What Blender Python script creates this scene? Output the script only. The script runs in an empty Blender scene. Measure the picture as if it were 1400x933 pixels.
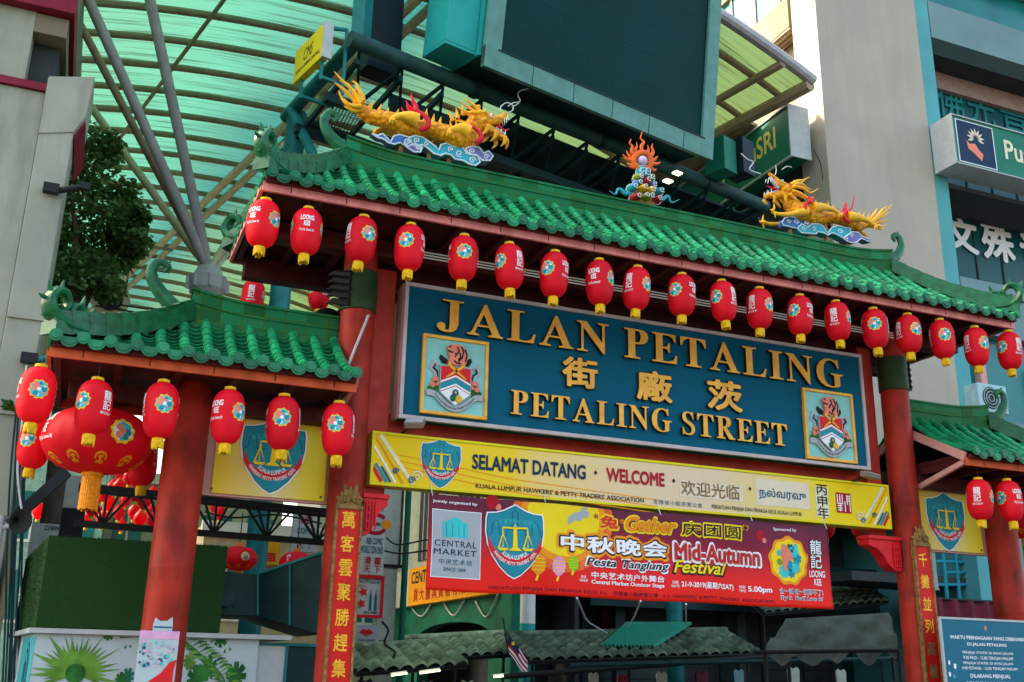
import bpy, math, random
from mathutils import Vector, Matrix
random.seed(7)
rnd = random.random
R_ = math.radians
pi = math.pi
scene = bpy.context.scene
COL = scene.collection

# ------------------------------------------------------------------ camera
FPX, YAW, PITCH, ROLL = 1419.0, .390, .306, .021
CAM = Vector((-6.825, -11.575, 1.6))
_r0 = Vector((math.cos(YAW), -math.sin(YAW), 0))
FWD = Vector((math.sin(YAW) * math.cos(PITCH), math.cos(YAW) * math.cos(PITCH), math.sin(PITCH)))
_u0 = _r0.cross(FWD)
RGT = _r0 * math.cos(ROLL) + _u0 * math.sin(ROLL)
UPV = _u0 * math.cos(ROLL) - _r0 * math.sin(ROLL)
cd = bpy.data.cameras.new("Camera")
cd.sensor_width = 36.0
cd.lens = FPX / 1400 * 36
cd.clip_end = 2000
cam = bpy.data.objects.new("Camera", cd)
cam.matrix_world = Matrix(((RGT.x, UPV.x, -FWD.x, CAM.x), (RGT.y, UPV.y, -FWD.y, CAM.y), (RGT.z, UPV.z, -FWD.z, CAM.z), (0, 0, 0, 1)))
COL.objects.link(cam)
scene.camera = cam

# ------------------------------------------------------------------ light
SUN_DIR = Vector((-.64, .44, .63)).normalized()          # towards the sun: left and behind the gate
w = bpy.data.worlds.new("World"); scene.world = w; w.use_nodes = True
nt = w.node_tree; nt.nodes.clear()
sky = nt.nodes.new('ShaderNodeTexSky'); sky.sky_type = 'NISHITA'; sky.sun_disc = False
sky.sun_elevation = math.asin(SUN_DIR.z)
sky.sun_rotation = math.atan2(SUN_DIR.x, SUN_DIR.y)
sky.air_density = 1.0; sky.dust_density = 4.0; sky.ozone_density = .6
bg = nt.nodes.new('ShaderNodeBackground'); bg.inputs[1].default_value = .15
wo = nt.nodes.new('ShaderNodeOutputWorld')
nt.links.new(sky.outputs[0], bg.inputs[0]); nt.links.new(bg.outputs[0], wo.inputs[0])
sd = bpy.data.lights.new("Sun", 'SUN'); sd.energy = 2.0; sd.angle = R_(.5); sd.color = (1, .93, .82)
so = bpy.data.objects.new("Sun", sd); COL.objects.link(so)
so.rotation_euler = (-SUN_DIR).to_track_quat('-Z', 'Y').to_euler()
so.location = (-20, 0, 40)
scene.view_settings.view_transform = 'Standard'
scene.view_settings.look = 'None'
scene.view_settings.exposure = 2.4
scene.view_settings.use_white_balance = True
scene.view_settings.white_balance_temperature = 7600
scene.view_settings.white_balance_tint = 6
scene.view_settings.gamma = 1
scene.cycles.use_denoising = True
scene.cycles.denoising_prefilter = 'ACCURATE'
scene.cycles.use_adaptive_sampling = False
scene.cycles.max_bounces = 6
scene.cycles.diffuse_bounces = 3
scene.cycles.transparent_max_bounces = 12
scene.cycles.caustics_reflective = False
scene.cycles.caustics_refractive = False
scene.cycles.sample_clamp_indirect = 6

# ------------------------------------------------------------------ measuring helpers
def ray(px, py):
    return FWD + RGT * ((px - 700) / FPX) + UPV * ((466.5 - py) / FPX)
def at(px, py, Y):
    d = ray(px, py); return CAM + d * ((Y - CAM.y) / d.y)
def atx(px, py, X):
    d = ray(px, py); return CAM + d * ((X - CAM.x) / d.x)
def atz(px, py, Z):
    d = ray(px, py); return CAM + d * ((Z - CAM.z) / d.z)
HD = R_(13)                                              # the street canopy is turned 13 degrees to the gate
AX = Vector((-math.sin(HD), math.cos(HD), 0)); BX = Vector((math.cos(HD), math.sin(HD), 0))
def atv(px, py, v):
    d = ray(px, py); return CAM + d * ((v - CAM.dot(AX)) / d.dot(AX))
def uvz(u, v, z): return BX * u + AX * v + Vector((0, 0, z))

# ------------------------------------------------------------------ materials
MATS = {}
def M(name, col, rough=.6, metal=0, var=.16, scale=5.0, bump=.0, bscale=30, dirt=0, dirtcol=(.03, .03, .025), dscale=1.3,
      dz=.45, trans=0, emit=0, coat=0, rnd_amt=0, stretch=None, spec=.18, alt=None):
    m = bpy.data.materials.new(name); m.use_nodes = True
    n = m.node_tree.nodes; l = m.node_tree.links
    p = n['Principled BSDF']
    p.inputs['Roughness'].default_value = rough; p.inputs['Metallic'].default_value = metal
    p.inputs['Specular IOR Level'].default_value = spec
    if coat: p.inputs['Coat Weight'].default_value = coat; p.inputs['Coat Roughness'].default_value = .08
    tc = n.new('ShaderNodeTexCoord'); mp = n.new('ShaderNodeMapping'); l.new(tc.outputs['Object'], mp.inputs[0])
    if stretch: mp.inputs['Scale'].default_value = stretch
    nz = n.new('ShaderNodeTexNoise'); nz.inputs['Scale'].default_value = scale; nz.inputs['Detail'].default_value = 6
    l.new(mp.outputs[0], nz.inputs['Vector'])
    mx = n.new('ShaderNodeMix'); mx.data_type = 'RGBA'
    c2 = alt if alt else col
    mx.inputs[6].default_value = tuple(min(1, c * (1 - var)) for c in col) + (1,)
    mx.inputs[7].default_value = tuple(min(1, c * (1 + var)) for c in c2) + (1,)
    rp = n.new('ShaderNodeMapRange'); rp.inputs[1].default_value = .3; rp.inputs[2].default_value = .7
    l.new(nz.outputs['Fac'], rp.inputs[0]); l.new(rp.outputs[0], mx.inputs[0])
    out = mx.outputs[2]
    if rnd_amt:
        a = n.new('ShaderNodeAttribute'); a.attribute_name = 'rnd'
        mr = n.new('ShaderNodeMapRange'); mr.inputs[3].default_value = 1 - rnd_amt; mr.inputs[4].default_value = 1 + rnd_amt
        l.new(a.outputs['Fac'], mr.inputs[0])
        vm = n.new('ShaderNodeVectorMath'); vm.operation = 'SCALE'
        l.new(out, vm.inputs[0]); l.new(mr.outputs[0], vm.inputs['Scale']); out = vm.outputs[0]
    if dirt:
        dn = n.new('ShaderNodeTexNoise'); dn.inputs['Scale'].default_value = dscale; dn.inputs['Detail'].default_value = 9; dn.inputs['Roughness'].default_value = .65
        m2 = n.new('ShaderNodeMapping'); m2.inputs['Scale'].default_value = (1, 1, dz); l.new(tc.outputs['Object'], m2.inputs[0]); l.new(m2.outputs[0], dn.inputs['Vector'])
        dr = n.new('ShaderNodeMapRange'); dr.inputs[1].default_value = .5; dr.inputs[2].default_value = .72; dr.inputs[4].default_value = dirt
        l.new(dn.outputs['Fac'], dr.inputs[0])
        m3 = n.new('ShaderNodeMix'); m3.data_type = 'RGBA'; l.new(dr.outputs[0], m3.inputs[0]); l.new(out, m3.inputs[6]); m3.inputs[7].default_value = tuple(dirtcol) + (1,)
        out = m3.outputs[2]
    l.new(out, p.inputs['Base Color'])
    if bump:
        bz = n.new('ShaderNodeTexNoise'); bz.inputs['Scale'].default_value = bscale; bz.inputs['Detail'].default_value = 5
        l.new(mp.outputs[0], bz.inputs['Vector'])
        bp = n.new('ShaderNodeBump'); bp.inputs['Strength'].default_value = bump; bp.inputs['Distance'].default_value = .02
        l.new(bz.outputs['Fac'], bp.inputs['Height']); l.new(bp.outputs[0], p.inputs['Normal'])
    if emit:
        p.inputs['Emission Color'].default_value = tuple(col) + (1,); p.inputs['Emission Strength'].default_value = emit
    if trans:
        t = n.new('ShaderNodeBsdfTranslucent'); l.new(out, t.inputs[0])
        ms = n.new('ShaderNodeMixShader'); ms.inputs[0].default_value = trans
        l.new(p.outputs[0], ms.inputs[1]); l.new(t.outputs[0], ms.inputs[2]); l.new(ms.outputs[0], n['Material Output'].inputs[0])
    MATS[name] = m
    return m

def srgb(r, g, b):
    f = lambda c: (c / 255 / 12.92) if c <= 10 else ((c / 255 + .055) / 1.055) ** 2.4
    return (f(r), f(g), f(b))

m_pillar = M('red_pillar_paint', (.35, .022, .012), .55, var=.32, scale=2.5, dirt=.9, dirtcol=(.07, .010, .008), dscale=3.0, dz=.3, bump=.15, bscale=8)
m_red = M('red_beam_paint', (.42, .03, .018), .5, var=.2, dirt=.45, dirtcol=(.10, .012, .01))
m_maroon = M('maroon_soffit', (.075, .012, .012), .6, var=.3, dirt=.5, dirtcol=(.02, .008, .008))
m_fascia = M('pale_red_fascia', (.80, .27, .26), .6, var=.2, scale=7, dirt=.4, dirtcol=(.3, .05, .05), dscale=4)  # faded red, made paler still for the light its front catches
m_fascia2 = M('orange_red_fascia', (.62, .10, .035), .6, var=.2, scale=7, dirt=.4, dirtcol=(.25, .03, .02), dscale=4)
m_tile = M('green_glazed_tile', (.001, .20, .08), .36, var=.35, scale=3, rnd_amt=.72, coat=.16, dirt=.45, dirtcol=(.006, .075, .035), dscale=5)
m_ridge = None
m_glaze = M('green_glaze', (.002, .11, .04), .35, var=.4, scale=9, coat=.2, dirt=.5, dirtcol=(.004, .05, .025), dscale=6)
m_collar = M('dark_green_collar', (.025, .055, .02), .5, var=.3)
m_dark = M('black_metal', (.012, .014, .014), .5, var=.2)
m_steel = M('grey_steel', (.34, .35, .37), .4, var=.12, dirt=.3, dirtcol=(.16, .14, .12))
m_white = M('white_paint', (.75, .76, .74), .5, var=.06, dirt=.2, dirtcol=(.4, .38, .33))
m_gold = M('gold_letter_face', (.88, .42, .06), .38, var=.16, scale=6, dirt=.3, dirtcol=(.5, .16, .01), dscale=3)
m_goldside = M('dark_letter_side', (.03, .02, .015), .6)
m_signblue = M('sign_blue', (.0005, .098, .165), .6, spec=.04, var=.12, scale=1.2, dirt=.25, dirtcol=(.002, .06, .11))
m_signframe = M('pale_sign_frame', (.5, .42, .42), .45, var=.12, dirt=.3, dirtcol=(.25, .2, .2))
m_pinkside = M('pink_box_side', (.62, .3, .27), .55, var=.12)
m_lantern = M('red_lantern_cloth', (.93, .010, .030), .5, var=.05, trans=.36, spec=.2)
def fade(m):
    n = m.node_tree.nodes; l = m.node_tree.links; oi = n.new('ShaderNodeObjectInfo'); mr = n.new('ShaderNodeMapRange'); mr.inputs[3].default_value = .90; mr.inputs[4].default_value = 1.07; l.new(oi.outputs['Random'], mr.inputs[0])
    p = n['Principled BSDF']; s = p.inputs['Base Color'].links[0].from_socket; vm = n.new('ShaderNodeVectorMath'); vm.operation = 'SCALE'; l.new(s, vm.inputs[0]); l.new(mr.outputs[0], vm.inputs['Scale'])
    l.new(vm.outputs[0], p.inputs['Base Color'])
    for q in n:
        if q.type == 'BSDF_TRANSLUCENT': l.new(vm.outputs[0], q.inputs[0])
fade(m_lantern)
m_lyellow = M('yellow_fringe', (.85, .5, .02), .6, var=.25, scale=30)
m_lorange = M('orange_tassel', (.8, .27, .015), .6, var=.3, scale=30)
m_wprint = M('white_print', (.82, .82, .85), .6, var=.03)
m_bprint = M('black_print', (.012, .012, .02), .6, var=.05)
m_yprint = M('yellow_print', (.87, .62, .02), .6, var=.04)
m_oprint = M('orange_print', (.85, .28, .015), .6, var=.06)
m_tprint = M('teal_print', (.004, .24, .32), .6, var=.08)
m_lteal = M('pale_teal_print', (.03, .5, .52), .6, var=.1)
m_tealline = M('dark_teal_line', (.004, .12, .18), .6)
m_rprint = M('red_print', (.68, .015, .02), .55, var=.06)
m_coral = M('coral_print', (.8, .22, .15), .6, var=.15)
m_navy = M('navy_print', (.004, .03, .075), .6)
m_crimson = M('crimson_print', (.42, .006, .02), .6)
m_grayprint = M('grey_print', (.38, .40, .43), .6, var=.06)
m_aqua = M('aqua_plaque', (.22, .55, .52), .55, var=.08)
m_cream = M('cream_print', (.74, .62, .46), .6, var=.06)
m_dragon = M('dragon_gold', (.83, .34, .010), .42, var=.25, scale=14, dirt=.35, dirtcol=(.42, .12, .006), dscale=7)
def scales(m):
    n = m.node_tree.nodes; l = m.node_tree.links; p = n['Principled BSDF']; tc = n.new('ShaderNodeTexCoord'); v = n.new('ShaderNodeTexVoronoi'); v.inputs['Scale'].default_value = 17
    l.new(tc.outputs['Object'], v.inputs['Vector']); bp = n.new('ShaderNodeBump'); bp.inputs['Strength'].default_value = .9; bp.inputs['Distance'].default_value = .025; bp.invert = True
    l.new(v.outputs['Distance'], bp.inputs['Height']); l.new(bp.outputs[0], p.inputs['Normal'])
    mr = n.new('ShaderNodeMapRange'); mr.inputs[1].default_value = .35; mr.inputs[2].default_value = .7; mr.inputs[4].default_value = .6; l.new(v.outputs['Distance'], mr.inputs[0])  # creases between scales darkened in the colour itself, as painted shading
    lk = p.inputs['Base Color'].links[0]; mx = n.new('ShaderNodeMix'); mx.data_type = 'RGBA'; l.new(mr.outputs[0], mx.inputs[0]); l.new(lk.from_socket, mx.inputs[6]); mx.inputs[7].default_value = (.45, .10, .006, 1); l.new(mx.outputs[2], p.inputs['Base Color'])
scales(m_dragon)
m_dragonlight = M('dragon_light_gold', (.85, .42, .03), .4, var=.15, scale=12)
m_flame = M('flame_orange', (.82, .13, .02), .45, var=.25, scale=12)
m_dred = M('dragon_red_ribbon', (.62, .012, .03), .4)
m_cblue = M('cloud_blue', (.04, .14, .42), .45, var=.2)
m_cteal = M('cloud_teal', (.01, .33, .42), .45, var=.2)
m_cviolet = M('cloud_violet', (.16, .14, .40), .45, var=.2)
m_cwhite = M('cloud_white_edge', (.62, .70, .76), .5)
m_colive = M('cloud_olive', (.22, .28, .02), .45)
m_cyellow = M('cloud_yellow', (.83, .45, .02), .45)
m_cred = M('cloud_dark_red', (.42, .02, .03), .45)
m_pearl = M('lilac_pearl', (.5, .42, .62), .25)
m_mouth = M('lilac_mouth', (.48, .42, .52), .5)
m_carved = M('carved_bronze', (.24, .13, .04), .5, var=.5, scale=20, bump=.5, bscale=40)
m_couplet = M('couplet_red', (.62, .012, .01), .5, var=.15, dirt=.35, dirtcol=(.22, .01, .008), dscale=2.5)
m_coupgold = M('couplet_gold', (.87, .42, .03), .45, var=.2, scale=20)
m_teal = M('teal_steel', (.004, .16, .16), .45, var=.2, dirt=.4, dirtcol=(.004, .05, .05))
m_tealdark = M('dark_teal_steel', (.004, .03, .034), .5, var=.25, dirt=.3, dirtcol=(.01, .03, .015))
m_greenpipe = M('green_mottled_pipe', (.012, .06, .06), .55, var=.3, dirt=.9, dirtcol=(.05, .085, .02), dscale=.9)  # greenish highlights put into the colour as random patches
m_tealbox = M('teal_cabinet', (.003, .33, .31), .5, var=.12, scale=1.0, dirt=.25, dirtcol=(.003, .12, .12))
m_screen = M('screen_face', (.0003, .034, .037), .6, var=.15, scale=.6, spec=.08)
m_scrframe = M('screen_frame', (.10, .26, .23), .5, var=.12, dirt=.4, dirtcol=(.05, .13, .12), dscale=2)
m_navybox = M('navy_panel', (.003, .014, .022), .5, var=.2)
m_tan = M('tan_tube', (.33, .25, .17), .5, var=.15, dirt=.3, dirtcol=(.17, .12, .08))
m_tan2 = M('pale_tan_tube', (.52, .45, .30), .5, var=.15, dirt=.3, dirtcol=(.25, .2, .12))
m_gtube = M('grey_tube', (.40, .40, .42), .45, var=.12, dirt=.3, dirtcol=(.22, .2, .2))
m_concrete = M('painted_concrete', (.31, .315, .25), .8, var=.14, scale=1.2, bump=.15, dirt=.7, dirtcol=(.13, .14, .11), dscale=1.6, dz=.12)
m_concrete2 = M('cream_wall', (.19, .155, .11), .8, var=.08, scale=1.5, dirt=.3, dirtcol=(.4, .36, .28))
m_greywall = M('grey_render', (.41, .36, .295), .8, var=.07, scale=.8, bump=.1, dirt=.45, dirtcol=(.25, .245, .23), dscale=1.1, dz=.08)
m_bluewall = M('blue_grey_wall', (.15, .25, .26), .75, var=.08, scale=1, dirt=.3, dirtcol=(.2, .3, .32))
m_tealstripe = M('teal_stripe', (.075, .32, .345), .7, var=.12, scale=1)
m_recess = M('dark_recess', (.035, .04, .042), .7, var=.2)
m_glass = M('dark_glass', (.003, .085, .09), .25, var=.25, scale=.7, spec=.2)
m_glass2 = M('teal_glass', (.003, .17, .18), .25, var=.25, scale=.7, spec=.25)
m_pinkbeam = M('dusty_beam', (.33, .22, .19), .7, var=.15)
m_greensign = M('green_sign', (.002, .16, .10), .5, var=.15, scale=1.5)
m_signsilver = M('sign_silver', (.42, .45, .45), .4, var=.1, dirt=.3, dirtcol=(.25, .25, .25))
m_paleyellow = M('pale_yellow_letters', (.75, .68, .20), .5)
m_ivory = M('ivory_letters', (.75, .70, .48), .5)
m_crimsonband = M('crimson_band', (.20, .012, .03), .6, var=.2)
m_hedge = M('artificial_grass', (.010, .045, .009), .9, var=.22, scale=60)
m_bamboo = M('counter_white', (.42, .50, .52), .5, var=.05)
m_counterteal = M('counter_teal', (.03, .36, .42), .5)
m_palm1 = M('palm_green', (.10, .25, .03), .6, var=.5, scale=6)
m_palm2 = M('leaf_green', (.015, .13, .02), .6, var=.6, scale=5)
m_sgreen = M('stall_green_wall', (.004, .13, .075), .7, var=.3, scale=1.4, dirt=.6, dirtcol=(.008, .035, .025))
m_stile = M('stall_roof_tile', (.10, .15, .10), .6, var=.4, scale=6, rnd_amt=.4, dirt=.5, dirtcol=(.012, .02, .014))
m_stile2 = M('pale_green_roof_tile', (.26, .34, .2), .6, var=.4, scale=6, rnd_amt=.4, dirt=.5, dirtcol=(.05, .07, .04))
m_gmetal = M('green_metal_sheet', (.004, .24, .15), .4, var=.12)
m_tarp = M('grey_tarp', (.085, .105, .092), .6, var=.3, scale=2, dirt=.5, dirtcol=(.05, .07, .06))
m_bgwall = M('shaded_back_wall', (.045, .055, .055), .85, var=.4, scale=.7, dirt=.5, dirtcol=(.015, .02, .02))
m_bgpale = M('pale_shop_wall', (.42, .44, .36), .8, var=.15, dirt=.4, dirtcol=(.2, .2, .16))
m_bgcyan = M('pale_cyan_backdrop', (.30, .50, .48), .7, var=.2)
m_orangesign = M('orange_sign', (.82, .33, .012), .5, var=.1, dirt=.2, dirtcol=(.5, .2, .01))
m_asphalt = M('asphalt', (.05, .05, .052), .9, var=.3, scale=3, bump=.2)
m_pave = M('pavement', (.10, .095, .09), .85, var=.2, scale=2)
m_leaf = M('tree_leaf', (.08, .17, .045), .6, var=.7, scale=4, trans=.4)
m_bark = M('bark', (.09, .065, .045), .9, var=.3, bump=.4)
m_wire = M('white_wire', (.6, .62, .62), .5)
m_acwhite = M('ac_casing', (.32, .52, .55), .5)
m_redbracket = M('bright_red_bracket', (.66, .01, .02), .4, var=.12)
m_notice = M('notice_blue', (.001, .125, .20), .45, var=.06)
m_lipsilver = M('silver_box_sign', (.33, .37, .38), .4, var=.1)
m_tube = M('lit_fluorescent_tube', (1, .9, .62), .4, emit=.9)
m_flood = M('floodlight_bronze', (.22, .17, .12), .45, var=.15)
m_pink = M('poster_pink', (.72, .35, .55), .55)
m_tarpred = M('dark_red_tarp', (.12, .006, .02), .6, var=.3)
m_signwhite = M('pale_sign_board', (.50, .50, .44), .55, var=.12, dirt=.3, dirtcol=(.25, .24, .2))
m_yellowsign = M('yellow_sign', (.72, .60, .015), .5, var=.06)
m_lime = M('lime_print', (.2, .55, .02), .5)
m_pinkl = M('pink_print', (.8, .3, .5), .5)

def ramp_mat(name, axis, stops, rough=.5, extra=None, coords='Object', scale=1, offs=0):
    """printed panel whose ink changes along one object axis"""
    m = bpy.data.materials.new(name); m.use_nodes = True
    n = m.node_tree.nodes; l = m.node_tree.links; p = n['Principled BSDF']; p.inputs['Roughness'].default_value = rough; p.inputs['Specular IOR Level'].default_value = .12
    tc = n.new('ShaderNodeTexCoord'); sx = n.new('ShaderNodeSeparateXYZ'); l.new(tc.outputs[coords], sx.inputs[0])
    mr = n.new('ShaderNodeMapRange'); mr.inputs[1].default_value = offs; mr.inputs[2].default_value = offs + scale
    nz = n.new('ShaderNodeTexNoise'); nz.inputs['Scale'].default_value = 1.6; nz.inputs['Detail'].default_value = 3; l.new(tc.outputs[coords], nz.inputs['Vector'])
    ad = n.new('ShaderNodeMath'); ad.operation = 'MULTIPLY_ADD'; ad.inputs[1].default_value = .22; ad.inputs[2].default_value = -.11
    l.new(nz.outputs['Fac'], ad.inputs[0])
    a2 = n.new('ShaderNodeMath'); a2.operation = 'ADD'
    l.new(sx.outputs[axis], mr.inputs[0]); l.new(mr.outputs[0], a2.inputs[0]); l.new(ad.outputs[0], a2.inputs[1])
    cr = n.new('ShaderNodeValToRGB'); e = cr.color_ramp.elements
    while len(e) < len(stops): e.new(.5)
    for k, (q, c) in enumerate(stops): e[k].position = q; e[k].color = tuple(c) + (1,)
    l.new(a2.outputs[0], cr.inputs[0]); l.new(cr.outputs[0], p.inputs['Base Color'])
    return m
m_welcome = ramp_mat('welcome_banner_ink', 0, [(0, (.85, .56, .012)), (.22, (.86, .58, .03)), (.40, (.76, .56, .33)), (.62, (.74, .56, .38)), (.76, (.78, .58, .16)), (.85, (.85, .60, .02)), (1, (.85, .62, .012))], .45, scale=7.6, offs=-3.8)
m_festival = ramp_mat('festival_banner_ink', 2, [(0, (.85, .018, .010)), (.28, (.80, .02, .02)), (.50, (.50, .02, .035)), (.68, (.24, .018, .045)), (1, (.11, .02, .045))], .5, scale=1.1, offs=2.45)
m_emboard = ramp_mat('yellow_board_ink', 0, [(0, (.82, .52, .012)), (.35, (.75, .56, .18)), (.55, (.74, .6, .3)), (.8, (.78, .6, .06)), (1, (.80, .6, .02))], .45, scale=1.3, offs=-.65)

# tiled ridge wall: brick texture
def ridge_mat():
    m = bpy.data.materials.new('green_ridge_tile'); m.use_nodes = True
    n = m.node_tree.nodes; l = m.node_tree.links; p = n['Principled BSDF']; p.inputs['Roughness'].default_value = .5; p.inputs['Specular IOR Level'].default_value = .1
    p.inputs['Coat Weight'].default_value = .03
    tc = n.new('ShaderNodeTexCoord'); mp = n.new('ShaderNodeMapping'); mp.inputs['Rotation'].default_value = (R_(90), 0, 0)
    br = n.new('ShaderNodeTexBrick'); br.offset = 0; br.inputs['Scale'].default_value = 1
    br.inputs['Brick Width'].default_value = .245; br.inputs['Row Height'].default_value = .155; br.inputs['Mortar Size'].default_value = .010; br.inputs['Mortar Smooth'].default_value = .6
    br.inputs['Color1'].default_value = (.0005, .085, .022, 1); br.inputs['Color2'].default_value = (.0005, .17, .065, 1); br.inputs['Mortar'].default_value = (.035, .115, .012, 1)
    l.new(tc.outputs['Object'], mp.inputs[0]); l.new(mp.outputs[0], br.inputs['Vector'])
    nz = n.new('ShaderNodeTexNoise'); nz.inputs['Scale'].default_value = 3; nz.inputs['Detail'].default_value = 8; l.new(tc.outputs['Object'], nz.inputs['Vector'])
    mr = n.new('ShaderNodeMapRange'); mr.inputs[1].default_value = .52; mr.inputs[2].default_value = .75; mr.inputs[4].default_value = .35
    l.new(nz.outputs['Fac'], mr.inputs[0])
    mx = n.new('ShaderNodeMix'); mx.data_type = 'RGBA'; l.new(mr.outputs[0], mx.inputs[0]); l.new(br.outputs['Color'], mx.inputs[6]); mx.inputs[7].default_value = (.06, .12, .008, 1)
    l.new(mx.outputs[2], p.inputs['Base Color'])
    bp = n.new('ShaderNodeBump'); bp.inputs['Strength'].default_value = .5; bp.inputs['Distance'].default_value = .01; bp.invert = True
    l.new(br.outputs['Fac'], bp.inputs['Height']); l.new(bp.outputs[0], p.inputs['Normal'])
    return m
m_ridge = ridge_mat()

# corrugated translucent canopy sheet
def canopy_mat():
    m = bpy.data.materials.new('canopy_sheet'); m.use_nodes = True
    n = m.node_tree.nodes; l = m.node_tree.links; p = n['Principled BSDF']; p.inputs['Roughness'].default_value = .4
    at_ = n.new('ShaderNodeAttribute'); at_.attribute_name = 'uvz'
    sx = n.new('ShaderNodeSeparateXYZ'); l.new(at_.outputs['Vector'], sx.inputs[0])
    mp = n.new('ShaderNodeMapping'); mp.inputs['Scale'].default_value = (.35, 9, 1); l.new(at_.outputs['Vector'], mp.inputs[0])
    nz = n.new('ShaderNodeTexNoise'); nz.inputs['Scale'].default_value = 1.0; nz.inputs['Detail'].default_value = 5; nz.inputs['Roughness'].default_value = .6; l.new(mp.outputs[0], nz.inputs['Vector'])
    mp2 = n.new('ShaderNodeMapping'); mp2.inputs['Scale'].default_value = (.22, .12, 1); l.new(at_.outputs['Vector'], mp2.inputs[0])
    nb = n.new('ShaderNodeTexNoise'); nb.inputs['Scale'].default_value = 1.0; nb.inputs['Detail'].default_value = 2; l.new(mp2.outputs[0], nb.inputs['Vector'])
    # clear blue strip along the crown and green tint towards the right-hand edge
    cr = n.new('ShaderNodeValToRGB'); e = cr.color_ramp.elements
    st = [(0, (.058, .170, .128)), (.27, (.045, .180, .142)), (.37, (.035, .130, .115)), (.47, (.012, .095, .098)), (.57, (.06, .145, .10)), (.8, (.08, .15, .065)), (1, (.10, .15, .06))]
    while len(e) < len(st): e.new(.5)
    for k, (q, c) in enumerate(st): e[k].position = q; e[k].color = c + (1,)
    mr = n.new('ShaderNodeMapRange'); mr.inputs[1].default_value = -7; mr.inputs[2].default_value = 9.5
    ad = n.new('ShaderNodeMath'); ad.operation = 'MULTIPLY_ADD'; ad.inputs[1].default_value = 3.4; l.new(nb.outputs['Fac'], ad.inputs[0]); 
    sb = n.new('ShaderNodeMath'); sb.operation = 'SUBTRACT'; sb.inputs[1].default_value = 1.7
    l.new(sx.outputs[0], ad.inputs[2]); l.new(ad.outputs[0], sb.inputs[0]); l.new(sb.outputs[0], mr.inputs[0]); l.new(mr.outputs[0], cr.inputs[0])
    sr = n.new('ShaderNodeMapRange'); sr.inputs[1].default_value = .50; sr.inputs[2].default_value = .66; sr.inputs[4].default_value = .75; l.new(nz.outputs['Fac'], sr.inputs[0])
    mx = n.new('ShaderNodeMix'); mx.data_type = 'RGBA'; l.new(sr.outputs[0], mx.inputs[0]); l.new(cr.outputs[0], mx.inputs[6]); mx.inputs[7].default_value = (.012, .022, .008, 1)
    l.new(mx.outputs[2], p.inputs['Base Color'])
    t = n.new('ShaderNodeBsdfTranslucent'); l.new(mx.outputs[2], t.inputs[0])
    ms = n.new('ShaderNodeMixShader'); ms.inputs[0].default_value = .72
    l.new(p.outputs[0], ms.inputs[1]); l.new(t.outputs[0], ms.inputs[2]); l.new(ms.outputs[0], n['Material Output'].inputs[0])
    return m
m_canopy = canopy_mat()

# wire mesh: perforated by geometry-free alpha of a real woven grille
def grille_mat():
    m = bpy.data.materials.new('wire_grille'); m.use_nodes = True
    n = m.node_tree.nodes; l = m.node_tree.links; p = n['Principled BSDF']; p.inputs['Base Color'].default_value = (.01, .02, .02, 1)
    tc = n.new('ShaderNodeTexCoord'); br = n.new('ShaderNodeTexBrick'); br.offset = 0; br.inputs['Scale'].default_value = 1
    br.inputs['Brick Width'].default_value = .06; br.inputs['Row Height'].default_value = .06; br.inputs['Mortar Size'].default_value = .012
    l.new(tc.outputs['Object'], br.inputs['Vector'])
    tr = n.new('ShaderNodeBsdfTransparent'); ms = n.new('ShaderNodeMixShader')
    l.new(br.outputs['Fac'], ms.inputs[0]); l.new(tr.outputs[0], ms.inputs[1]); l.new(p.outputs[0], ms.inputs[2]); l.new(ms.outputs[0], n['Material Output'].inputs[0])
    return m
m_grille = grille_mat()
import bmesh
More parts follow.
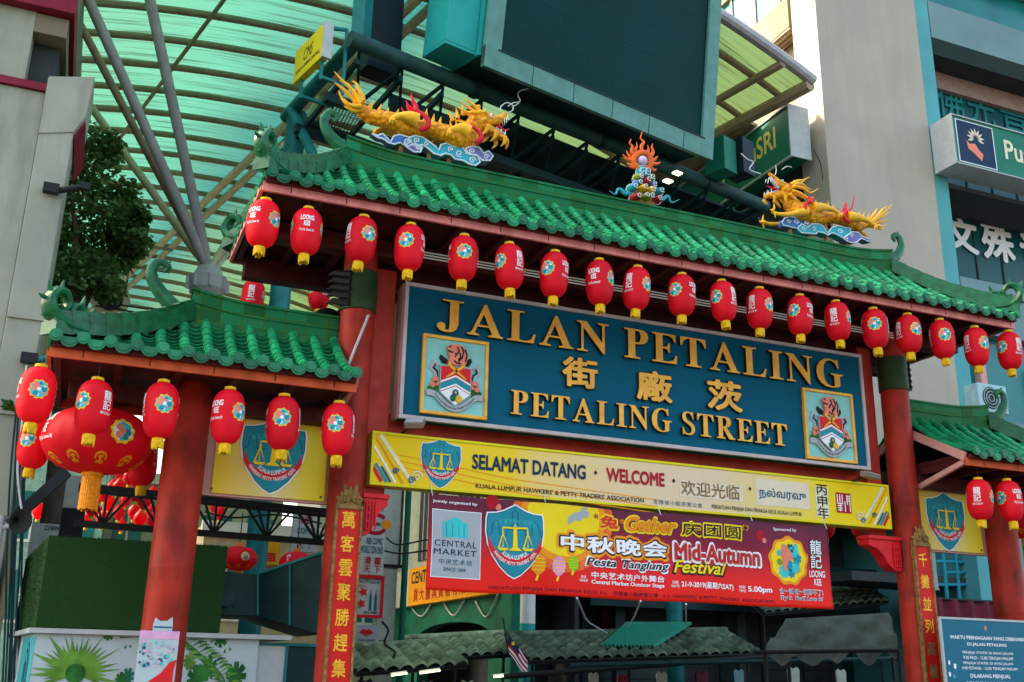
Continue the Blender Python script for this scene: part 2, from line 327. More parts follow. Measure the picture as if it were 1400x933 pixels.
# ------------------------------------------------------------------ mesh builder
def root_off(o):
    v = Vector((0, 0, 0))
    while o is not None:
        v = v + o.location; o = o.parent
    return v
def finish(name, me, parent, recenter):
    o = bpy.data.objects.new(name, me); COL.objects.link(o)
    if parent is not None:
        o.parent = parent
        off = root_off(parent)
        if off.length > 1e-9: me.transform(Matrix.Translation(-off))
    elif recenter and len(me.vertices):
        xs = [v.co for v in me.vertices]
        c = Vector(((min(v.x for v in xs) + max(v.x for v in xs)) / 2, (min(v.y for v in xs) + max(v.y for v in xs)) / 2, min(v.z for v in xs)))
        me.transform(Matrix.Translation(-c)); o.location = c
    return o
class MB:
    def __init__(s): s.v = []; s.f = []; s.m = []; s.r = []; s.cur = 0; s.rv = .5
    def add(s, vs, fs):
        b = len(s.v); s.v += [tuple(v) for v in vs]
        for f in fs: s.f.append(tuple(i + b for i in f)); s.m.append(s.cur); s.r.append(s.rv)
    def quad(s, a, b, c, d): s.add([a, b, c, d], [(0, 1, 2, 3)])
    def poly(s, pts): s.add(pts, [tuple(range(len(pts)))])
    def box(s, c, size, M3=None):
        x, y, z = (q / 2 for q in size); c = Vector(c)
        P = [Vector((i * x, j * y, k * z)) for i in (-1, 1) for j in (-1, 1) for k in (-1, 1)]
        if M3 is not None: P = [M3 @ p for p in P]
        s.add([p + c for p in P], [(0, 1, 3, 2), (4, 6, 7, 5), (0, 4, 5, 1), (2, 3, 7, 6), (0, 2, 6, 4), (1, 5, 7, 3)])
    def bb(s, x0, x1, y0, y1, z0, z1): s.box(((x0 + x1) / 2, (y0 + y1) / 2, (z0 + z1) / 2), (abs(x1 - x0), abs(y1 - y0), abs(z1 - z0)))
    def prism(s, pts, d):
        """pts: planar loop of points, d: extrusion vector"""
        n = len(pts); d = Vector(d); pts = [Vector(p) for p in pts]
        s.add(pts + [p + d for p in pts], [tuple(range(n)), tuple(range(2 * n - 1, n - 1, -1))] + [(i, i + n, (i + 1) % n + n, (i + 1) % n) for i in range(n)])
    def sweep(s, path, radii, n=8, flat=1.0, flatdir=None, cap=True):
        """tube along path; flat scales the thickness along flatdir"""
        path = [Vector(p) for p in path]; k = len(path)
        if not hasattr(radii, '__len__'): radii = [radii] * k
        fs = []; vs = []; prev = None
        for i, p in enumerate(path):
            t = (path[min(i + 1, k - 1)] - path[max(i - 1, 0)]).normalized()
            if prev is None:
                ref = Vector((0, 1, 0)) if abs(t.y) < .9 else Vector((1, 0, 0))
                if flatdir is not None: ref = Vector(flatdir)
                a = (ref - t * ref.dot(t)).normalized()
            else:
                a = (prev - t * prev.dot(t)).normalized()
            if flatdir is not None:
                rf = Vector(flatdir); a = (rf - t * rf.dot(t)); a = a.normalized() if a.length > 1e-6 else prev
            prev = a; b = t.cross(a)
            for j in range(n):
                an = 2 * pi * j / n
                vs.append(p + a * (math.cos(an) * radii[i] * flat) + b * (math.sin(an) * radii[i]))
        for i in range(k - 1):
            for j in range(n):
                fs.append((i * n + j, i * n + (j + 1) % n, (i + 1) * n + (j + 1) % n, (i + 1) * n + j))
        if cap: fs.append(tuple(range(n - 1, -1, -1))); fs.append(tuple(range((k - 1) * n, k * n)))
        s.add(vs, fs)
    def rod(s, a, b, r, n=10): s.sweep([a, b], [r, r], n)
    def bar(s, a, b, w, h=None):
        a = Vector(a); b = Vector(b); h = h or w; t = (b - a); L = t.length; t.normalize()
        up = Vector((0, 0, 1)) if abs(t.z) < .95 else Vector((0, 1, 0))
        x = t.cross(up).normalized(); y = x.cross(t)
        s.box((a + b) / 2, (w, L, h), Matrix((x, t, y)).transposed())
    def lathe(s, prof, n=24, c=(0, 0, 0), sx=1, sy=1):
        c = Vector(c); k = len(prof); vs = []; fs = []
        for r, z in prof:
            for j in range(n):
                a = 2 * pi * j / n; vs.append(c + Vector((r * math.cos(a) * sx, r * math.sin(a) * sy, z)))
        for i in range(k - 1):
            for j in range(n):
                fs.append((i * n + j, i * n + (j + 1) % n, (i + 1) * n + (j + 1) % n, (i + 1) * n + j))
        fs.append(tuple(range(n - 1, -1, -1))); fs.append(tuple(range((k - 1) * n, k * n)))
        s.add(vs, fs)
    def ball(s, c, r, n=12, k=8, M3=None):
        if not hasattr(r, '__len__'): r = (r, r, r)
        vs = []; fs = []; c = Vector(c)
        for i in range(k + 1):
            th = pi * (i + .02) / (k + .04)
            for j in range(n):
                q = Vector((r[0] * math.sin(th) * math.cos(2 * pi * j / n), r[1] * math.sin(th) * math.sin(2 * pi * j / n), r[2] * math.cos(th)))
                vs.append(c + (M3 @ q if M3 is not None else q))
        for i in range(k):
            for j in range(n): fs.append((i * n + j, (i + 1) * n + j, (i + 1) * n + (j + 1) % n, i * n + (j + 1) % n))
        s.add(vs, fs)
    def build(s, name, mats, parent=None, smooth=35, bevel=0):
        me = bpy.data.meshes.new(name); me.from_pydata(s.v, [], s.f)
        if not isinstance(mats, (list, tuple)): mats = [mats]
        for q in mats: me.materials.append(q)
        if len(mats) > 1: me.polygons.foreach_set('material_index', s.m)
        a = me.attributes.new('rnd', 'FLOAT', 'FACE'); a.data.foreach_set('value', s.r)
        me.validate(); me.update()
        if smooth: me.shade_smooth(); me.set_sharp_from_angle(angle=R_(smooth))
        o = finish(name, me, parent, True)
        if bevel:
            b = o.modifiers.new('bevel', 'BEVEL'); b.width = bevel; b.segments = 2; b.limit_method = 'ANGLE'
        return o

def thing(name, label, cat, loc=(0, 0, 0), group=None):
    o = bpy.data.objects.new(name, None); COL.objects.link(o); o.location = loc
    o.empty_display_size = .2
    o['label'] = label; o['category'] = cat
    if group: o['group'] = group
    return o
def tag(o, label=None, cat=None, group=None, kind=None):
    if label: o['label'] = label
    if cat: o['category'] = cat
    if group: o['group'] = group
    if kind: o['kind'] = kind
    return o
def dup(root, loc=None, rotz=None, label=None):
    r = root.copy(); COL.objects.link(r)
    if loc is not None: r.location = loc
    if rotz is not None: r.rotation_euler = (0, 0, rotz)
    if label: r['label'] = label
    for ch in list(root.children):
        c = ch.copy(); COL.objects.link(c); c.parent = r
        for g in list(ch.children):
            d = g.copy(); COL.objects.link(d); d.parent = c
    return r

# ------------------------------------------------------------------ flat shapes and lettering
FRONT = Matrix(((1, 0, 0, 0), (0, 0, -1, 0), (0, 1, 0, 0), (0, 0, 0, 1)))    # local x,y,z -> world x, up, towards the street
def frame_mat(origin, xdir, updir):
    x = Vector(xdir).normalized(); u = Vector(updir); u = (u - x * u.dot(x)).normalized(); n = x.cross(u)
    m = Matrix((x, u, n)).transposed().to_4x4(); m.translation = Vector(origin); return m
def shape_me(loops, extrude=0.0, bevel=0.0, name='shape'):
    c = bpy.data.curves.new(name, 'CURVE'); c.dimensions = '2D'; c.fill_mode = 'BOTH'; c.extrude = extrude; c.bevel_depth = bevel; c.bevel_resolution = 1
    for lp in loops:
        sp = c.splines.new('POLY'); sp.points.add(len(lp) - 1); sp.use_cyclic_u = True
        for q, p in zip(sp.points, lp): q.co = (p[0], p[1], 0, 1)
    o = bpy.data.objects.new(name, c); COL.objects.link(o)
    bpy.context.view_layer.update()
    me = bpy.data.meshes.new_from_object(o.evaluated_get(bpy.context.evaluated_depsgraph_get()))
    bpy.data.objects.remove(o); bpy.data.curves.remove(c)
    return me
def embolden(me, d):
    """thicken lettering by laying shifted copies over one another, a hair apart in depth"""
    n = 8 if d < .05 else 14; vs = [v.co.copy() for v in me.vertices]; fs = [tuple(p.vertices) for p in me.polygons]; V = []; Fc = []
    for i in range(n + 1):
        a = 2 * pi * i / n; o = Vector((d * math.cos(a), d * math.sin(a), .0004 * i)) if i < n else Vector((0, 0, .0004 * n)); b = len(V)
        V += [tuple(v + o) for v in vs]; Fc += [tuple(q + b for q in f) for f in fs]
    m2 = bpy.data.meshes.new(me.name); m2.from_pydata(V, [], Fc); bpy.data.meshes.remove(me); return m2
def text_me(body, bold=0.0, extrude=0.0, space=1.0, shear=0.0, align='LEFT', line=1.0):
    c = bpy.data.curves.new('t', 'FONT'); c.body = body; c.size = 1; c.extrude = extrude; c.space_character = space; c.shear = shear
    c.align_x = align; c.space_line = line; c.resolution_u = 3; c.fill_mode = 'FRONT' if extrude == 0 else 'BOTH'
    o = bpy.data.objects.new('t', c); COL.objects.link(o)
    bpy.context.view_layer.update()
    me = bpy.data.meshes.new_from_object(o.evaluated_get(bpy.context.evaluated_depsgraph_get()))
    bpy.data.objects.remove(o); bpy.data.curves.remove(c)
    if bold > 0: me = embolden(me, bold)
    return me
def put(me, name, mat, parent, smooth=0):
    me.materials.clear()
    for q in (mat if isinstance(mat, (list, tuple)) else [mat]): me.materials.append(q)
    if smooth: me.shade_smooth(); me.set_sharp_from_angle(angle=R_(smooth))
    me.name = name
    return finish(name, me, parent, True)
def bounds(me):
    xs = [v.co.x for v in me.vertices]; ys = [v.co.y for v in me.vertices]
    return min(xs), max(xs), min(ys), max(ys)
def fit(me, x0, x1, y0, y1, z=0):
    a, b, c, d = bounds(me)
    sx = (x1 - x0) / max(1e-6, b - a); sy = (y1 - y0) / max(1e-6, d - c)
    for v in me.vertices:
        v.co = ((v.co.x - a) * sx + x0, (v.co.y - c) * sy + y0, v.co.z * abs(sy) + z)
    return me
def warp(me, fn):
    for v in me.vertices: v.co = fn(v.co)
    return me
def text_on(body, mat, parent, F, box, name='lettering', bold=0.0, extrude=0.0, lift=.003, shear=0, space=1.0, fn=None, align='LEFT', line=1.0):
    """lettering stretched to fill box (x0,x1,y0,y1) of frame F"""
    me = text_me(body, bold, extrude, space, shear, align, line)
    fit(me, box[0], box[1], box[2], box[3], lift)
    if fn: refine(me); warp(me, fn)
    me.transform(F)
    return put(me, name, mat, parent)
def pxbox(L, Rr, T, Y):
    """gate-plane box from pixels: left baseline, right baseline, top of the left end"""
    a = at(L[0], L[1], Y); b = at(Rr[0], Rr[1], Y); t = at(T[0], T[1], Y)
    z0 = (a.z + b.z) / 2
    return (a.x, b.x, z0, z0 + (t.z - a.z))
def gate_text(body, mat, parent, Y, L, Rr, T, **k):
    F = FRONT.copy(); F.translation = Vector((0, Y, 0))
    return text_on(body, mat, parent, F, pxbox(L, Rr, T, Y), **k)
def refine(me, L=.13):
    """cut long edges so a flat print can follow a waving cloth"""
    bm = bmesh.new(); bm.from_mesh(me)
    for _ in range(5):
        e = [q for q in bm.edges if q.calc_length() > L]
        if not e: break
        bmesh.ops.subdivide_edges(bm, edges=e, cuts=1); bmesh.ops.triangulate(bm, faces=[f for f in bm.faces if len(f.verts) > 3])
    bm.to_mesh(me); bm.free(); return me
def flat(loops, mat, parent, F, name, lift=.003, extrude=0.0, fn=None):
    me = shape_me(loops, extrude)
    if fn: refine(me)
    for v in me.vertices: v.co.z += lift + extrude
    if fn: warp(me, fn)
    me.transform(F)
    return put(me, name, mat, parent)
def rect(x0, x1, y0, y1): return [(x0, y0), (x1, y0), (x1, y1), (x0, y1)]
def circ(cx, cy, r, n=24, ry=None): return [(cx + r * math.cos(2 * pi * i / n), cy + (ry or r) * math.sin(2 * pi * i / n)) for i in range(n)]
def catmull(pts, n=6):
    pts = [Vector(p) for p in pts]; out = []
    for i in range(len(pts) - 1):
        p0 = pts[max(i - 1, 0)]; p1 = pts[i]; p2 = pts[i + 1]; p3 = pts[min(i + 2, len(pts) - 1)]
        for j in range(n):
            t = j / n
            out.append(.5 * ((2 * p1) + (p2 - p0) * t + (2 * p0 - 5 * p1 + 4 * p2 - p3) * t * t + (3 * p1 - p0 - 3 * p2 + p3) * t ** 3))
    out.append(pts[-1]); return out
def lerpl(a, n):
    """resample list a to n values"""
    out = []
    for i in range(n):
        t = i * (len(a) - 1) / (n - 1); k = min(int(t), len(a) - 2); out.append(a[k] + (a[k + 1] - a[k]) * (t - k))
    return out
def stroke(pts, wd):
    """outline polygon of a polyline of half width wd (number or list)"""
    n = len(pts); L = []; Q = []
    for i, p in enumerate(pts):
        a = pts[max(i - 1, 0)]; b = pts[min(i + 1, n - 1)]
        dx, dy = b[0] - a[0], b[1] - a[1]; q = math.hypot(dx, dy) or 1
        ww = wd[i] if hasattr(wd, '__len__') else wd
        L.append((p[0] - dy / q * ww, p[1] + dx / q * ww)); Q.append((p[0] + dy / q * ww, p[1] - dx / q * ww))
    return L + Q[::-1]

# bold serif capitals, drawn by hand on a cap height of 1
SERIF = {
 'J': (.62, [[(.12, 1), (.62, 1), (.62, .955), (.51, .93), (.51, .25), (.46, .07), (.35, -.02), (.2, -.04), (.07, .01), (0, .11), (.02, .21), (.1, .26), (.18, .23), (.21, .15), (.19, .08), (.23, .03), (.28, .05), (.30, .12), (.30, .93), (.12, .955)]]),
 'A': (.87, [[(.40, 1.02), (.46, 1.02), (.79, .09), (.82, .06), (.87, .045), (.87, 0), (.50, 0), (.50, .045), (.58, .06), (.60, .09), (.53, .29), (.25, .29), (.19, .12), (.20, .07), (.29, .045), (.29, 0), (0, 0), (0, .045), (.07, .07), (.12, .14)], [(.28, .35), (.395, .70), (.51, .35)]]),
 'L': (.70, [[(0, 0), (.66, 0), (.71, .3), (.67, .3), (.59, .12), (.5, .055), (.33, .055), (.30, .08), (.30, .91), (.33, .94), (.42, .955), (.42, 1), (0, 1), (0, .955), (.09, .94), (.11, .91), (.11, .09), (.09, .06), (0, .045)]]),
 'N': (.85, [[(0, 1), (.25, 1), (.66, .36), (.66, .90), (.64, .94), (.55, .955), (.55, 1), (.84, 1), (.84, .955), (.75, .94), (.73, .9), (.73, -.02), (.69, -.02), (.17, .78), (.17, .10), (.19, .06), (.28, .045), (.28, 0), (0, 0), (0, .045), (.09, .06), (.11, .1), (.11, .86), (.06, .94), (0, .955)]]),
 'P': (.66, [[(0, 1), (.4, 1), (.54, .975), (.63, .9), (.66, .76), (.63, .62), (.54, .53), (.4, .49), (.30, .49), (.30, .09), (.33, .06), (.43, .045), (.43, 0), (0, 0), (0, .045), (.09, .06), (.11, .09), (.11, .91), (.09, .94), (0, .955)], [(.30, .94), (.37, .945), (.43, .9), (.46, .76), (.43, .6), (.37, .55), (.30, .55)]]),
 'E': (.70, [[(0, 1), (.66, 1), (.67, .74), (.63, .74), (.57, .88), (.46, .945), (.33, .945), (.30, .92), (.30, .54), (.36, .54), (.43, .58), (.46, .68), (.50, .68), (.50, .36), (.46, .36), (.43, .45), (.36, .485), (.30, .485), (.30, .08), (.33, .055), (.46, .055), (.59, .12), (.66, .29), (.70, .29), (.68, 0), (0, 0), (0, .045), (.09, .06), (.11, .09), (.11, .91), (.09, .94), (0, .955)]]),
 'T': (.73, [[(0, 1), (.72, 1), (.73, .70), (.69, .70), (.63, .87), (.52, .945), (.46, .945), (.46, .09), (.49, .06), (.59, .045), (.59, 0), (.14, 0), (.14, .045), (.24, .06), (.27, .09), (.27, .945), (.21, .945), (.1, .87), (.04, .70), (0, .70)]]),
 'I': (.42, [[(0, 1), (.42, 1), (.42, .955), (.33, .94), (.305, .91), (.305, .09), (.33, .06), (.42, .045), (.42, 0), (0, 0), (0, .045), (.09, .06), (.115, .09), (.115, .91), (.09, .94), (0, .955)]]),
 'G': (.85, [[(.71, 1.02), (.67, 1.02), (.62, .97), (.54, 1.01), (.44, 1.025), (.28, 1.0), (.12, .88), (.02, .68), (0, .49), (.03, .28), (.13, .1), (.28, 0), (.46, -.025), (.62, .005), (.74, .06), (.74, .38), (.77, .43), (.85, .455), (.85, .5), (.45, .5), (.45, .455), (.54, .43), (.56, .39), (.56, .06), (.5, .03), (.43, .035), (.32, .1), (.25, .24), (.22, .48), (.24, .74), (.31, .9), (.42, .965), (.53, .95), (.62, .87), (.675, .71), (.715, .71)]]),
 'S': (.55, [[(.46, 1.02), (.43, 1.02), (.39, .97), (.31, 1.01), (.22, 1.02), (.1, .99), (.02, .89), (0, .77), (.03, .64), (.12, .54), (.3, .42), (.38, .33), (.4, .22), (.36, .1), (.26, .04), (.16, .07), (.08, .17), (.04, .31), (0, .31), (.01, -.02), (.05, -.02), (.09, .03), (.17, -.01), (.28, -.025), (.41, .0), (.51, .1), (.55, .25), (.52, .4), (.43, .51), (.26, .62), (.17, .71), (.15, .8), (.17, .91), (.25, .965), (.35, .93), (.42, .82), (.45, .70), (.49, .70)]]),
 'R': (.84, [[(0, 1), (.42, 1), (.56, .975), (.65, .9), (.68, .77), (.65, .64), (.56, .55), (.48, .52), (.74, .09), (.78, .06), (.84, .045), (.84, 0), (.57, 0), (.30, .48), (.30, .09), (.33, .06), (.41, .045), (.41, 0), (0, 0), (0, .045), (.09, .06), (.11, .09), (.11, .91), (.09, .94), (0, .955)], [(.30, .94), (.38, .945), (.45, .9), (.48, .77), (.45, .62), (.38, .55), (.30, .55)]]),
}
def serif_word(word, x0, x1, z0, z1, Y, parent, gap=.11, wordgap=.5, grow=(1, 1)):
    """raised letters, each a part of the sign: gold face on a darker return"""
    tot = 0
    for ch in word: tot += (SERIF[ch][0] + gap) if ch != ' ' else wordgap
    tot -= gap; sx = (x1 - x0) / tot; h = z1 - z0; x = x0; i = 0
    F = FRONT.copy(); F.translation = Vector((0, Y, 0))
    for ch in word:
        if ch == ' ': x += wordgap * sx; continue
        wd, loops = SERIF[ch]
        L = [[(x + p[0] * sx, z0 + p[1] * h) for p in lp] for lp in loops]
        side = shape_me(L, .028, 0)
        for v in side.vertices: v.co.z += .030
        nf = len(side.polygons)
        face = shape_me(L, 0, 0)
        for v in face.vertices: v.co.z = .061
        side.transform(F); face.transform(F)
        o = put(side, 'letter', [m_goldside], parent)
        put(face, 'letter_face', [m_gold], o)
        x += (wd + gap) * sx
# ================================================================== SETTING
def sheet(name, x0, x1, y0, y1, z, mat, kind='structure'):
    b = MB(); b.quad((x0, y0, z), (x1, y0, z), (x1, y1, z), (x0, y1, z)); o = b.build(name, mat, smooth=0); o['kind'] = kind; return o
sheet('ground', -400, 400, -400, 400, 0, m_pave)
sheet('road', -60, 60, -20, -5, .004, m_asphalt)
for k, y in enumerate((-12.4,)):
    b = MB()
    for i in range(-14, 15): b.quad((i * 4 - 1, y - .06, .008), (i * 4 + 1, y - .06, .008), (i * 4 + 1, y + .06, .008), (i * 4 - 1, y + .06, .008))
    b.build('road_marking', m_white, smooth=0)['kind'] = 'structure'
b = MB(); b.bb(-60, 60, -5, -4.7, 0, .13); b.build('kerb', m_concrete, smooth=0)['kind'] = 'structure'

# ================================================================== THE GATE
YR = .15            # ridge line of the gate
gate = thing('street_gate', 'red pillared street gate with green glazed tile roofs and red eaves', 'gate', (0, YR, 0))
PX = 4.07; SX = 5.86
def pillar(x, h, r, collar):
    b = MB(); prof = [(r * 1.5, 0), (r * 1.5, .25), (r * 1.12, .32), (r, .36), (r, h)]
    # weld seam half way up
    prof = [(r * 1.5, 0), (r * 1.5, .25), (r * 1.12, .3), (r * 1.02, .34), (r, 2.5), (r * 1.012, 2.515), (r * 1.012, 2.53), (r, 2.545), (r, 3.98), (r * 1.014, 3.99), (r, 4.0), (r, h)]
    b.lathe(prof, 28, (x, 0, 0)); o = b.build('pillar', m_pillar, gate)
    if collar:
        c = MB(); c.lathe([(r * 1.03, 5.62), (r * 1.09, 5.63), (r * 1.09, 6.12), (r * 1.03, 6.13)], 28, (x, 0, 0))
        c.build('collar', m_collar, o)
        c = MB()
        sg = -1 if x < 0 else 1
        for k in range(5):
            z = 5.68 + k * .09
            c.sweep([(x + sg * r * .7, -.16, z), (x + sg * r * 1.15, -.08, z + .02), (x + sg * r * 1.55, .0, z + .05), (x + sg * r * 1.9, .05, z + .02)], [.045, .045, .035, .008], 6)
        c.build('bracket_fin', m_dark, o)
for sg in (-1, 1):
    pillar(sg * PX, 6.5, .2, True)
    pillar(sg * SX, 4.5, .225, False)
# posts and beams behind the sign
for sg in (-1, 1):
    b = MB(); b.bb(sg * 3.70 - .13, sg * 3.70 + .13, .16, .42, 3.45, 6.3); b.build('post', m_red, gate, bevel=.01)
b = MB(); b.bb(-3.565, 3.565, .302, .50, 3.96, 4.52); b.build('beam', m_red, gate, bevel=.01)
b = MB(); b.bb(-PX, PX, .31, .52, 6.13, 6.46); b.build('beam', m_maroon, gate, bevel=.01)  # maroon puts the eave's shadow into the beam colour
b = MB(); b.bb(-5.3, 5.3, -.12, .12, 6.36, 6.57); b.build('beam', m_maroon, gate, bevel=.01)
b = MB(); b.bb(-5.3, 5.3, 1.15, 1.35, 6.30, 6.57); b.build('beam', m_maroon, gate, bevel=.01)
for z in (6.30, 6.335, 6.37):
    b = MB(); b.rod((-3.6, -.42, z), (3.75, -.42, z), .009, 6); b.build('conduit', m_white, gate)

# ---- tiled roofs
SP = .245
def roof(xe0, xe1, xr0, xr1, ye, ze, zr, hip0, hip1, fascia, depth_back, z_fascia, deck_mat, part):
    """front slope from the eave (ye, ze) to the ridge foot (YR, zr); mirrored behind"""
    yr = YR - .08; L = math.hypot(yr - ye, zr - ze)
    def P(x, t, up=0):
        y = ye + (yr - ye) * t; z = ze + (zr - ze) * t - .10 * math.sin(pi * t)
        nrm = Vector((0, -(zr - ze), (yr - ye))).normalized()
        p = Vector((x, y, z)); return p + nrm * up
    def tmax(x):
        t = 1.0
        if hip0 and x < xr0: t = min(t, (x - xe0) / (xr0 - xe0))
        if hip1 and x > xr1: t = min(t, (xe1 - x) / (xe1 - xr1))
        return max(0, t)
    deck = MB()
    y_b = 2 * YR - ye
    deck.bb(xe0 + .04, xe1 - .04, ye + .12, y_b - .12, z_fascia + .06, z_fascia + .12)
    # rafters and side eave boards under the tiles
    n = int((xe1 - xe0) / .55)
    for i in range(n + 1):
        x = xe0 + .08 + (xe1 - xe0 - .16) * i / n
        deck.bb(x - .035, x + .035, ye + .14, y_b - .14, z_fascia - .05, z_fascia + .058)
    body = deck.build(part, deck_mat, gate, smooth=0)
    f = MB(); f.bb(xe0, xe1, ye + .095, ye + .135, z_fascia - .06, z_fascia + .05); f.cur = 1
    for k in range(int((xe1 - xe0) / .62) + 1): f.bb(xe0 + .3 + k * .62, xe0 + .312 + k * .62, ye + .0935, ye + .094, z_fascia - .044, z_fascia + .049)
    f.build('fascia', [fascia, m_maroon], body, smooth=0)
    f = MB(); f.bb(xe0, xe1, y_b - .135, y_b - .095, z_fascia - .045, z_fascia + .05); f.build('fascia', fascia, body, smooth=0)
    for hp, xx in ((hip0, xe0), (hip1, xe1)):
        if hp:
            f = MB(); f.bb(xx - .02, xx + .02, ye + .137, y_b - .137, z_fascia - .045, z_fascia + .05); f.build('fascia', fascia, body, smooth=0)
    # soft board between fascia and tiles
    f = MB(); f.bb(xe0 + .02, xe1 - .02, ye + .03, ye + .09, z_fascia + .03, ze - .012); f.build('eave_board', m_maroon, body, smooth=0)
    t_ = MB()
    nrow = int((xe1 - xe0) / SP); x0 = (xe0 + xe1) / 2 - nrow * SP / 2
    TL = .17
    for i in range(nrow + 1):
        x = x0 + i * SP; tm = tmax(x)
        # barrel tiles
        k = 0; s_ = 0.0
        while s_ < L * tm - .02:
            e_ = min(s_ + TL, L * tm)
            t_.rv = .42 + .5 * rnd(); ra, rb = .060, .050
            vs = []
            for (ss, rr, lift) in ((s_ - .006, ra, .0), (s_ + .018, ra, .0), (e_, rb, .0)):
                for j in range(9):
                    an = pi * j / 8
                    vs.append(P(x + rr * math.cos(an), ss / L, rr * math.sin(an) + .012))
            fs = []
            for q in range(2):
                for j in range(8): fs.append((q * 9 + j, q * 9 + j + 1, (q + 1) * 9 + j + 1, (q + 1) * 9 + j))
            fs.append(tuple(range(8, -1, -1)))
            t_.add(vs, fs)
            s_ += TL; k += 1
        # round end cap with a raised rim
        if tm > .02:
            t_.rv = .15 + .4 * rnd(); c = P(x, -.012 / L, .028)
            for (r0, r1, yy) in ((.062, .062, .03), ):
                ring = [(c.x + r0 * math.cos(2 * pi * j / 14), c.y, c.z + r0 * math.sin(2 * pi * j / 14)) for j in range(14)]
                t_.prism(ring, (0, -.03, 0))
            ring = [(c.x + .042 * math.cos(2 * pi * j / 12), c.y - .031, c.z + .042 * math.sin(2 * pi * j / 12)) for j in range(12)]
            t_.prism(ring, (0, -.012, 0))
        # pan tiles between this row and the next
        if i < nrow:
            xm = x + SP / 2; tm2 = min(tmax(x + .03), tmax(x + SP - .03)) if False else tmax(xm)
            s_ = -.03; STP = .105; first = True
            while s_ < L * tm2:
                e_ = min(s_ + STP + .02, L * tm2 + .03); t_.rv = rnd() * .22
                vs = []
                for (ss, lift) in ((s_, -.012), (s_, .034), (e_, .002)):
                    for j in range(7):
                        q = j / 6; xx = x + SP * (.1 + .8 * q)
                        vs.append(P(xx, ss / L, lift - .045 * (1 - (2 * q - 1) ** 2) + .01))
                fs = []
                for q in range(2):
                    for j in range(6): fs.append((q * 7 + j, q * 7 + j + 1, (q + 1) * 7 + j + 1, (q + 1) * 7 + j))
                t_.add(vs, fs)
                t_.rv = .75 + .25 * rnd(); t_.add([P(x + SP * (.1 + .8 * j / 6), (s_ - .004) / L, .034 - .045 * (1 - (2 * j / 6 - 1) ** 2) + .012 - h_) for h_ in (0, .010) for j in range(7)], [(j, j + 1, 8 + j, 7 + j) for j in range(6)])
                s_ += STP
            # drip tongue
            t_.rv = .15 + rnd() * .4; c = P(xm, -.03 / L, .03)
            W = .088
            loop = [(c.x - W, c.y, c.z)] + [(c.x - W * math.cos(pi * j / 12), c.y - .005, c.z - .012 - .09 * math.sin(pi * j / 12)) for j in range(13)] + [(c.x + W, c.y, c.z)]
            t_.prism(loop[::-1], (0, .022, 0))
            W2 = .062
            loop = [(c.x - W2 * math.cos(pi * j / 10), c.y - .006, c.z - .02 - .058 * math.sin(pi * j / 10)) for j in range(11)]
            t_.prism(loop[::-1], (0, -.008, 0))
    fr = t_.build('roof_tiles', m_tile, body, smooth=40)
    bk = fr.copy(); COL.objects.link(bk); bk.parent = body
    # the rear slope: the same tiles turned about the middle of the ridge
    me = fr.data.copy(); cx = (xe0 + xe1) / 2
    if hip0 == hip1: me.transform(Matrix.Translation((cx - 0, 0, 0)) @ Matrix.Rotation(pi, 4, 'Z') @ Matrix.Translation((-cx, 0, 0)))
    else: me.transform(Matrix.Diagonal((1, -1, 1, 1))); me.flip_normals()
    bk.data = me
    # hipped ends
    for hp, xe, xr, sg in ((hip0, xe0, xr0, -1), (hip1, xe1, xr1, 1)):
        if not hp: continue
        e = MB()
        nr = int((y_b - ye) / SP)
        for i in range(nr + 1):
            y = YR - nr * SP / 2 + i * SP
            tt = 1 - abs(y - YR) / (YR - ye)
            def Q(t, off, up=0): return Vector((xe + (xr - xe) * t, y + off, ze + (zr - ze) * t - .1 * math.sin(pi * t) + up))
            e.rv = rnd()
            e.sweep([Q(0, 0, .03), Q(tt * .5, 0, .03), Q(max(tt, .02), 0, .03)], .062, 8)
            if i < nr:
                tt2 = 1 - abs(y + SP / 2 - YR) / (YR - ye)
                for s0 in range(int(tt2 * 10)):
                    a, c_ = s0 / 10, s0 / 10 + .11
                    e.rv = rnd() * .7
                    e.add([Q(a, .02, .0), Q(a, SP - .02, .0), Q(c_, SP - .02, -.02), Q(c_, .02, -.02)], [(0, 1, 2, 3)])
                c = Q(0, SP / 2, 0); e.rv = rnd()
                loop = [(c.x + sg * .02, c.y + .105 * math.cos(pi * j / 10), c.z - .1 * math.sin(pi * j / 10)) for j in range(11)]
                e.prism(loop, (-sg * .025, 0, 0))
        e.build('hip_tiles', m_tile, body)
    # ridge wall, with cap mouldings
    r = MB(); H = .30
    n = 40
    for i in range(n):
        xa = xr0 + (xr1 - xr0) * i / n; xb = xr0 + (xr1 - xr0) * (i + 1) / n
        def rise(x):
            u = 0
            if hip0: u += max(0, 1 - (x - xr0) / .9) ** 2 * .10
            if hip1: u += max(0, 1 - (xr1 - x) / .9) ** 2 * .10
            return u
        ra, rb = rise(xa), rise(xb)
        for (z0, z1, hw) in ((-.12, .0, .12), (.0, .150, .095), (.150, .162, .110), (.162, .295, .095), (.295, .325, .112)):
            A = [Vector((xa, YR - hw, zr + z0 + ra)), Vector((xa, YR + hw, zr + z0 + ra)), Vector((xa, YR + hw, zr + z1 + ra)), Vector((xa, YR - hw, zr + z1 + ra))]
            B = [Vector((xb, YR - hw, zr + z0 + rb)), Vector((xb, YR + hw, zr + z0 + rb)), Vector((xb, YR + hw, zr + z1 + rb)), Vector((xb, YR - hw, zr + z1 + rb))]
            r.add(A + B, [(0, 4, 7, 3), (1, 2, 6, 5), (3, 7, 6, 2), (0, 1, 5, 4)])
    for xx in (xr0, xr1): r.bb(xx - .005, xx + .005, YR - .09, YR + .09, zr - .12, zr + .25)
    r.build('ridge', m_ridge, body, smooth=0)
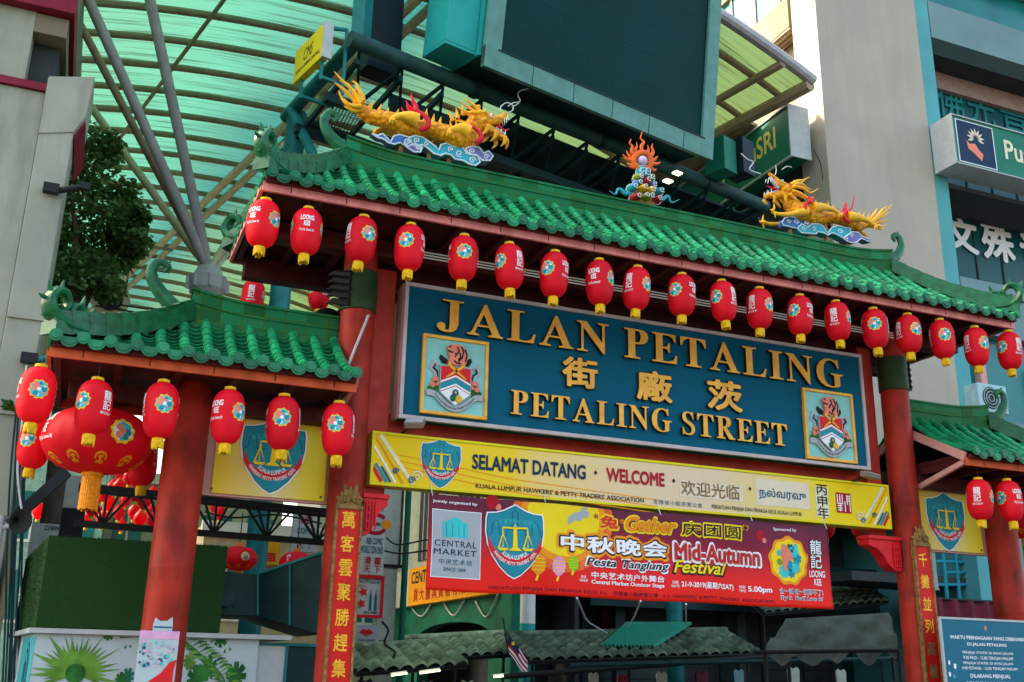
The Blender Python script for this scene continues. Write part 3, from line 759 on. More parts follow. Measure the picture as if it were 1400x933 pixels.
    return body, P

def hip_ridge(body, top, foot, sg):
    """stepped hip ridge with scrollwork at the corner; outward direction is horizontal top->foot"""
    top = Vector(top); foot = Vector(foot); d = Vector((foot.x - top.x, foot.y - top.y, 0)).normalized(); side = Vector((-d.y, d.x, 0))
    h = MB(); n = 9
    pts = []
    for i in range(n + 1):
        t = i / n; p = top + (foot - top) * t; p.z -= .12 * math.sin(pi * t) * (1 - .3 * t); pts.append(p)
    for i in range(n):
        h.rv = rnd(); a, b = pts[i], pts[i + 1] + (pts[i + 1] - pts[i]) * .12
        for (z0, z1, w0) in ((-.08, .05, .10), (.05, .13, .075), (.13, .17, .045)):
            A = [a - side * w0 + Vector((0, 0, z0)), a + side * w0 + Vector((0, 0, z0)), a + side * w0 + Vector((0, 0, z1)), a - side * w0 + Vector((0, 0, z1))]
            w1 = w0 * 1.05
            B = [b - side * w1 + Vector((0, 0, z0 + .012)), b + side * w1 + Vector((0, 0, z0 + .012)), b + side * w1 + Vector((0, 0, z1 + .012)), b - side * w1 + Vector((0, 0, z1 + .012))]
            h.add(A + B, [(0, 1, 5, 4), (1, 2, 6, 5), (2, 3, 7, 6), (3, 0, 4, 7), (4, 5, 6, 7), (0, 3, 2, 1)])
    h.build('hip_ridge', m_glaze, body)
    s = MB(); base = pts[-1] - d * .50 + Vector((0, 0, .10))
    def Q(o, u): return base + d * o + Vector((0, 0, u))
    main = catmull([Q(0, -.02), Q(.18, -.05), Q(.36, -.05), Q(.49, .02), Q(.56, .15), Q(.50, .27), Q(.40, .28), Q(.34, .19), Q(.38, .11), Q(.44, .15)], 5)
    s.sweep(main, lerpl([.05, .075, .08, .07, .06, .05, .045, .04, .032, .02], len(main)), 8, 1.5, side)
    def spiral(cx, cz, r, tail, w0):
        P_ = [Q(*tail)] + [Q(cx + r * (1 - .75 * k / 14) * math.cos(-pi / 2 + k * .5), cz + r * (1 - .75 * k / 14) * math.sin(-pi / 2 + k * .5)) for k in range(15)]
        s.sweep(P_, lerpl([w0, w0, w0 * .8, w0 * .5], len(P_)), 6, 1.5, side)
    spiral(.20, .14, .10, (.10, -.02), .034)
    spiral(.02, .09, .07, (-.08, -.02), .026)
    for (o, u, a) in ((.62, .17, .2), (.57, .28, 1.1), (.44, .335, 1.7), (.17, .26, 1.8), (.05, .18, 2.0), (.29, .2, .6), (.56, .02, -.5), (-.04, .17, 2)):
        e = Vector((d.x * math.cos(a), d.y * math.cos(a), math.sin(a)))
        s.sweep([Q(o, u) - e * .03, Q(o, u) + e * .03, Q(o, u) + e * .075], [.028, .02, .004], 6)
    s.build('corner_scroll', m_glaze, body)

def curl(body, pts, rad, sg_x=None):
    c = MB(); p = catmull(pts, 5); c.sweep(p, lerpl(rad, len(p)), 10, .75, (0, 1, 0))
    tip = Vector(pts[-1])
    for (i, w) in ((-6, .03), (-14, .035)):
        q = p[i]; c.sweep([q, q + Vector((0, 0, .05)), q + Vector((.02, 0, .09))], [w, w * .6, .004], 6)
    c.build('ridge_finial', m_glaze, body)

main_roof, PM = roof(-5.46, 5.46, -4.35, 4.35, -1.15, 6.65, 7.55, True, True, m_fascia, 1.4, 6.56, m_maroon, 'main_roof')
for sx in (-1, 1):
    hip_ridge(main_roof, (sx * 4.35, YR - .06, 7.66), (sx * 5.5, -1.12, 6.78), sx)
    hip_ridge(main_roof, (sx * 4.35, YR + .06, 7.66), (sx * 5.5, 2 * YR + 1.12, 6.78), sx)
LC = [at(x, y, YR) for x, y in ((478, 206), (462, 197), (449, 183), (443, 168), (447, 157), (455, 155), (460, 161), (456, 167))]
curl(main_roof, LC, [.13, .09, .075, .06, .055, .05, .04, .02])
curl(main_roof, [(-p.x, p.y, p.z) for p in LC], [.13, .09, .075, .06, .055, .05, .04, .02])
SC = [at(x, y, YR) for x, y in ((262, 430), (242, 424), (225, 407), (212, 389), (207, 374), (212, 361), (222, 359), (230, 366), (224, 372))]
for sg in (-1, 1):
    a, b_ = (-7.3, -4.27) if sg < 0 else (4.27, 7.3)
    r0, r1 = (-5.97, -4.27) if sg < 0 else (4.27, 5.97)
    body, _ = roof(a, b_, r0, r1, -1.12, 4.54, 5.24, sg < 0, sg > 0, m_fascia2, 1.4, 4.44, m_maroon, 'side_roof')
    hip_ridge(body, (sg * 5.97, YR - .06, 5.36), (sg * 7.32, -1.08, 4.65), sg)
    hip_ridge(body, (sg * 5.97, YR + .06, 5.36), (sg * 7.32, 2 * YR + 1.08, 4.65), sg)
    curl(body, [(p.x if sg < 0 else -p.x, p.y, p.z) for p in SC], [.14, .10, .085, .075, .065, .055, .045, .04, .02])
    # barge board on the inner gable and the strut below it
    g = MB()
    for (q0, q1) in (((sg * 4.27, -1.0, 4.5), (sg * 4.27, YR, 5.1)), ((sg * 4.27, YR, 5.1), (sg * 4.27, 1.3, 4.5))):
        g.bar(q0, q1, .04, .12)
    g.bar((sg * 4.3, -.95, 4.44), (sg * 4.3, .0, 4.2), .05, .07)
    g.build('barge_board', m_pinkside, body, smooth=0)
    b = MB(); b.bb(sg * 4.3, sg * 7.1, -.08, .14, 4.22, 4.40); b.build('side_beam', m_maroon, gate, bevel=.01)
# carved red corbels under the lintel
for sg in (-1, 1):
    b = MB(); x0 = sg * 3.86
    kx = sg * (1 if sg > 0 else .5)
    Lp = [(0, 0), (0, -.42), (-.12 * kx, -.41), (-.22 * kx, -.34), (-.30 * kx, -.22), (-.40 * kx, -.13), (-.55 * kx, -.08), (-.55 * kx, 0)]
    zc = 3.42
    b.prism([(x0 + p[0], -.06, zc + p[1]) for p in Lp], (0, .2, 0))
    b.bb(x0 - .57 * kx, x0 + .02 * sg, -.09, .17, zc + .003, zc + .05)
    for k in range(4):
        b.bar((x0 - .02 * sg, -.075, zc - .08 - k * .09), (x0 - .14 * kx, -.075, zc - .08 - k * .09), .02)
        b.bar((x0 - (.03 + k * .035) * sg, -.078, zc - .04), (x0 - (.03 + k * .035) * sg, -.078, zc - .36), .016)
    b.build('corbel', m_redbracket, gate, smooth=0)
# ================================================================== SIGNS ON THE GATE
GF = FRONT.copy()
def gframe(Y):
    F = FRONT.copy(); F.translation = Vector((0, Y, 0)); return F
# ---- big name board
sign = thing('name_sign', 'large blue name board with gold JALAN PETALING lettering between the main pillars', 'sign', (0, 0, 4.4))
b = MB(); b.bb(-3.47, 3.47, .012, .30, 4.43, 6.09); b.build('panel', m_signblue, sign, smooth=0)
b = MB(); w_ = .05
b.bb(-3.5, 3.5, -.018, .035, 4.40, 4.40 + w_); b.bb(-3.5, 3.5, -.018, .035, 6.12 - w_, 6.12)
b.bb(-3.5, -3.5 + w_, -.018, .035, 4.40 + w_, 6.12 - w_); b.bb(3.5 - w_, 3.5, -.018, .035, 4.40 + w_, 6.12 - w_)
b.build('frame', m_signframe, sign, smooth=0, bevel=.006)
for x0_, x1_ in ((-3.51, -3.472), (3.472, 3.51)):
    b = MB(); b.bb(x0_, x1_, .045, .30, 4.41, 6.11); b.build('side_panel', m_pinkside, sign, smooth=0)
serif_word('JALAN PETALING', -3.09, 3.10, 5.545, 5.955, .012, sign, gap=.10, wordgap=.30)
for o in list(sign.children):
    pass
# the first capital of each word stands a little taller, as the line is set
serif_word('PETALING STREET', -2.085, 2.055, 4.60, 4.905, .012, sign, gap=.10, wordgap=.36)
for ch, L, Rr, T in (('街', (767, 531), (816, 531), (767, 490)), ('廠', (869, 550), (918, 550), (869, 508)), ('茨', (966, 563), (1014, 563), (966, 521))):
    x0, x1, z0, z1 = pxbox(L, Rr, T, 0)
    for nm, bold, ex, lift, mt in (('letter', .040, .040, .024, m_goldside), ('letter_face', .030, 0, .046, m_gold)):
        me = text_me(ch, bold, ex); fit(me, x0 - (.012 if nm == 'letter' else 0), x1 + (.012 if nm == 'letter' else 0), z0 - (.012 if nm == 'letter' else 0), z1 + (.012 if nm == 'letter' else 0))
        for v in me.vertices: v.co.z += lift
        me.transform(gframe(.012)); o = put(me, nm, mt, sign if nm == 'letter' else lastch)
        if nm == 'letter': lastch = o

# ---- city crest plaques
def crest(label, x0, x1, z0, z1):
    t = thing('crest_plaque', label, 'plaque', ((x0 + x1) / 2, 0, z0))
    W, H = x1 - x0, z1 - z0; Y = .012
    b = MB(); b.bb(x0 + .012, x1 - .012, Y - .035, Y - .003, z0 + .012, z1 - .012); b.build('panel', m_aqua, t, smooth=0)
    b = MB(); e = .042
    for q in ((x0, x1, z0, z0 + e), (x0, x1, z1 - e, z1), (x0, x0 + e, z0 + e, z1 - e), (x1 - e, x1, z0 + e, z1 - e)): b.bb(q[0], q[1], Y - .06, Y - .004, q[2], q[3])
    b.build('frame', m_gold, t, smooth=0, bevel=.008)
    F = FRONT.copy() @ Matrix.Diagonal((1, 1, 1, 1)); F.translation = Vector((x0, Y - .035, z0))
    P = lambda pts: [(p[0] * W, p[1] * H) for p in pts]
    def lay(nm, pts, mt, lift, ex=.003): return flat([P(q) for q in pts], mt, t, F, nm, lift, ex)
    # supporters and leaves
    for sg in (-1, 1):
        m = lambda x: .5 + sg * (x - .5)
        lay('supporter', [stroke([(m(.23), .62), (m(.17), .66), (m(.14), .58), (m(.22), .52), (m(.20), .44), (m(.24), .38), (m(.26), .30)], [.02, .03, .035, .035, .04, .04, .02])], m_grayprint, .001, .006)
        lay('supporter_shade', [stroke([(m(.20), .63), (m(.17), .58), (m(.23), .54), (m(.24), .47)], [.01, .016, .014, .006])], m_bprint, .014, .002)
        lay('leaf', [[(m(.09), .33), (m(.15), .36), (m(.17), .42), (m(.21), .36), (m(.28), .35), (m(.24), .29), (m(.26), .23), (m(.19), .24), (m(.12), .25)]], m_palm2, .012, .004)
        for (cx, cy, r) in ((.20, .43, .042), (.17, .37, .04), (.225, .385, .03)): lay('rose', [circ(m(cx), cy, r, 12)], m_coral, .021, .004)
        lay('mantling', [[(m(.30), .65), (m(.25), .71), (m(.27), .76), (m(.33), .73), (m(.38), .70), (m(.38), .65)]], m_bprint, .004, .004)
    # ribbon
    rb = [(.08, .26), (.20, .25), (.35, .14), (.5, .09), (.65, .14), (.80, .25), (.92, .26)]
    rbc = [(p.x, p.y) for p in catmull([(p[0], p[1], 0) for p in rb], 6)]
    lay('ribbon', [stroke(rbc, [.025] + [.036] * (len(rbc) - 2) + [.025])], m_grayprint, .014, .008)
    def arc(co):
        u = co.x; k = (u - .5) / .30; v = .088 + .17 * abs(k) ** 1.9 * .92 - .018; s = max(-1.1, min(1.1, k)) * .46
        return Vector(((u - co.y * math.sin(s) * .9) * W, (v + co.y) * H, co.z))
    me = text_me('Dewan Bandaraya Kuala Lumpur', .012); fit(me, .20, .80, 0, .042, .032); warp(me, arc); me.transform(F); put(me, 'lettering', m_bprint, t)
    # shield
    lay('shield_edge', [[(.265, .625), (.735, .625), (.735, .285), (.5, .115), (.265, .285)]], m_grayprint, .016, .010)
    lay('shield_field', [[(.28, .61), (.72, .61), (.72, .42), (.5, .51), (.28, .42)]], m_rprint, .036, .003)
    def chev(a, c, mt): lay('chevron', [[(.28, a), (.5, a + .09), (.72, a), (.72, c), (.5, c + .09), (.28, c)]], mt, .036, .003)
    chev(.42, .397, m_wprint); chev(.397, .388, m_crimson); chev(.388, .315, m_tprint); chev(.315, .292, m_wprint); chev(.292, .281, m_crimson)
    lay('shield_field', [[(.28, .281), (.5, .371), (.72, .281), (.5, .135)]], m_wprint, .036, .003)
    lay('knot', [circ(.5, .285, .048, 14)], m_tealline, .043, .003); lay('knot', [circ(.465, .22, .045, 14)], m_sgreen, .044, .003); lay('knot', [circ(.55, .215, .048, 14)], m_cyellow, .046, .003)
    lay('knot', [circ(.5, .29, .018, 10)], m_cyellow, .052, .002)
    for sg in (-1, 1):
        m = lambda x: .5 + sg * (x - .5)
        lay('dagger', [stroke([(m(.35), .465), (m(.45), .53), (m(.56), .60), (m(.62), .655)], [.006, .014, .017, .026])], m_coupgold, .043, .005)
    # tiger head turned left
    lay('tiger_head', [[(.37, .66), (.40, .74), (.37, .78), (.42, .80), (.36, .83), (.365, .87), (.42, .895), (.52, .905), (.60, .88), (.65, .82), (.67, .74), (.64, .66), (.5, .63)]], m_coral, .012, .02)
    for st in ([(.44, .79), (.37, .805)], [(.47, .74), (.49, .77), (.47, .79)], [(.5, .87), (.53, .82), (.5, .78)], [(.56, .88), (.6, .82), (.58, .74), (.52, .68)], [(.62, .85), (.65, .78), (.63, .69)], [(.41, .87), (.38, .855)], [(.46, .69), (.5, .66), (.56, .66)], [(.54, .80), (.56, .74), (.52, .71)]):
        lay('tiger_stripe', [stroke(st, .011)], m_bprint, .052, .002)
    return t
P0 = [at(*p, 0) for p in ((577, 457), (667, 469), (664.5, 575), (573, 566))]
crest('crest plaque with tiger head and red shield below the J of the blue sign', (P0[0].x + P0[3].x) / 2, (P0[1].x + P0[2].x) / 2, (P0[2].z + P0[3].z) / 2, (P0[0].z + P0[1].z) / 2)
P0 = [at(*p, 0) for p in ((1095, 531), (1164, 540), (1169, 635), (1101, 628))]
crest('crest plaque with tiger head and red shield below the G of the blue sign', (P0[0].x + P0[3].x) / 2, (P0[1].x + P0[2].x) / 2, (P0[2].z + P0[3].z) / 2, (P0[0].z + P0[1].z) / 2)

# ---- association shield
SH = [(0, .5), (.06, .47), (.16, .42), (.28, .385), (.41, .375), (.425, .30), (.43, .12), (.40, -.05), (.33, -.20), (.22, -.35), (.10, -.46), (0, -.51)]
SH = SH + [(-x, y) for x, y in SH[-2:0:-1]]
def shield(parent, F, h, fn=None, lift0=.004, prt='emblem', dl=.0022):
    """F: frame at the centre; returns the emblem part with its layers as sub-parts"""
    S = lambda lp, k=1: [(p[0] * h * k, p[1] * h * k) for p in lp]
    base = flat([S(SH)], m_wprint, parent, F, prt, lift0, .0005, fn)
    n = [1]
    def lay(nm, loops, mt):
        n[0] += 1; return flat([S(q) for q in loops], mt, base, F, nm, lift0 + dl * n[0], 0, fn)
    lay('shield_edge', [[(p[0] * .955, p[1] * .96) for p in SH]], m_tealline)
    lay('shield_field', [[(p[0] * .925, p[1] * .935) for p in SH]], m_tprint)
    lay('skyline', [stroke([(-.38, .06), (-.33, .10), (-.32, .22), (-.27, .27), (-.23, .22), (-.22, .08), (-.12, .07), (-.11, .15), (-.04, .15), (-.04, .38), (0, .42), (.04, .38), (.04, .15), (.14, .15), (.14, .08), (.24, .08), (.25, .22), (.29, .27), (.34, .22), (.38, .06)], .007)], m_tealline)
    up = [(.355 * math.sin(a), -.02 - .0 + .05 - .25 * math.cos(a)) for a in [R_(-78 + 156 * i / 16) for i in range(17)]]
    dn = [(.40 * math.sin(a), .02 - .34 * math.cos(a)) for a in [R_(72 - 144 * i / 16) for i in range(17)]]
    lay('band', [[(-.365, .055)] + up + [(.365, .055)] + dn], m_rprint)
    n[0] += 1
    def txt(body, w_, hh, cx, cy, r, up_, mt, nm='lettering', bold=.02):
        me = text_me(body, bold, 0, 1.05); fit(me, -w_ / 2, w_ / 2, 0, hh, lift0 + dl * n[0])
        def f(co):
            a = co.x / r
            p = Vector((cx + (r - co.y) * math.sin(a), cy - (r - co.y) * math.cos(a), co.z)) if not up_ else Vector((cx + (r + co.y) * math.sin(a), cy + (r + co.y) * math.cos(a), co.z))
            return Vector((p.x * h, p.y * h, p.z))
        warp(me, f)
        if fn: warp(me, fn)
        me.transform(F); put(me, nm, mt, base)
    txt('KUALA LUMPUR', .42, .062, 0, .03, .285, False, m_wprint)
    txt("HAWKERS' PETTY TRADERS' ASSN.", .74, .05, 0, .02, .355, False, m_wprint)
    txt('會公業商販小坡隆吉', .58, .075, 0, -.55, .78, True, m_lteal, bold=0)
    txt('1953', .13, .04, 0, 2, 2.24, False, m_lteal)
    # balance
    lay('balance', [[(-.10, -.135), (-.06, -.105), (-.035, -.09), (-.022, .18), (.022, .18), (.035, -.09), (.06, -.105), (.10, -.135)]], m_yprint)
    lay('balance', [stroke([(-.175, .10), (-.175, .175), (-.02, .17), (0, .22), (.02, .17), (.175, .175), (.175, .10)], .013)], m_yprint)
    for sg in (-1, 1):
        c = sg * .175
        lay('balance', [[(c, .12), (c - .075, -.10), (c + .075, -.10)], [(c, .065), (c - .05, -.085), (c - .007, -.085)], [(c, .065), (c + .007, -.085), (c + .05, -.085)]], m_yprint)
        lay('balance', [[(c - .085, -.10), (c + .085, -.10), (c + .05, -.135), (c - .05, -.135)]], m_yprint)
    return base
for sg, lab in ((-1, 'yellow square board with teal scales shield left of the main pillars, partly hidden by lanterns'), (1, 'yellow square board with teal scales shield beside the right main pillar')):
    xc = sg * 4.93; t = thing('emblem_board', lab, 'sign', (xc, .12, 3.36))
    b = MB(); b.bb(xc - .82, xc + .82, .13, .22, 3.34, 4.27); b.build('backing', m_pinkside, t, smooth=0)
    me = bpy.data.meshes.new('panel'); b = MB(); b.bb(xc - (.60 if sg < 0 else .645), xc + .645, .10, .128, 3.365, 4.255); o = b.build('panel', m_emboard, t, smooth=0)
    o.location = (0, 0, 0)
    F = FRONT.copy(); F.translation = Vector((xc + (.03 if sg < 0 else -.02), .10, 3.83 if sg < 0 else 3.79))
    shield(t, F, .86)
    b = MB()
    for dx in (-.60, .60):
        for z in (3.41, 4.21): b.sweep([(xc + dx, .10, z), (xc + dx, .088, z)], .012, 8)
    b.build('screw', m_dark, t)

# ---- welcome light box
wl = thing('welcome_sign', 'long yellow welcome light box reading SELAMAT DATANG under the blue sign', 'sign', (0, 0, 3.55))
W0 = at(505, 662, 0); W1 = at(1219.5, 724.8, 0); W2 = at(509.5, 589.3, 0); W3 = at(1213.5, 663.5, 0)
wz0, wz1 = (W0.z + W1.z) / 2, (W2.z + W3.z) / 2; wx0, wx1 = -3.80, 3.79
b = MB(); b.bb(wx0 + .03, wx1 - .03, .0, .20, wz0 + .03, wz1 - .03); b.build('face', m_welcome, wl, smooth=0)
b = MB()
for q in ((wx0, wx1, wz0, wz0 + .032), (wx0, wx1, wz1 - .032, wz1), (wx0, wx0 + .032, wz0 + .032, wz1 - .032), (wx1 - .032, wx1, wz0 + .032, wz1 - .032)): b.bb(q[0], q[1], -.014, .22, q[2], q[3])
b.build('frame', m_yellowsign, wl, smooth=0, bevel=.004)
for body, mt, L, Rr, T, kw in (
    ('SELAMAT DATANG', m_navy, (645, 643), (800.5, 655), (645, 622), dict(bold=.03)),
    ('WELCOME', m_crimson, (828.6, 659), (908.5, 666), (828.6, 639.5), dict(bold=.035)),
    ("KUALA LUMPUR HAWKERS' & PETTY TRADERS' ASSOCIATION", m_bprint, (650, 668), (880, 687), (650, 661.5), dict(bold=.012)),
    ('吉隆坡小販商業公會', m_tealline, (893, 688.5), (960, 695.5), (893, 682), dict(bold=0, space=1.15)),
    ('PERSATUAN PENJAJA DAN PENIAGA KECIL KUALA LUMPUR', m_bprint, (973, 697), (1096, 707.5), (973, 690), dict(bold=.006))):
    gate_text(body, mt, wl, 0, L, Rr, T, lift=.008, **kw)
Fw = gframe(0)
for tl, br in (((928, 652), (1016, 690)), ((1032, 650), (1107.6, 700)), ((1114, 661), (1134, 711))):
    a = at(tl[0], tl[1] + 4, 0); c = at(br[0], br[1] - 3, 0)
    flat([rect(a.x, c.x, c.z, a.z)], m_cream if tl[0] < 1100 else m_ivory, wl, Fw, 'card', .004)
gate_text('欢迎光临', m_carved, wl, 0, (931, 677), (1011, 684), (931, 656.5), lift=.008, bold=.012)
gate_text('நல்வரவு', m_tealline, wl, 0, (1038, 684), (1102, 688), (1038, 667), lift=.008, bold=.02)
a = at(1117, 708, 0); c = at(1131, 664, 0)
text_on('丙\n申\n年', m_bprint, wl, Fw, (at(1116.5, 690, 0).x, at(1132, 690, 0).x, at(1124, 709, 0).z, at(1124, 663, 0).z), bold=.01, lift=.008, line=.95)
for q in ((814, 646.5), (920.6, 657.6), (1025, 668.5)):
    a = at(q[0], q[1], 0); flat([[(a.x, a.z + .03), (a.x + .024, a.z), (a.x, a.z - .03), (a.x - .024, a.z)]], m_bprint, wl, Fw, 'dot', .008)
a = at(1153, 688, 0); s_ = .13
sx_ = a.x; sz_ = a.z
flat([rect(sx_ - s_, sx_ + s_, sz_ - .14, sz_ + .14)], m_crimson, wl, Fw, 'seal', .006)
sl = []
for i in range(6):
    x = sx_ - .105 + i * .042
    sl.append(rect(x - .008, x + .008, sz_ - (.12 if i % 2 else .02), sz_ + (.115 if i != 3 else .02)))
for i in range(4):
    z = sz_ - .105 + i * .03
    sl.append(rect(sx_ - .11, sx_ - .03, z - .007, z + .007))
for i in range(3):
    z = sz_ + .03 + i * .033
    sl.append(rect(sx_ + .045, sx_ + .115, z - .007, z + .007))
for k, q in enumerate(sl): flat([q], m_wprint, wl, Fw, 'seal_line', .008 + k * .0004)
F = Fw.copy(); q = at(602.5, 633.5, 0); F.translation = Vector((q.x, 0, q.z)); shield(wl, F, .60)
# thin printed lines
for k in range(3):
    a = at(545, 622 + k * 8, 0); c = at(900, 684 + k * 9, 0); flat([stroke([(a.x, a.z), (a.x + (c.x - a.x) * .4, a.z + (c.z - a.z) * .62), (c.x, c.z)], .006)], m_oprint, wl, Fw, 'line', .0022)
# corner stripes and curls
for sg in (-1, 1):
    xe = wx0 if sg < 0 else wx1
    X = lambda d: xe - sg * d
    for (d0, d1, wd, mt) in ((.10, .52, .022, m_ivory), (.03, .40, .012, m_oprint), (.02, .31, .012, m_wprint), (.02, .14, .022, m_rprint), (.06, .20, .018, m_tprint), (.13, .25, .016, m_tealline)):
        zt = wz0 + .05 + (d1 - d0) * 1.45
        zt = min(zt, wz1 - .04)
        flat([stroke([(X(d0), zt), (X(d1), wz0 + .045)], wd)], mt, wl, Fw, 'stripe', .004 + .0006 * d1 * 10)
    for (cx, cz, r, mt) in ((.56, wz0 + .14, .07, m_ivory), (.50, wz0 + .09, .045, m_tealline), (.30, wz0 + .18, .04, m_tealline)):
        sp = [(X(cx) + r * (1 - k / 22) * math.cos(k * .5), cz + r * (1 - k / 22) * math.sin(k * .5)) for k in range(20)]
        flat([stroke(sp, .008)], mt, wl, Fw, 'curl', .012)

# ---- festival banner (cloth, tied at its corners)
bn = thing('festival_banner', 'red and purple Mid-Autumn Festival cloth banner hanging under the yellow light box', 'banner', (-.2, -.05, 2.44))
BX0, BX1, BZ0, BZ1 = -3.085, 2.63, 2.44, 3.535
def bwave(co):
    x, z = co.x, co.y
    edge = min((x - BX0) / .5, (BX1 - x) / .5, 1)
    d = .018 * math.sin(x * 2.3 + z * 1.5) + .012 * math.sin(x * 5.1 - z * 3.2 + 1) + .003 * math.sin(x * 11 + z * 7)
    d += .010 * math.sin((z - BZ0) * 7 + x * .8)
    return Vector((x, z + .006 * math.sin(x * 3.1), co.z + d * (.4 + .6 * max(0, edge))))
g = MB(); nx, nz_ = 110, 24
vs = []; fs = []
for j in range(nz_ + 1):
    for i in range(nx + 1):
        c = bwave(Vector((BX0 + (BX1 - BX0) * i / nx, BZ0 + (BZ1 - BZ0) * j / nz_, 0))); vs.append((c.x, -.05 - c.z, c.y))
for j in range(nz_):
    for i in range(nx): q = j * (nx + 1) + i; fs.append((q, q + 1, q + nx + 2, q + nx + 1))
g.add(vs, fs); cl = g.build('cloth', m_festival, bn, smooth=180)
cl.data.transform(Matrix.Translation((0, 0, 2.44))); cl.location = (0, 0, -2.44)
md = cl.modifiers.new('thickness', 'SOLIDIFY'); md.thickness = .002
FB = gframe(-.05)
def btext(body, mt, L, Rr, T, lift=.006, **k):
    return text_on(body, mt, bn, FB, pxbox(L, Rr, T, -.05), fn=bwave, lift=lift, **k)
def outlined(body, L, Rr, T, layers, lift=.006, **k):
    bx = pxbox(L, Rr, T, -.05)
    for i, (mt, bold, grow) in enumerate(layers):
        me = text_me(body, bold, 0, k.get('space', 1), k.get('shear', 0))
        fit(me, bx[0] - grow, bx[1] + grow, bx[2] - grow, bx[3] + grow, lift + .003 * i); warp(me, bwave); me.transform(FB); put(me, 'lettering', mt, bn)
def bflat(loops, mt, nm, lift=.005): return flat(loops, mt, bn, FB, nm, lift, 0, bwave)
def bp(px, py): q = at(px, py, -.05); return (q.x, q.z)
# moon with its glow (printed)
mc = bp(771, 706)
def moon(r, mt, lift, nm):
    lp = [(mc[0] + r * math.cos(2 * pi * i / 40), min(BZ1 - .01, mc[1] + r * math.sin(2 * pi * i / 40))) for i in range(40)]
    # ring grid so the print follows the cloth
    g = MB(); vs = []; fs = []
    for k in range(9):
        for p in lp: c = bwave(Vector((mc[0] + (p[0] - mc[0]) * k / 8, mc[1] + (p[1] - mc[1]) * k / 8, lift))); vs.append(FB @ c)
    for k in range(8):
        for i in range(40): fs.append((k * 40 + i, k * 40 + (i + 1) % 40, (k + 1) * 40 + (i + 1) % 40, (k + 1) * 40 + i))
    g.add(vs, fs); g.build(nm, mt, bn)
moon(.68, m_flame, .0022, 'moon_glow'); moon(.57, m_oprint, .0034, 'moon_glow'); moon(.49, m_yprint, .0045, 'moon')
bflat([[bp(*p) for p in ((776, 719), (775, 709), (782, 703), (792, 700), (796, 695), (803, 694), (801, 699), (806, 702), (803, 708), (797, 709), (794, 713), (786, 712), (780, 716))]], m_grayprint, 'rabbit', .007)
btext('Jointly organised by', m_wprint, (592, 687), (653, 692.5), (592, 682), bold=.02)
bflat([[bp(591.4, 695), bp(625, 698), bp(659, 700.5), bp(658, 746), bp(657.8, 792), bp(622, 790), bp(588, 788.5), bp(590, 745)]], m_wprint, 'card', .004)
bflat([[bp(592.3, 696.2), bp(625, 699), bp(658, 701.5), bp(657, 746), bp(656.8, 790.8), bp(622, 788.8), bp(589.2, 787.3), bp(591, 745)]], m_grayprint, 'card', .006)
bflat([[bp(*p) for p in ((605, 734), (605.5, 713), (612, 712.5), (613, 710), (618, 709), (620, 706.5), (625, 706.5), (628, 709.5), (632, 711), (633, 714), (640, 715.5), (639.5, 736))]], m_lteal, 'building_emblem', .009)
for q in (610, 618, 627, 634): bflat([[bp(q, 716), bp(q + .8, 716), bp(q + .8, 734), bp(q, 734)]], m_tprint, 'building_emblem', .011)
btext('CENTRAL', m_navy, (593.5, 746), (652, 749.5), (593.5, 737.5), bold=.008, space=1.15, lift=.009)
btext('MARKET', m_navy, (592.5, 757.5), (652, 760.5), (592.5, 749.5), bold=.008, space=1.15, lift=.009)
btext('中央艺术坊', m_tealline, (599.5, 771), (646, 773), (599.5, 763.5), bold=.01, space=1.2, lift=.009)
btext('SINCE 1888', m_tealline, (606, 780), (637.5, 782), (606, 775), bold=.008, lift=.009)
F = FB.copy(); q = bp(703.5, 740); F.translation = Vector((0, -.05, 0))
def shifted(co): return bwave(Vector((co.x + q[0], co.y + q[1], co.z)))
shield(bn, F, .875, shifted, .006)
# headline
outlined('“', (813, 708), (817, 708), (813, 703), [(m_oprint, .03, .015), (m_bprint, .02, 0)])
outlined('兔', (821, 721), (845, 722.5), (821, 704.5), [(m_yprint, .08, .03), (m_oprint, .05, .014), (m_rprint, .02, 0)])
outlined('·', (849, 714), (853, 714), (849, 711), [(m_oprint, .05, .012), (m_rprint, .02, 0)])
outlined('Gather', (856, 726), (925, 729), (856, 707), [(m_yprint, .09, .03), (m_rprint, .045, .006), (m_oprint, .02, 0)], shear=.25)
outlined('庆团圆', (933, 732), (1011, 738), (933, 714), [(m_yprint, .06, .022), (m_bprint, .012, 0)], space=1.1)
outlined('”', (1014, 724), (1020, 724.5), (1014, 719.5), [(m_oprint, .03, .015), (m_bprint, .02, 0)])
outlined('中秋晚会', (765, 752), (914, 764), (765, 729), [(m_oprint, .11, .055), (m_bprint, .06, .022), (m_wprint, .03, 0)], space=1.06)
outlined('Mid-Autumn', (925, 765), (1038, 773), (925, 743), [(m_wprint, .10, .042), (m_coral, .055, .018), (m_navy, .025, .004), (m_rprint, .002, -.004)])
outlined('Pesta Tanglung', (800, 776), (916, 784), (800, 761.5), [(m_wprint, .06, .02), (m_bprint, .02, 0)], shear=.3)
outlined('Festival', (922, 784), (993, 787), (922, 766), [(m_bprint, .07, .024), (m_yprint, .02, 0)], shear=.35)
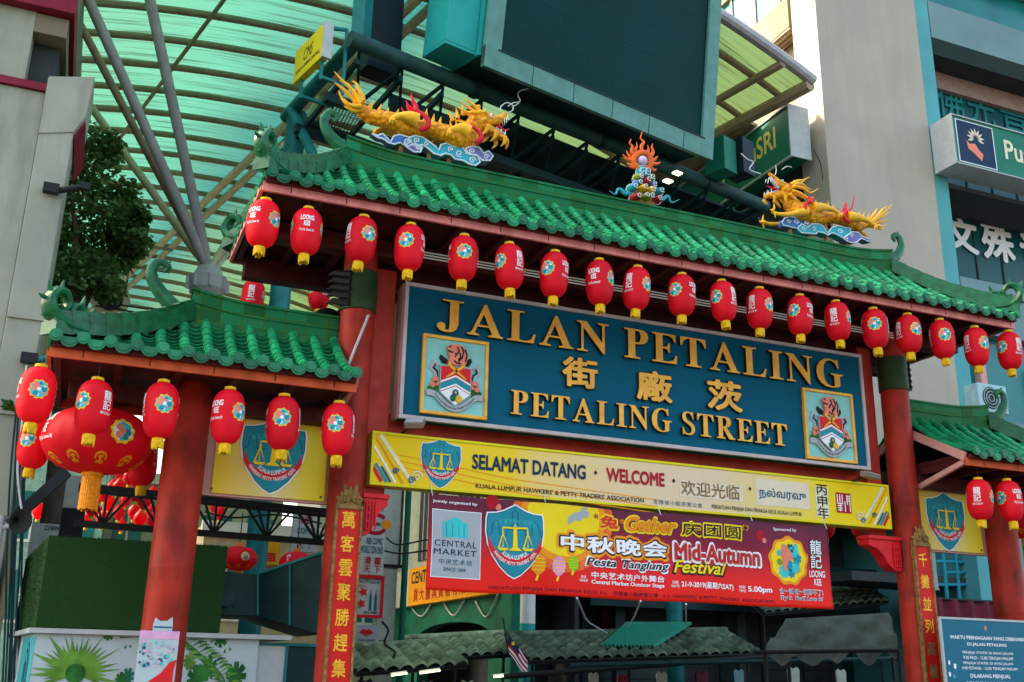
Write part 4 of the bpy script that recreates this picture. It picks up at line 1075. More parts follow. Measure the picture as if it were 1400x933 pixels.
for (px, py, mt) in ((735, 772, m_oprint), (763, 775, m_pinkl), (783, 771.5, m_lime)):
    c = bp(px, py); k = (.13, .12, .09)[(735, 763, 783).index(px)]
    bflat([[(c[0] + k * .75 * math.cos(2 * pi * i / 20) * (1 if abs(math.sin(2 * pi * i / 20)) < .8 else .8), c[1] + k * math.sin(2 * pi * i / 20)) for i in range(20)]], mt, 'lantern_print', .007)
    for j in range(4): bflat([rect(c[0] - k * .66, c[0] + k * .66, c[1] - k * .55 + j * k * .33, c[1] - k * .48 + j * k * .33)], m_yprint, 'lantern_print', .009)
    bflat([stroke([(c[0], c[1] - k), (c[0] - .02, c[1] - k * 1.5)], .014)], m_yprint, 'lantern_print', .008)
btext('中央艺术坊户外舞台', m_wprint, (807, 792.5), (909, 795.5), (807, 783), bold=.02, space=1.05)
btext('Central Market Outdoor Stage', m_wprint, (807, 800), (909, 805), (807, 793), bold=.025)
btext('地点\nVENUE', m_wprint, (791, 795), (802, 796.5), (791, 786), bold=.01, align='CENTER')
btext('日期\nDATE', m_wprint, (918.5, 803), (929, 804), (918.5, 794), bold=.01, align='CENTER')
btext('21-9-2019(星期六SAT)', m_wprint, (932, 805), (1003, 808.5), (932, 794.5), bold=.025)
btext('时间\nTIME', m_wprint, (1010, 809), (1019, 810), (1010, 800), bold=.01, align='CENTER')
btext('5.00pm', m_wprint, (1022, 810.5), (1054, 813), (1022, 800.5), bold=.025)
btext('PERSATUAN PENJAJA DAN PENIAGA KECIL K.L.   吉隆坡小販商業公會   K.L. HAWKERS’ & PETTY TRADERS’ ASSOCIATION', m_tarpred, (669, 806), (1056, 826.5), (669, 798.5), bold=.006)
btext('Sponsored by', m_wprint, (1057, 726), (1088, 729), (1057, 720.5), bold=.012)
# sponsor roundel
rc = bp(1077.5, 767)
def blob(r, k, ph, amp, cx=0, cz=0, sx=1.): return [(rc[0] + cx + r * sx * (1 + amp * math.sin(k * a + ph)) * math.cos(a), rc[1] + cz + r * (1 + amp * math.sin(k * a + ph)) * math.sin(a)) for a in [2 * pi * i / 48 for i in range(48)]]
bflat([blob(.315, 9, 0, .05)], m_oprint, 'roundel', .005); bflat([blob(.275, 9, .4, .05)], m_yprint, 'roundel', .007)
for (cx, cz, r, mt) in ((.08, .12, .075, m_lteal), (.13, .03, .07, m_tprint), (.02, .16, .06, m_sgreen), (.10, -.08, .075, m_lteal), (-.09, -.14, .085, m_lteal), (.03, -.16, .06, m_tprint), (-.02, -.04, .07, m_tprint), (-.15, .10, .04, m_lteal), (-.15, -.02, .045, m_colive), (.15, -.11, .04, m_oprint), (.02, -.10, .04, m_sgreen), (.11, .2, .03, m_lteal)):
    bflat([blob(r, 7, cx * 40, .14, cx, cz)], mt, 'roundel', .009 + .0004 * cz * 10)
bflat([[(rc[0] + x, rc[1] + z) for x, z in ((-.10, .22), (-.03, .20), (.04, .10), (.07, .02), (-.01, .0), (-.06, -.13), (-.10, -.13), (-.10, .02), (-.13, .08))]], m_coral, 'roundel', .013)
text_on('龍\n記', m_bprint, bn, FB, (bp(1106.5, 760)[0], bp(1124.5, 760)[0], bp(1115, 779)[1], bp(1115, 738.5)[1]), fn=bwave, bold=.04, lift=.006, line=.95)
text_on('龍\n記', m_wprint, bn, FB, (bp(1107.5, 760)[0], bp(1123.5, 760)[0], bp(1115, 778)[1], bp(1115, 739.5)[1]), fn=bwave, bold=.012, lift=.009, line=.95)
text_on('LOONG\nKEE', m_wprint, bn, FB, (bp(1107, 790)[0], bp(1129, 790)[0], bp(1118, 801.5)[1], bp(1118, 781)[1]), fn=bwave, bold=.02, lift=.008, align='CENTER', line=.9)
outlined('食一試·食一試停不了!', (1064, 810.5), (1125, 815), (1064, 804), [(m_wprint, .05, .008), (m_tealline, .005, 0)])
outlined('Try It. You’ll Love It!', (1065, 820), (1125, 824.5), (1065, 814), [(m_wprint, .05, .008), (m_tealline, .008, 0)], shear=.3)
for (px, py, r, mt) in ((673, 686, .085, m_crimson), (682, 693, .038, m_coral), (1038, 732, .075, m_crimson), (1044, 739, .035, m_coral)):
    c = bp(px, py); bflat([circ(c[0], c[1], r, 18)], mt, 'bokeh_print', .004)
b = MB()
for (x, z) in ((BX0 + .03, BZ1 - .03), (-1.6, BZ1 - .03), (0, BZ1 - .03), (1.4, BZ1 - .03), (BX1 - .03, BZ1 - .03)): b.sweep([(x, -.07, z), (x, -.02, z + .08), (x, .02, z + .22)], .006, 5)
b.build('tie', m_wire, bn)

# ---- floodlights
def flood(label, c, rx, rz, size):
    t = thing('floodlight', label, 'floodlight', c); Mx = Matrix.Rotation(rz, 3, 'Z') @ Matrix.Rotation(rx, 3, 'X')
    b = MB(); b.box(c, size, Mx); b.build('housing', m_flood, t, smooth=0, bevel=.008)
    b = MB(); b.box(Vector(c) + Mx @ Vector((0, -size[1] / 2 - .006, 0)), (size[0] * .92, .008, size[2] * .9), Mx); b.build('lens', m_signsilver, t, smooth=0)
    b = MB(); b.bar(Vector(c), Vector((c[0], .3, c[2] - .03)), .03, .02); b.build('arm', m_dark, t, smooth=0)
q = at(567, 579, -.35); flood('small bronze floodlight on an arm below the left end of the blue sign', (q.x, q.y, q.z), R_(-58), R_(-28), (.22, .07, .17))
q = at(1190, 651, -.35); flood('slim grey floodlight on an arm below the right end of the blue sign', (q.x, q.y, q.z), R_(-82), R_(22), (.34, .06, .14))

# ---- couplet boards on the main pillars
def couplet(label, x, chars, ztop, z0, step, faded):
    t = thing('couplet_board', label, 'sign', (x, -.22, .9)); Y = -.24
    b = MB(); b.bb(x - .125, x + .125, Y, Y + .04, .9, ztop); b.build('panel', m_couplet, t, smooth=0)
    b = MB(); b.bb(x - .155, x - .126, Y - .02, Y + .045, .9, ztop); b.bb(x + .126, x + .155, Y - .02, Y + .045, .9, ztop); b.bb(x - .155, x + .155, Y - .02, Y + .045, ztop + .001, ztop + .05); b.build('frame', m_carved, t, smooth=0, bevel=.006)
    F = gframe(Y)
    for i, ch in enumerate(chars):
        z = z0 - i * step
        text_on(ch, m_carved if i >= faded else m_coupgold, t, F, (x - .075, x + .075, z - .092, z + .092), 'character', bold=.018, lift=.004)
    c = MB(); zc = ztop + .05
    for k in range(7):
        a = R_(-75 + 25 * k); r = .17 if k % 2 == 0 else .14
        c.sweep([(x, Y + .02, zc + .02), (x + r * .55 * math.sin(a) * 1.1, Y - .01, zc + .03 + r * .55 * math.cos(a)), (x + r * math.sin(a) * .95, Y + .01, zc + .02 + r * 1.35 * math.cos(a))], [.045, .045, .012], 8, .5, (0, 1, 0))
    for sx in (-1, 1):
        sp = [(x + sx * (.06 + .05 * math.cos(k * .55) * (1 - k / 18)), Y - .025, zc + .06 + .05 * math.sin(k * .55) * (1 - k / 18)) for k in range(14)]
        c.sweep(sp, .015, 6)
    c.bb(x - .14, x + .14, Y - .01, Y + .05, zc, zc + .03)
    c.build('lotus_crown', m_carved, t)
zl = at(480, 697, -.24).z; za = at(479, 711, -.24).z; zb = at(462, 914, -.24).z
couplet('red couplet board with gold characters and carved lotus top on the left main pillar', -PX, '萬客雲聚勝趕集', zl, za, (za - zb) / 6, 9)
zl = at(1252, 747, -.24).z; za = at(1252, 765, -.24).z; zb = at(1262, 862, -.24).z
couplet('worn red couplet board with fading gold characters and carved top on the right main pillar', PX, '千攤並列案攤市', zl, za, (za - zb) / 3.2, 4)

# ---- notice board, bottom right
n0 = at(1288, 846, -.6); n1 = at(1293, 933, -.6)
nb = thing('notice_board', 'blue trading hours notice with white Malay text before the right side pillar', 'sign', (n0.x + .9, -.6, 0))
nx0 = (n0.x + n1.x) / 2; nx1 = nx0 + 1.75; nz1 = n0.z - .005
b = MB(); b.bb(nx0, nx1, -.6, -.575, .95, nz1); b.build('panel', m_notice, nb, smooth=0)
b = MB(); b.bb(nx0 - .03, nx0, -.61, -.57, .93, nz1 + .03); b.bb(nx1, nx1 + .03, -.61, -.57, .93, nz1 + .03); b.bb(nx0, nx1, -.61, -.57, nz1, nz1 + .03); b.bb(nx0, nx1, -.61, -.57, .93, .95); b.build('frame', m_signsilver, nb, smooth=0, bevel=.004)
b = MB()
for x in (nx0 + .2, nx1 - .2): b.rod((x, -.55, 0), (x, -.55, nz1), .03)
b.build('post', m_steel, nb)
FN = gframe(-.6)
for body, L, Rr, T, kw in (('WAKTU PERNIAGAAN YANG DIBENARKAN', (1298.5, 873), (1408, 878), (1298.5, 868), dict(bold=.02)), ('DI JALAN PETALING', (1322.5, 884), (1376, 886), (1322.5, 878.5), dict(bold=.02)),
    ('PENJAJA STATIK DI BAHU JALAN', (1316, 894.5), (1385, 897), (1316, 890), dict(bold=.01)), ('9.00 PAGI - 12.00 TENGAH MALAM', (1317, 901), (1385, 903.5), (1317, 896.5), dict(bold=.01)),
    ('PENJAJA STATIK DI ATAS JALAN', (1317, 909), (1385, 911), (1317, 904.5), dict(bold=.01)), ('4.00 PETANG - 12.00 TENGAH MALAM', (1315, 915), (1391, 917.5), (1315, 911), dict(bold=.01)),
    ('DILARANG MENJUAL', (1327, 928.5), (1382, 929.5), (1327, 921.5), dict(bold=.02)), ('MINUMAN KERAS', (1322, 939.5), (1386, 940), (1322, 932), dict(bold=.02))):
    text_on(body, m_wprint, nb, FN, pxbox(L, Rr, T, -.6), lift=.004, **kw)
for (px, py, r, mt) in ((1347, 859, .03, m_coral), (1297.5, 906, .028, m_wprint), (1305.5, 911, .035, m_wprint), (1298.5, 922, .03, m_wprint), (1304.5, 925, .025, m_lteal)):
    c = at(px, py, -.6); flat([[(c.x + r * .8 * (1 if i % 2 else .6) * math.cos(2 * pi * i / 12), c.z + r * (1.3 if i % 2 else .9) * math.sin(2 * pi * i / 12)) for i in range(12)]], mt, nb, FN, 'pictogram', .004)
# ================================================================== LANTERNS
LR, LH = .17, .555
def lprof(t):
    """radius at height fraction t (0 bottom, 1 top)"""
    u = abs(2 * t - 1); return LR * max(0, (1 - u ** 3.1)) ** (1 / 2.5) * (1 - .04 * (1 - t))
def lantern_proto():
    t = thing('paper_lantern', 'x', 'lantern', (0, 0, 0))
    b = MB(); N = 54; prof = []
    for i in range(N + 1):
        q = i / N; z = -.03 - LH * (1 - q)
        r = max(.055, lprof(q)); prof.append((r + (.0042 if i % 2 else 0), z))
    b.lathe(prof, 40); body = b.build('body', m_lantern, t, smooth=60)
    b = MB(); b.lathe([(.052, -.032), (.06, -.03), (.06, -.004), (.05, 0)], 20); b.build('cap', m_lyellow, t)
    b = MB(); zb = -.03 - LH
    b.lathe([(.05, zb + .014), (.058, zb + .01), (.058, zb - .02), (.052, zb - .024)], 18)
    for k in range(22):
        a = 2 * pi * k / 22; r = .052; l = .06 + .035 * rnd()
        b.sweep([(r * math.cos(a), r * math.sin(a), zb - .018), (r * 1.02 * math.cos(a + .1), r * 1.02 * math.sin(a + .1), zb - .02 - l)], [.010, .007], 5)
    b.build('fringe', m_lyellow, t)
    b = MB(); b.rod((0, 0, -.01), (0, 0, .14), .004, 5); b.build('cord', m_dark, t)
    def wrap(a0, zc, lift):
        def f(x, y):
            z = zc + y; q = (z + .03 + LH) / LH; r = max(.02, lprof(min(1, max(0, q)))) + .003 + lift; a = a0 + x / LR
            return Vector((r * math.sin(a), -r * math.cos(a), z))
        return f
    zc = -.03 - LH * .44
    def disc(nm, a0, cx, cy, r, k, amp, mt, lift, ph=0):
        f = wrap(a0, zc + cy, lift); vs = []; fs = []; n = 36; m_ = 4
        for j in range(m_ + 1):
            for i in range(n):
                a = 2 * pi * i / n; rr = r * j / m_ * (1 + (amp * math.sin(k * a + ph) if j == m_ else 0)); vs.append(f(cx + rr * math.cos(a), rr * math.sin(a)))
        for j in range(m_):
            for i in range(n): fs.append((j * n + i, (j + 1) * n + i, (j + 1) * n + (i + 1) % n, j * n + (i + 1) % n))
        return vs, fs
    for a0 in (0, pi):
        g = MB()
        mats = [m_yprint, m_lteal, m_coral, m_wprint, m_tprint]
        def add(mi, *a): g.cur = mi; vs, fs = disc('e', *a); g.add(vs, fs)
        add(0, a0, 0, 0, .092, 10, .09, None, .0); add(1, a0, 0, 0, .080, 10, .08, None, .0012)
        for (x, y, r, mi) in ((.03, .035, .028, 1), (.045, .0, .026, 4), (.02, -.035, .03, 1), (-.025, -.045, .024, 4), (.0, .0, .018, 3), (-.03, .045, .026, 2), (-.04, .01, .028, 2), (-.012, .025, .026, 2), (.03, -.005, .014, 3), (-.005, -.055, .014, 3), (.045, .03, .012, 3), (.045, -.03, .015, 2), (-.05, -.02, .015, 1), (.01, .055, .014, 4)):
            add(mi, a0, x, y, r, 5, .15, None, .0024 + .0004 * mi, x * 90)
        g.build('emblem', mats, body, smooth=0)
    def ltext(body_, a0, w_, y0, y1, bold, nm='lettering', line=1.0):
        me = text_me(body_, bold, 0, 1, 0, 'CENTER', line); fit(me, -w_ / 2, w_ / 2, y0, y1)
        f = wrap(a0, zc, .003); warp(me, lambda c: f(c.x, c.y)); put(me, nm, m_wprint, body)
    ltext('龍\n記', pi / 2, .095, -.075, .125, .014, line=.95); ltext('香记瓜子', pi / 2, .135, -.12, -.092, .02)
    ltext('LOONG\nKEE', -pi / 2, .15, -.03, .105, .035, line=.9); ltext('Try It, Love It!', -pi / 2, .16, -.10, -.06, .03)
    return t
LPROTO = lantern_proto(); LUSED = False
def lantern(x, y, z, theta, label, group):
    """theta: where the emblem seems to sit, degrees to the right as the street sees it"""
    global LUSED
    a = math.atan2(CAM.x - x, -(CAM.y - y)) + R_(theta)
    o = dup(LPROTO) if LUSED else LPROTO
    LUSED = True
    o.location = (x, y, z); o.rotation_euler = (R_(rnd() * 5 - 2.5), R_(rnd() * 7 - 3.5), a); o.scale = (1 + .05 * (rnd() - .5),) * 2 + (1 + .06 * (rnd() - .5),)
    o['label'] = label; o['group'] = group; return o
ROW = [((364, 273), 50, 'red lantern at the left corner of the main eave, first of the long row'), ((422, 285), 90, 'red lantern with LOONG KEE facing front, between the corner lantern and the left main pillar'),
 ((498, 296), -150, 'red lantern hanging before the green collar of the left main pillar'), ((562, 307), 165, 'red lantern just above the upper left corner of the blue sign'),
 ((635, 322), 5, 'red lantern above the J of JALAN'), ((696, 333), -45, 'red lantern above the L of JALAN'), ((759, 344), 150, 'red lantern above the second A of JALAN'),
 ((819, 355), 65, 'red lantern with LOONG KEE in front above the gap between JALAN and PETALING'), ((872, 365), -125, 'red lantern above the P of the upper line PETALING'), ((932, 375), 150, 'red lantern above the first E and T of the upper line, below the flaming pearl'),
 ((986, 384), -35, 'red lantern above the A of the upper PETALING'), ((1038, 394), -125, 'red lantern above the L of the upper PETALING'), ((1093, 404), 150, 'red lantern above the N of the upper PETALING'),
 ((1142, 412), -105, 'red lantern with white characters above the final G of the blue sign'), ((1193, 422), 0, 'red lantern just right of the blue sign, before the right main pillar top'), ((1240, 430), -140, 'red lantern just right of the right main pillar top'),
 ((1284, 437), -165, 'red lantern with centred emblem, third from the right end of the main eave'), ((1332, 447), -135, 'red lantern next to the right end one of the main eave'), ((1378, 453), -40, 'red lantern at the far right end of the main eave')]
for p, th, lab in ROW:
    q = at(p[0], p[1], -1.02); lantern(q.x, -1.02, q.z + .01, th, lab, 'lanterns in a row along the main eave')
for p, th, lab in (((57, 500), 5, 'red lantern at the outer left corner of the left side roof'), ((134, 518), -45, 'red lantern with white characters in front of the big round lantern'), ((224, 521), -170, 'red lantern hanging before the left side pillar'),
                   ((315, 531), 45, 'red lantern before the left edge of the left yellow board'), ((389, 540), -5, 'red lantern hanging over the shield of the left yellow board'), ((464, 550), -10, 'red lantern before the left main pillar, under the side roof end')):
    q = at(p[0], p[1], -.95); lantern(q.x, -.95, q.z + .01, th, lab, 'lanterns along the left side eave')
for p, th, lab in (((1337, 654), -100, 'red lantern with white characters before the right yellow board'), ((1376, 656), 135, 'red lantern before the right side pillar')):
    q = at(p[0], p[1], -.95); lantern(q.x, -.95, q.z + .01, th, lab, 'lanterns along the right side eave')
lantern(5.66, -.95, 4.27, 20, 'red lantern cut by the right edge of the photo under the right side roof', 'lanterns along the right side eave')
for p, th, lab, Y in (((55, 570), -30, 'red lantern hanging behind the outer left corner lantern', .55), ((197, 594), 160, 'red lantern partly hidden right of the big round lantern', .9)):
    q = at(p[0], p[1], Y); lantern(q.x, Y, q.z, th, lab, 'lanterns under the left side roof')
for p, th, lab, Y in (((349, 381), -100, 'red lantern behind the gate above the left side roof', 3.0), ((437, 374), -50, 'red lantern behind the gate close to the left main pillar', 3.4)):
    q = at(p[0], p[1], Y); o = lantern(q.x, Y, q.z, th, lab, 'lanterns strung behind the gate'); 
for p, Y, lab in (((1127, 690), 2.6, 'red lantern behind the right end of the festival banner'), ((1175, 690), 2.8, 'red lantern behind the right end of the welcome box')):
    q = at(p[0], p[1], Y); lantern(q.x, Y, q.z, 10, lab, 'lanterns strung behind the gate')

# ---- big round lanterns
def round_lantern(c, R, H, label, group=None, rot=0, tassel=.38):
    t = thing('round_lantern', label, 'lantern', (0, 0, 0), group)
    b = MB(); prof = []
    N = 28
    for i in range(N + 1):
        a = -pi / 2 + pi * i / N; prof.append((max(.12 * R, R * math.cos(a) ** .8 if math.cos(a) > 0 else .0), H / 2 * math.sin(a)))
    k = len(prof); n = 72; vs = []; fs = []
    for r, z in prof:
        for j in range(n):
            a = 2 * pi * j / n; rr = r * (1 - .018 * (1 if j % 6 == 0 else 0)); vs.append((rr * math.cos(a), rr * math.sin(a), z))
    for i in range(k - 1):
        for j in range(n): fs.append((i * n + j, i * n + (j + 1) % n, (i + 1) * n + (j + 1) % n, (i + 1) * n + j))
    b.add(vs, fs); body = b.build('body', m_lantern, t, smooth=60)
    b = MB(); b.lathe([(.14 * R, H / 2 - .02), (.18 * R, H / 2), (.18 * R, H / 2 + .04), (.05, H / 2 + .05)], 18); b.build('cap', m_lorange, t)
    b = MB(); b.rod((0, 0, H / 2), (0, 0, H / 2 + .5), .008, 6); b.build('cord', m_dark, t)
    b = MB(); b.lathe([(.16 * R, -H / 2 + .02), (.2 * R, -H / 2), (.2 * R, -H / 2 - .03), (.16 * R, -H / 2 - .04)], 18)
    for q in range(26):
        a = 2 * pi * q / 26; r = .15 * R; b.sweep([(r * math.cos(a), r * math.sin(a), -H / 2 - .02), (r * 1.05 * math.cos(a + .06), r * 1.05 * math.sin(a + .06), -H / 2 - .02 - tassel * (.93 + .07 * rnd()))], [.016, .013], 5)
    b.build('tassel', m_lorange, t)
    def wrap(a0, z0, lift):
        def f(x, y):
            s = max(-.98, min(.98, (z0 + y) / (H / 2))); r = R * (1 - s * s) ** .4 + lift + .006; a = a0 + x / R
            return Vector((r * math.sin(a), -r * math.cos(a), s * H / 2))
        return f
    s = R / .54
    for kk in range(4):
        a0 = kk * pi / 2
        g = MB()
        if kk % 2 == 0:
            for (x, y, r, mi, lf) in ((0, 0, .125, 0, 0), (0, 0, .10, 3, .002), (.04, .04, .04, 1, .004), (.05, -.01, .035, 2, .005), (.0, -.05, .045, 1, .004), (-.04, -.04, .035, 4, .005), (-.04, .04, .035, 4, .006), (-.01, .0, .035, 4, .007), (.03, -.06, .03, 2, .006), (0, .07, .03, 1, .005)):
                f = wrap(a0, .03 * s, lf); vs = []; fs = []
                for j in range(5):
                    for i in range(30):
                        a = 2 * pi * i / 30; rr = s * r * j / 4 * (1 + (.08 * math.sin(9 * a) if j == 4 else 0)); vs.append(f(s * x + rr * math.cos(a), s * y + rr * math.sin(a)))
                for j in range(4):
                    for i in range(30): fs.append((j * 30 + i, (j + 1) * 30 + i, (j + 1) * 30 + (i + 1) % 30, j * 30 + (i + 1) % 30))
                g.cur = mi; g.add(vs, fs)
            g.build('emblem', [m_yprint, m_lteal, m_tprint, m_wprint, m_coral], body, smooth=0)
        else:
            for body_, bx in ((('龍\n記' if kk == 1 else 'LOONG\nKEE'), (-.07, .07, -.02, .20)), ('Try It, Love It!', (-.14, .14, -.10, -.05))):
                me = text_me(body_, .03, 0, 1, 0, 'CENTER', .95); fit(me, bx[0] * s, bx[1] * s, bx[2] * s, bx[3] * s); f = wrap(a0, .02 * s, .006); warp(me, lambda c: f(c.x, c.y)); put(me, 'lettering', m_wprint, body)
    # gold cash pattern round the lower half
    g = MB()
    for q in range(10):
        a0 = 2 * pi * (q + .5) / 10; z0 = -H * .36
        f = wrap(a0, z0, .004)
        for lp in (stroke([(-.07, -.01), (-.05, .035), (0, .05), (.05, .035), (.07, -.01)], .012), stroke([(-.03, .012), (.03, .012)], .011), stroke([(-.05, -.03), (.05, -.03)], .012), stroke([(0, .012), (0, -.03)], .012)):
            g.add([f(p[0] * s, p[1] * s) for p in lp], [(i, i + 1, len(lp) - 2 - i, len(lp) - 1 - i) for i in range(len(lp) // 2 - 1)])
    g.build('gold_pattern', m_oprint, body, smooth=0)
    t.location = c; t.rotation_euler = (0, 0, math.atan2(CAM.x - c[0], -(CAM.y - c[1])) + R_(rot)); return t
q = at(133, 603, .2); round_lantern(q, .56, .70, 'big round red lantern with long orange tassel under the left side roof', 'big round lanterns', 25)
q = at(1400, 712, .6); round_lantern(q, .40, .56, 'big round red lantern at the right edge behind the right side lanterns', 'big round lanterns', -30)
q = at(326, 764, 4.5); round_lantern(q, .28, .36, 'round orange red lantern over the dark teal hood left of the left main pillar', 'big round lanterns', 20, .1)
q = at(405, 770, 4.8); round_lantern(q, .26, .34, 'round orange red lantern half hidden behind the dark teal hood', 'big round lanterns', 60, .1)

# ---- small lanterns strung deep in the street
def small_lantern():
    t = thing('small_lantern', 'x', 'lantern', (0, 0, 0)); b = MB()
    b.lathe([(.04, 0)] + [(.15 * math.sin(pi * i / 10) ** .6, .02 + .38 * i / 10) for i in range(1, 10)] + [(.04, .42)], 16); b.build('body', m_lantern, t, smooth=60)
    b = MB(); b.lathe([(.045, -.05), (.05, -.03), (.05, .01), (.03, .02)], 10); b.build('fringe', m_lyellow, t)
    b = MB(); b.rod((0, 0, .4), (0, 0, .95), .006, 5); b.build('cord', m_dark, t); return t
sp_ = small_lantern(); first = True
SML = [(71, 686, 'near the diagonal brace, topmost'), (51, 711, 'beside the pale panel, left'), (72, 714, 'beside the pale panel, right'), (124, 707, 'over the left end of the hedge box, upper'), (117, 722, 'over the left end of the hedge box, lower'),
       (134, 713, ''), (139, 722, ''), (161, 712, ''), (165, 728, ''), (182, 712, ''), (206, 710, ''), (184, 687, ''), (153, 678, ''), (162, 657, ''), (161, 679, ''), (184, 670, ''), (208, 684, ''), (287, 690, ''), (116, 690, ''), (129, 694, ''), (142, 688, ''), (170, 695, ''), (196, 698, ''), (148, 700, ''), (62, 730, ''), (190, 722, ''), (300, 712, ''), (312, 694, ''), (176, 664, ''), (196, 662, ''), (292, 702, ''), (207, 724, '')]
for i, (px, py, s_) in enumerate(SML):
    Y = 13 + (i * 37 % 11) * .8; q = at(px, py, Y)
    o = sp_ if first else dup(sp_); first = False
    o.location = q; o.rotation_euler = (0, 0, i)
    o['label'] = 'small red lantern strung deep in the street behind the black truss left of the gate'; o['group'] = 'small lanterns deep in the street'

# ================================================================== RIDGE ORNAMENTS
def dragon(label, org, zf, S, Y=YR):
    """S: traced outline of one dragon (zoom pixels); built round, at its real size, on the ridge"""
    W = lambda x, y, d=0: at(org[0] + x / zf, org[1] + y / zf, Y) + Vector((0, d, 0))
    k = 1 / (zf * 114) * S.get('k', 1.1)
    root = W(*S['root']); t = thing('dragon_statue', label, 'statue', (root.x, Y, root.z), 'dragons on the ridge')
    b = MB(); sp = S['spine']
    path = catmull([W(p[0], p[1], S.get('wob', .05) * math.sin(i * 1.3)) for i, p in enumerate(sp)], 6); rad = lerpl([p[2] * k for p in sp], len(path))
    # rings swell slightly: scale rows
    rad = [r * (1 + .05 * (i % 2)) for i, r in enumerate(rad)]
    b.sweep(path, rad, 16)
    hx, hy, hr = S['skull']; b.ball(W(hx, hy), (hr * k, hr * k * .8, hr * k * .85), 16, 10)
    for j in S['jaws']:
        pp = catmull([W(x, y) for x, y, r in j], 4); b.sweep(pp, lerpl([r * k for x, y, r in j], len(pp)), 12, .8, (0, 1, 0))
    body = b.build('body', m_dragon, t, smooth=50)
    b = MB()
    for (x, y, dx, dy, r) in S['spikes']:
        b.sweep([W(x, y), W(x + dx * .5, y + dy * .55), W(x + dx, y + dy)], [r * k, r * k * .6, .003], 8, .55, (0, 1, 0))
    b.build('dorsal_fin', m_dragonlight, t, smooth=50)
    for side in (-1, 1):
        for lg in S['legs']:
            b = MB(); pp = catmull([W(p[0] + (0 if side < 0 else S['dx']), p[1] + (0 if side < 0 else 15), side * .165) for p in lg['p']], 5); b.sweep(pp, lerpl([p[2] * k for p in lg['p']], len(pp)), 12)
            e = lg['p'][-1]
            for (cx, cy) in lg['c']: 
                a0 = (e[0] + (0 if side < 0 else S['dx']), e[1] + (0 if side < 0 else 15))
                b.sweep([W(a0[0], a0[1], side * .165), W(a0[0] + cx * .6, a0[1] + cy * .4, side * .2), W(a0[0] + cx, a0[1] + cy, side * .19)], [14 * k, 12 * k, .004], 7)
            b.build('leg', m_dragonlight, t, smooth=50)
    b = MB()
    for i, st in enumerate(S['mane']):
        pp = catmull([W(x, y, (.09 if i % 2 else -.09) * (1 - q * .2)) for q, (x, y) in enumerate(st)], 5); n = len(pp); b.sweep(pp, [S['mw'] * k * (1 - .93 * (i_ / (n - 1)) ** 1.6) for i_ in range(n)], 7)
    b.build('mane', m_dragonlight, body, smooth=50)
    b = MB()
    for i, st in enumerate(S['tail']):
        pp = catmull([W(x, y, .05 * ((i % 3) - 1)) for x, y in st], 5); n = len(pp); b.sweep(pp, [S['tw'] * k * (1 - .9 * (q / (n - 1)) ** 1.5) for q in range(n)], 8)
    b.build('tail_tuft', m_dragonlight, t, smooth=50)
    b = MB()
    for st in S['horn']:
        pp = catmull([W(x, y, d) for x, y, d in st], 5); n = len(pp); b.sweep(pp, [S['hw'] * k * (1 - .85 * q / (n - 1)) for q in range(n)], 8)
    b.build('horn', m_dragonlight, body, smooth=50)
    b = MB()
    for side in (-1,1):
        b.ball(W(S['eye'][0], S['eye'][1], side * hr * k * .72), 15 * k, 10, 7)
    b.build('eye', m_wprint, body)
    b = MB()
    for side in (-1,1): b.ball(W(S['eye'][0] + S.get('look', 3), S['eye'][1], side * (hr * k * .72 + 10 * k)), 7.5 * k, 8, 6)
    b.build('pupil', m_bprint, body)
    b = MB()
    for j in S['mouth']: 
        pp = catmull([W(x, y) for x, y, r in j], 4); b.sweep(pp, lerpl([r * k for x, y, r in j], len(pp)), 10, .9, (0, 1, 0))
    b.build('mouth', m_mouth, body, smooth=50)
    for (x, y, dx, dy) in S['teeth']:
        for side in (-1, 1): b = MB(); b.sweep([W(x, y, side * .035), W(x + dx, y + dy, side * .035)], [6 * k, .002], 6); b.build('tooth', m_wprint, body)
    b = MB(); pp = catmull([W(x, y, -.02) for x, y in S['tongue']], 4); b.sweep(pp, lerpl([11 * k, 9 * k, 3 * k], len(pp)), 8, 1.5, (0, 1, 0)); b.build('tongue', m_dred, body)
    for side in (-1, 1):
        b = MB()
        for st in S['ribbon']:
            pp = catmull([W(x, y, side * d) for x, y, d in st], 6); n = len(pp); b.sweep(pp, [S['rw'] * k * (1 - .85 * (q / (n - 1)) ** 2) for q in range(n)], 8)
        b.build('ribbon', m_dred, t, smooth=50)
    b = MB()
    for st in S['whisker']:
        pp = catmull([W(x, y, -.05) for x, y in st], 6); b.sweep(pp, .007, 5)
    b.build('whisker', m_wire, body)
    # cloud base: lobed slab with raised white scrolls
    for (loop, mt, dep) in S['cloud']:
        dep = .02 + dep * .35
        b = MB(); b.prism([W(x, y, -dep) for x, y in loop], (0, 2 * dep, 0)); b.cur = 1
        edge = [W(x, y, -dep - .004) for x, y in loop]; edge.append(edge[0]); b.sweep(edge, 6.5 * k, 6, cap=False)
        cb = b.build('cloud_base', [mt, m_cwhite], t, smooth=40)
        b = MB()
        for (cx, cy, r, a0, sg) in S['scroll']:
            if not (min(p[0] for p in loop) < cx < max(p[0] for p in loop)): continue
            pp = [W(cx + r * (1 - q / 22) * math.cos(a0 + sg * q * .45), cy + r * (1 - q / 22) * math.sin(a0 + sg * q * .45), -dep - .006) for q in range(20)]; b.sweep(pp, 4.6 * k, 6)
        if b.v: b.build('scroll', m_cwhite, cb, smooth=50)
    # iron feet carrying the figure down to the ridge
    b = MB()
    for (x, y) in S['feet']:
        p = W(x, y); b.bar((p.x, p.y, p.z), (p.x, p.y, PMZ), .05)
    b.build('foot', m_carved, t, smooth=0)
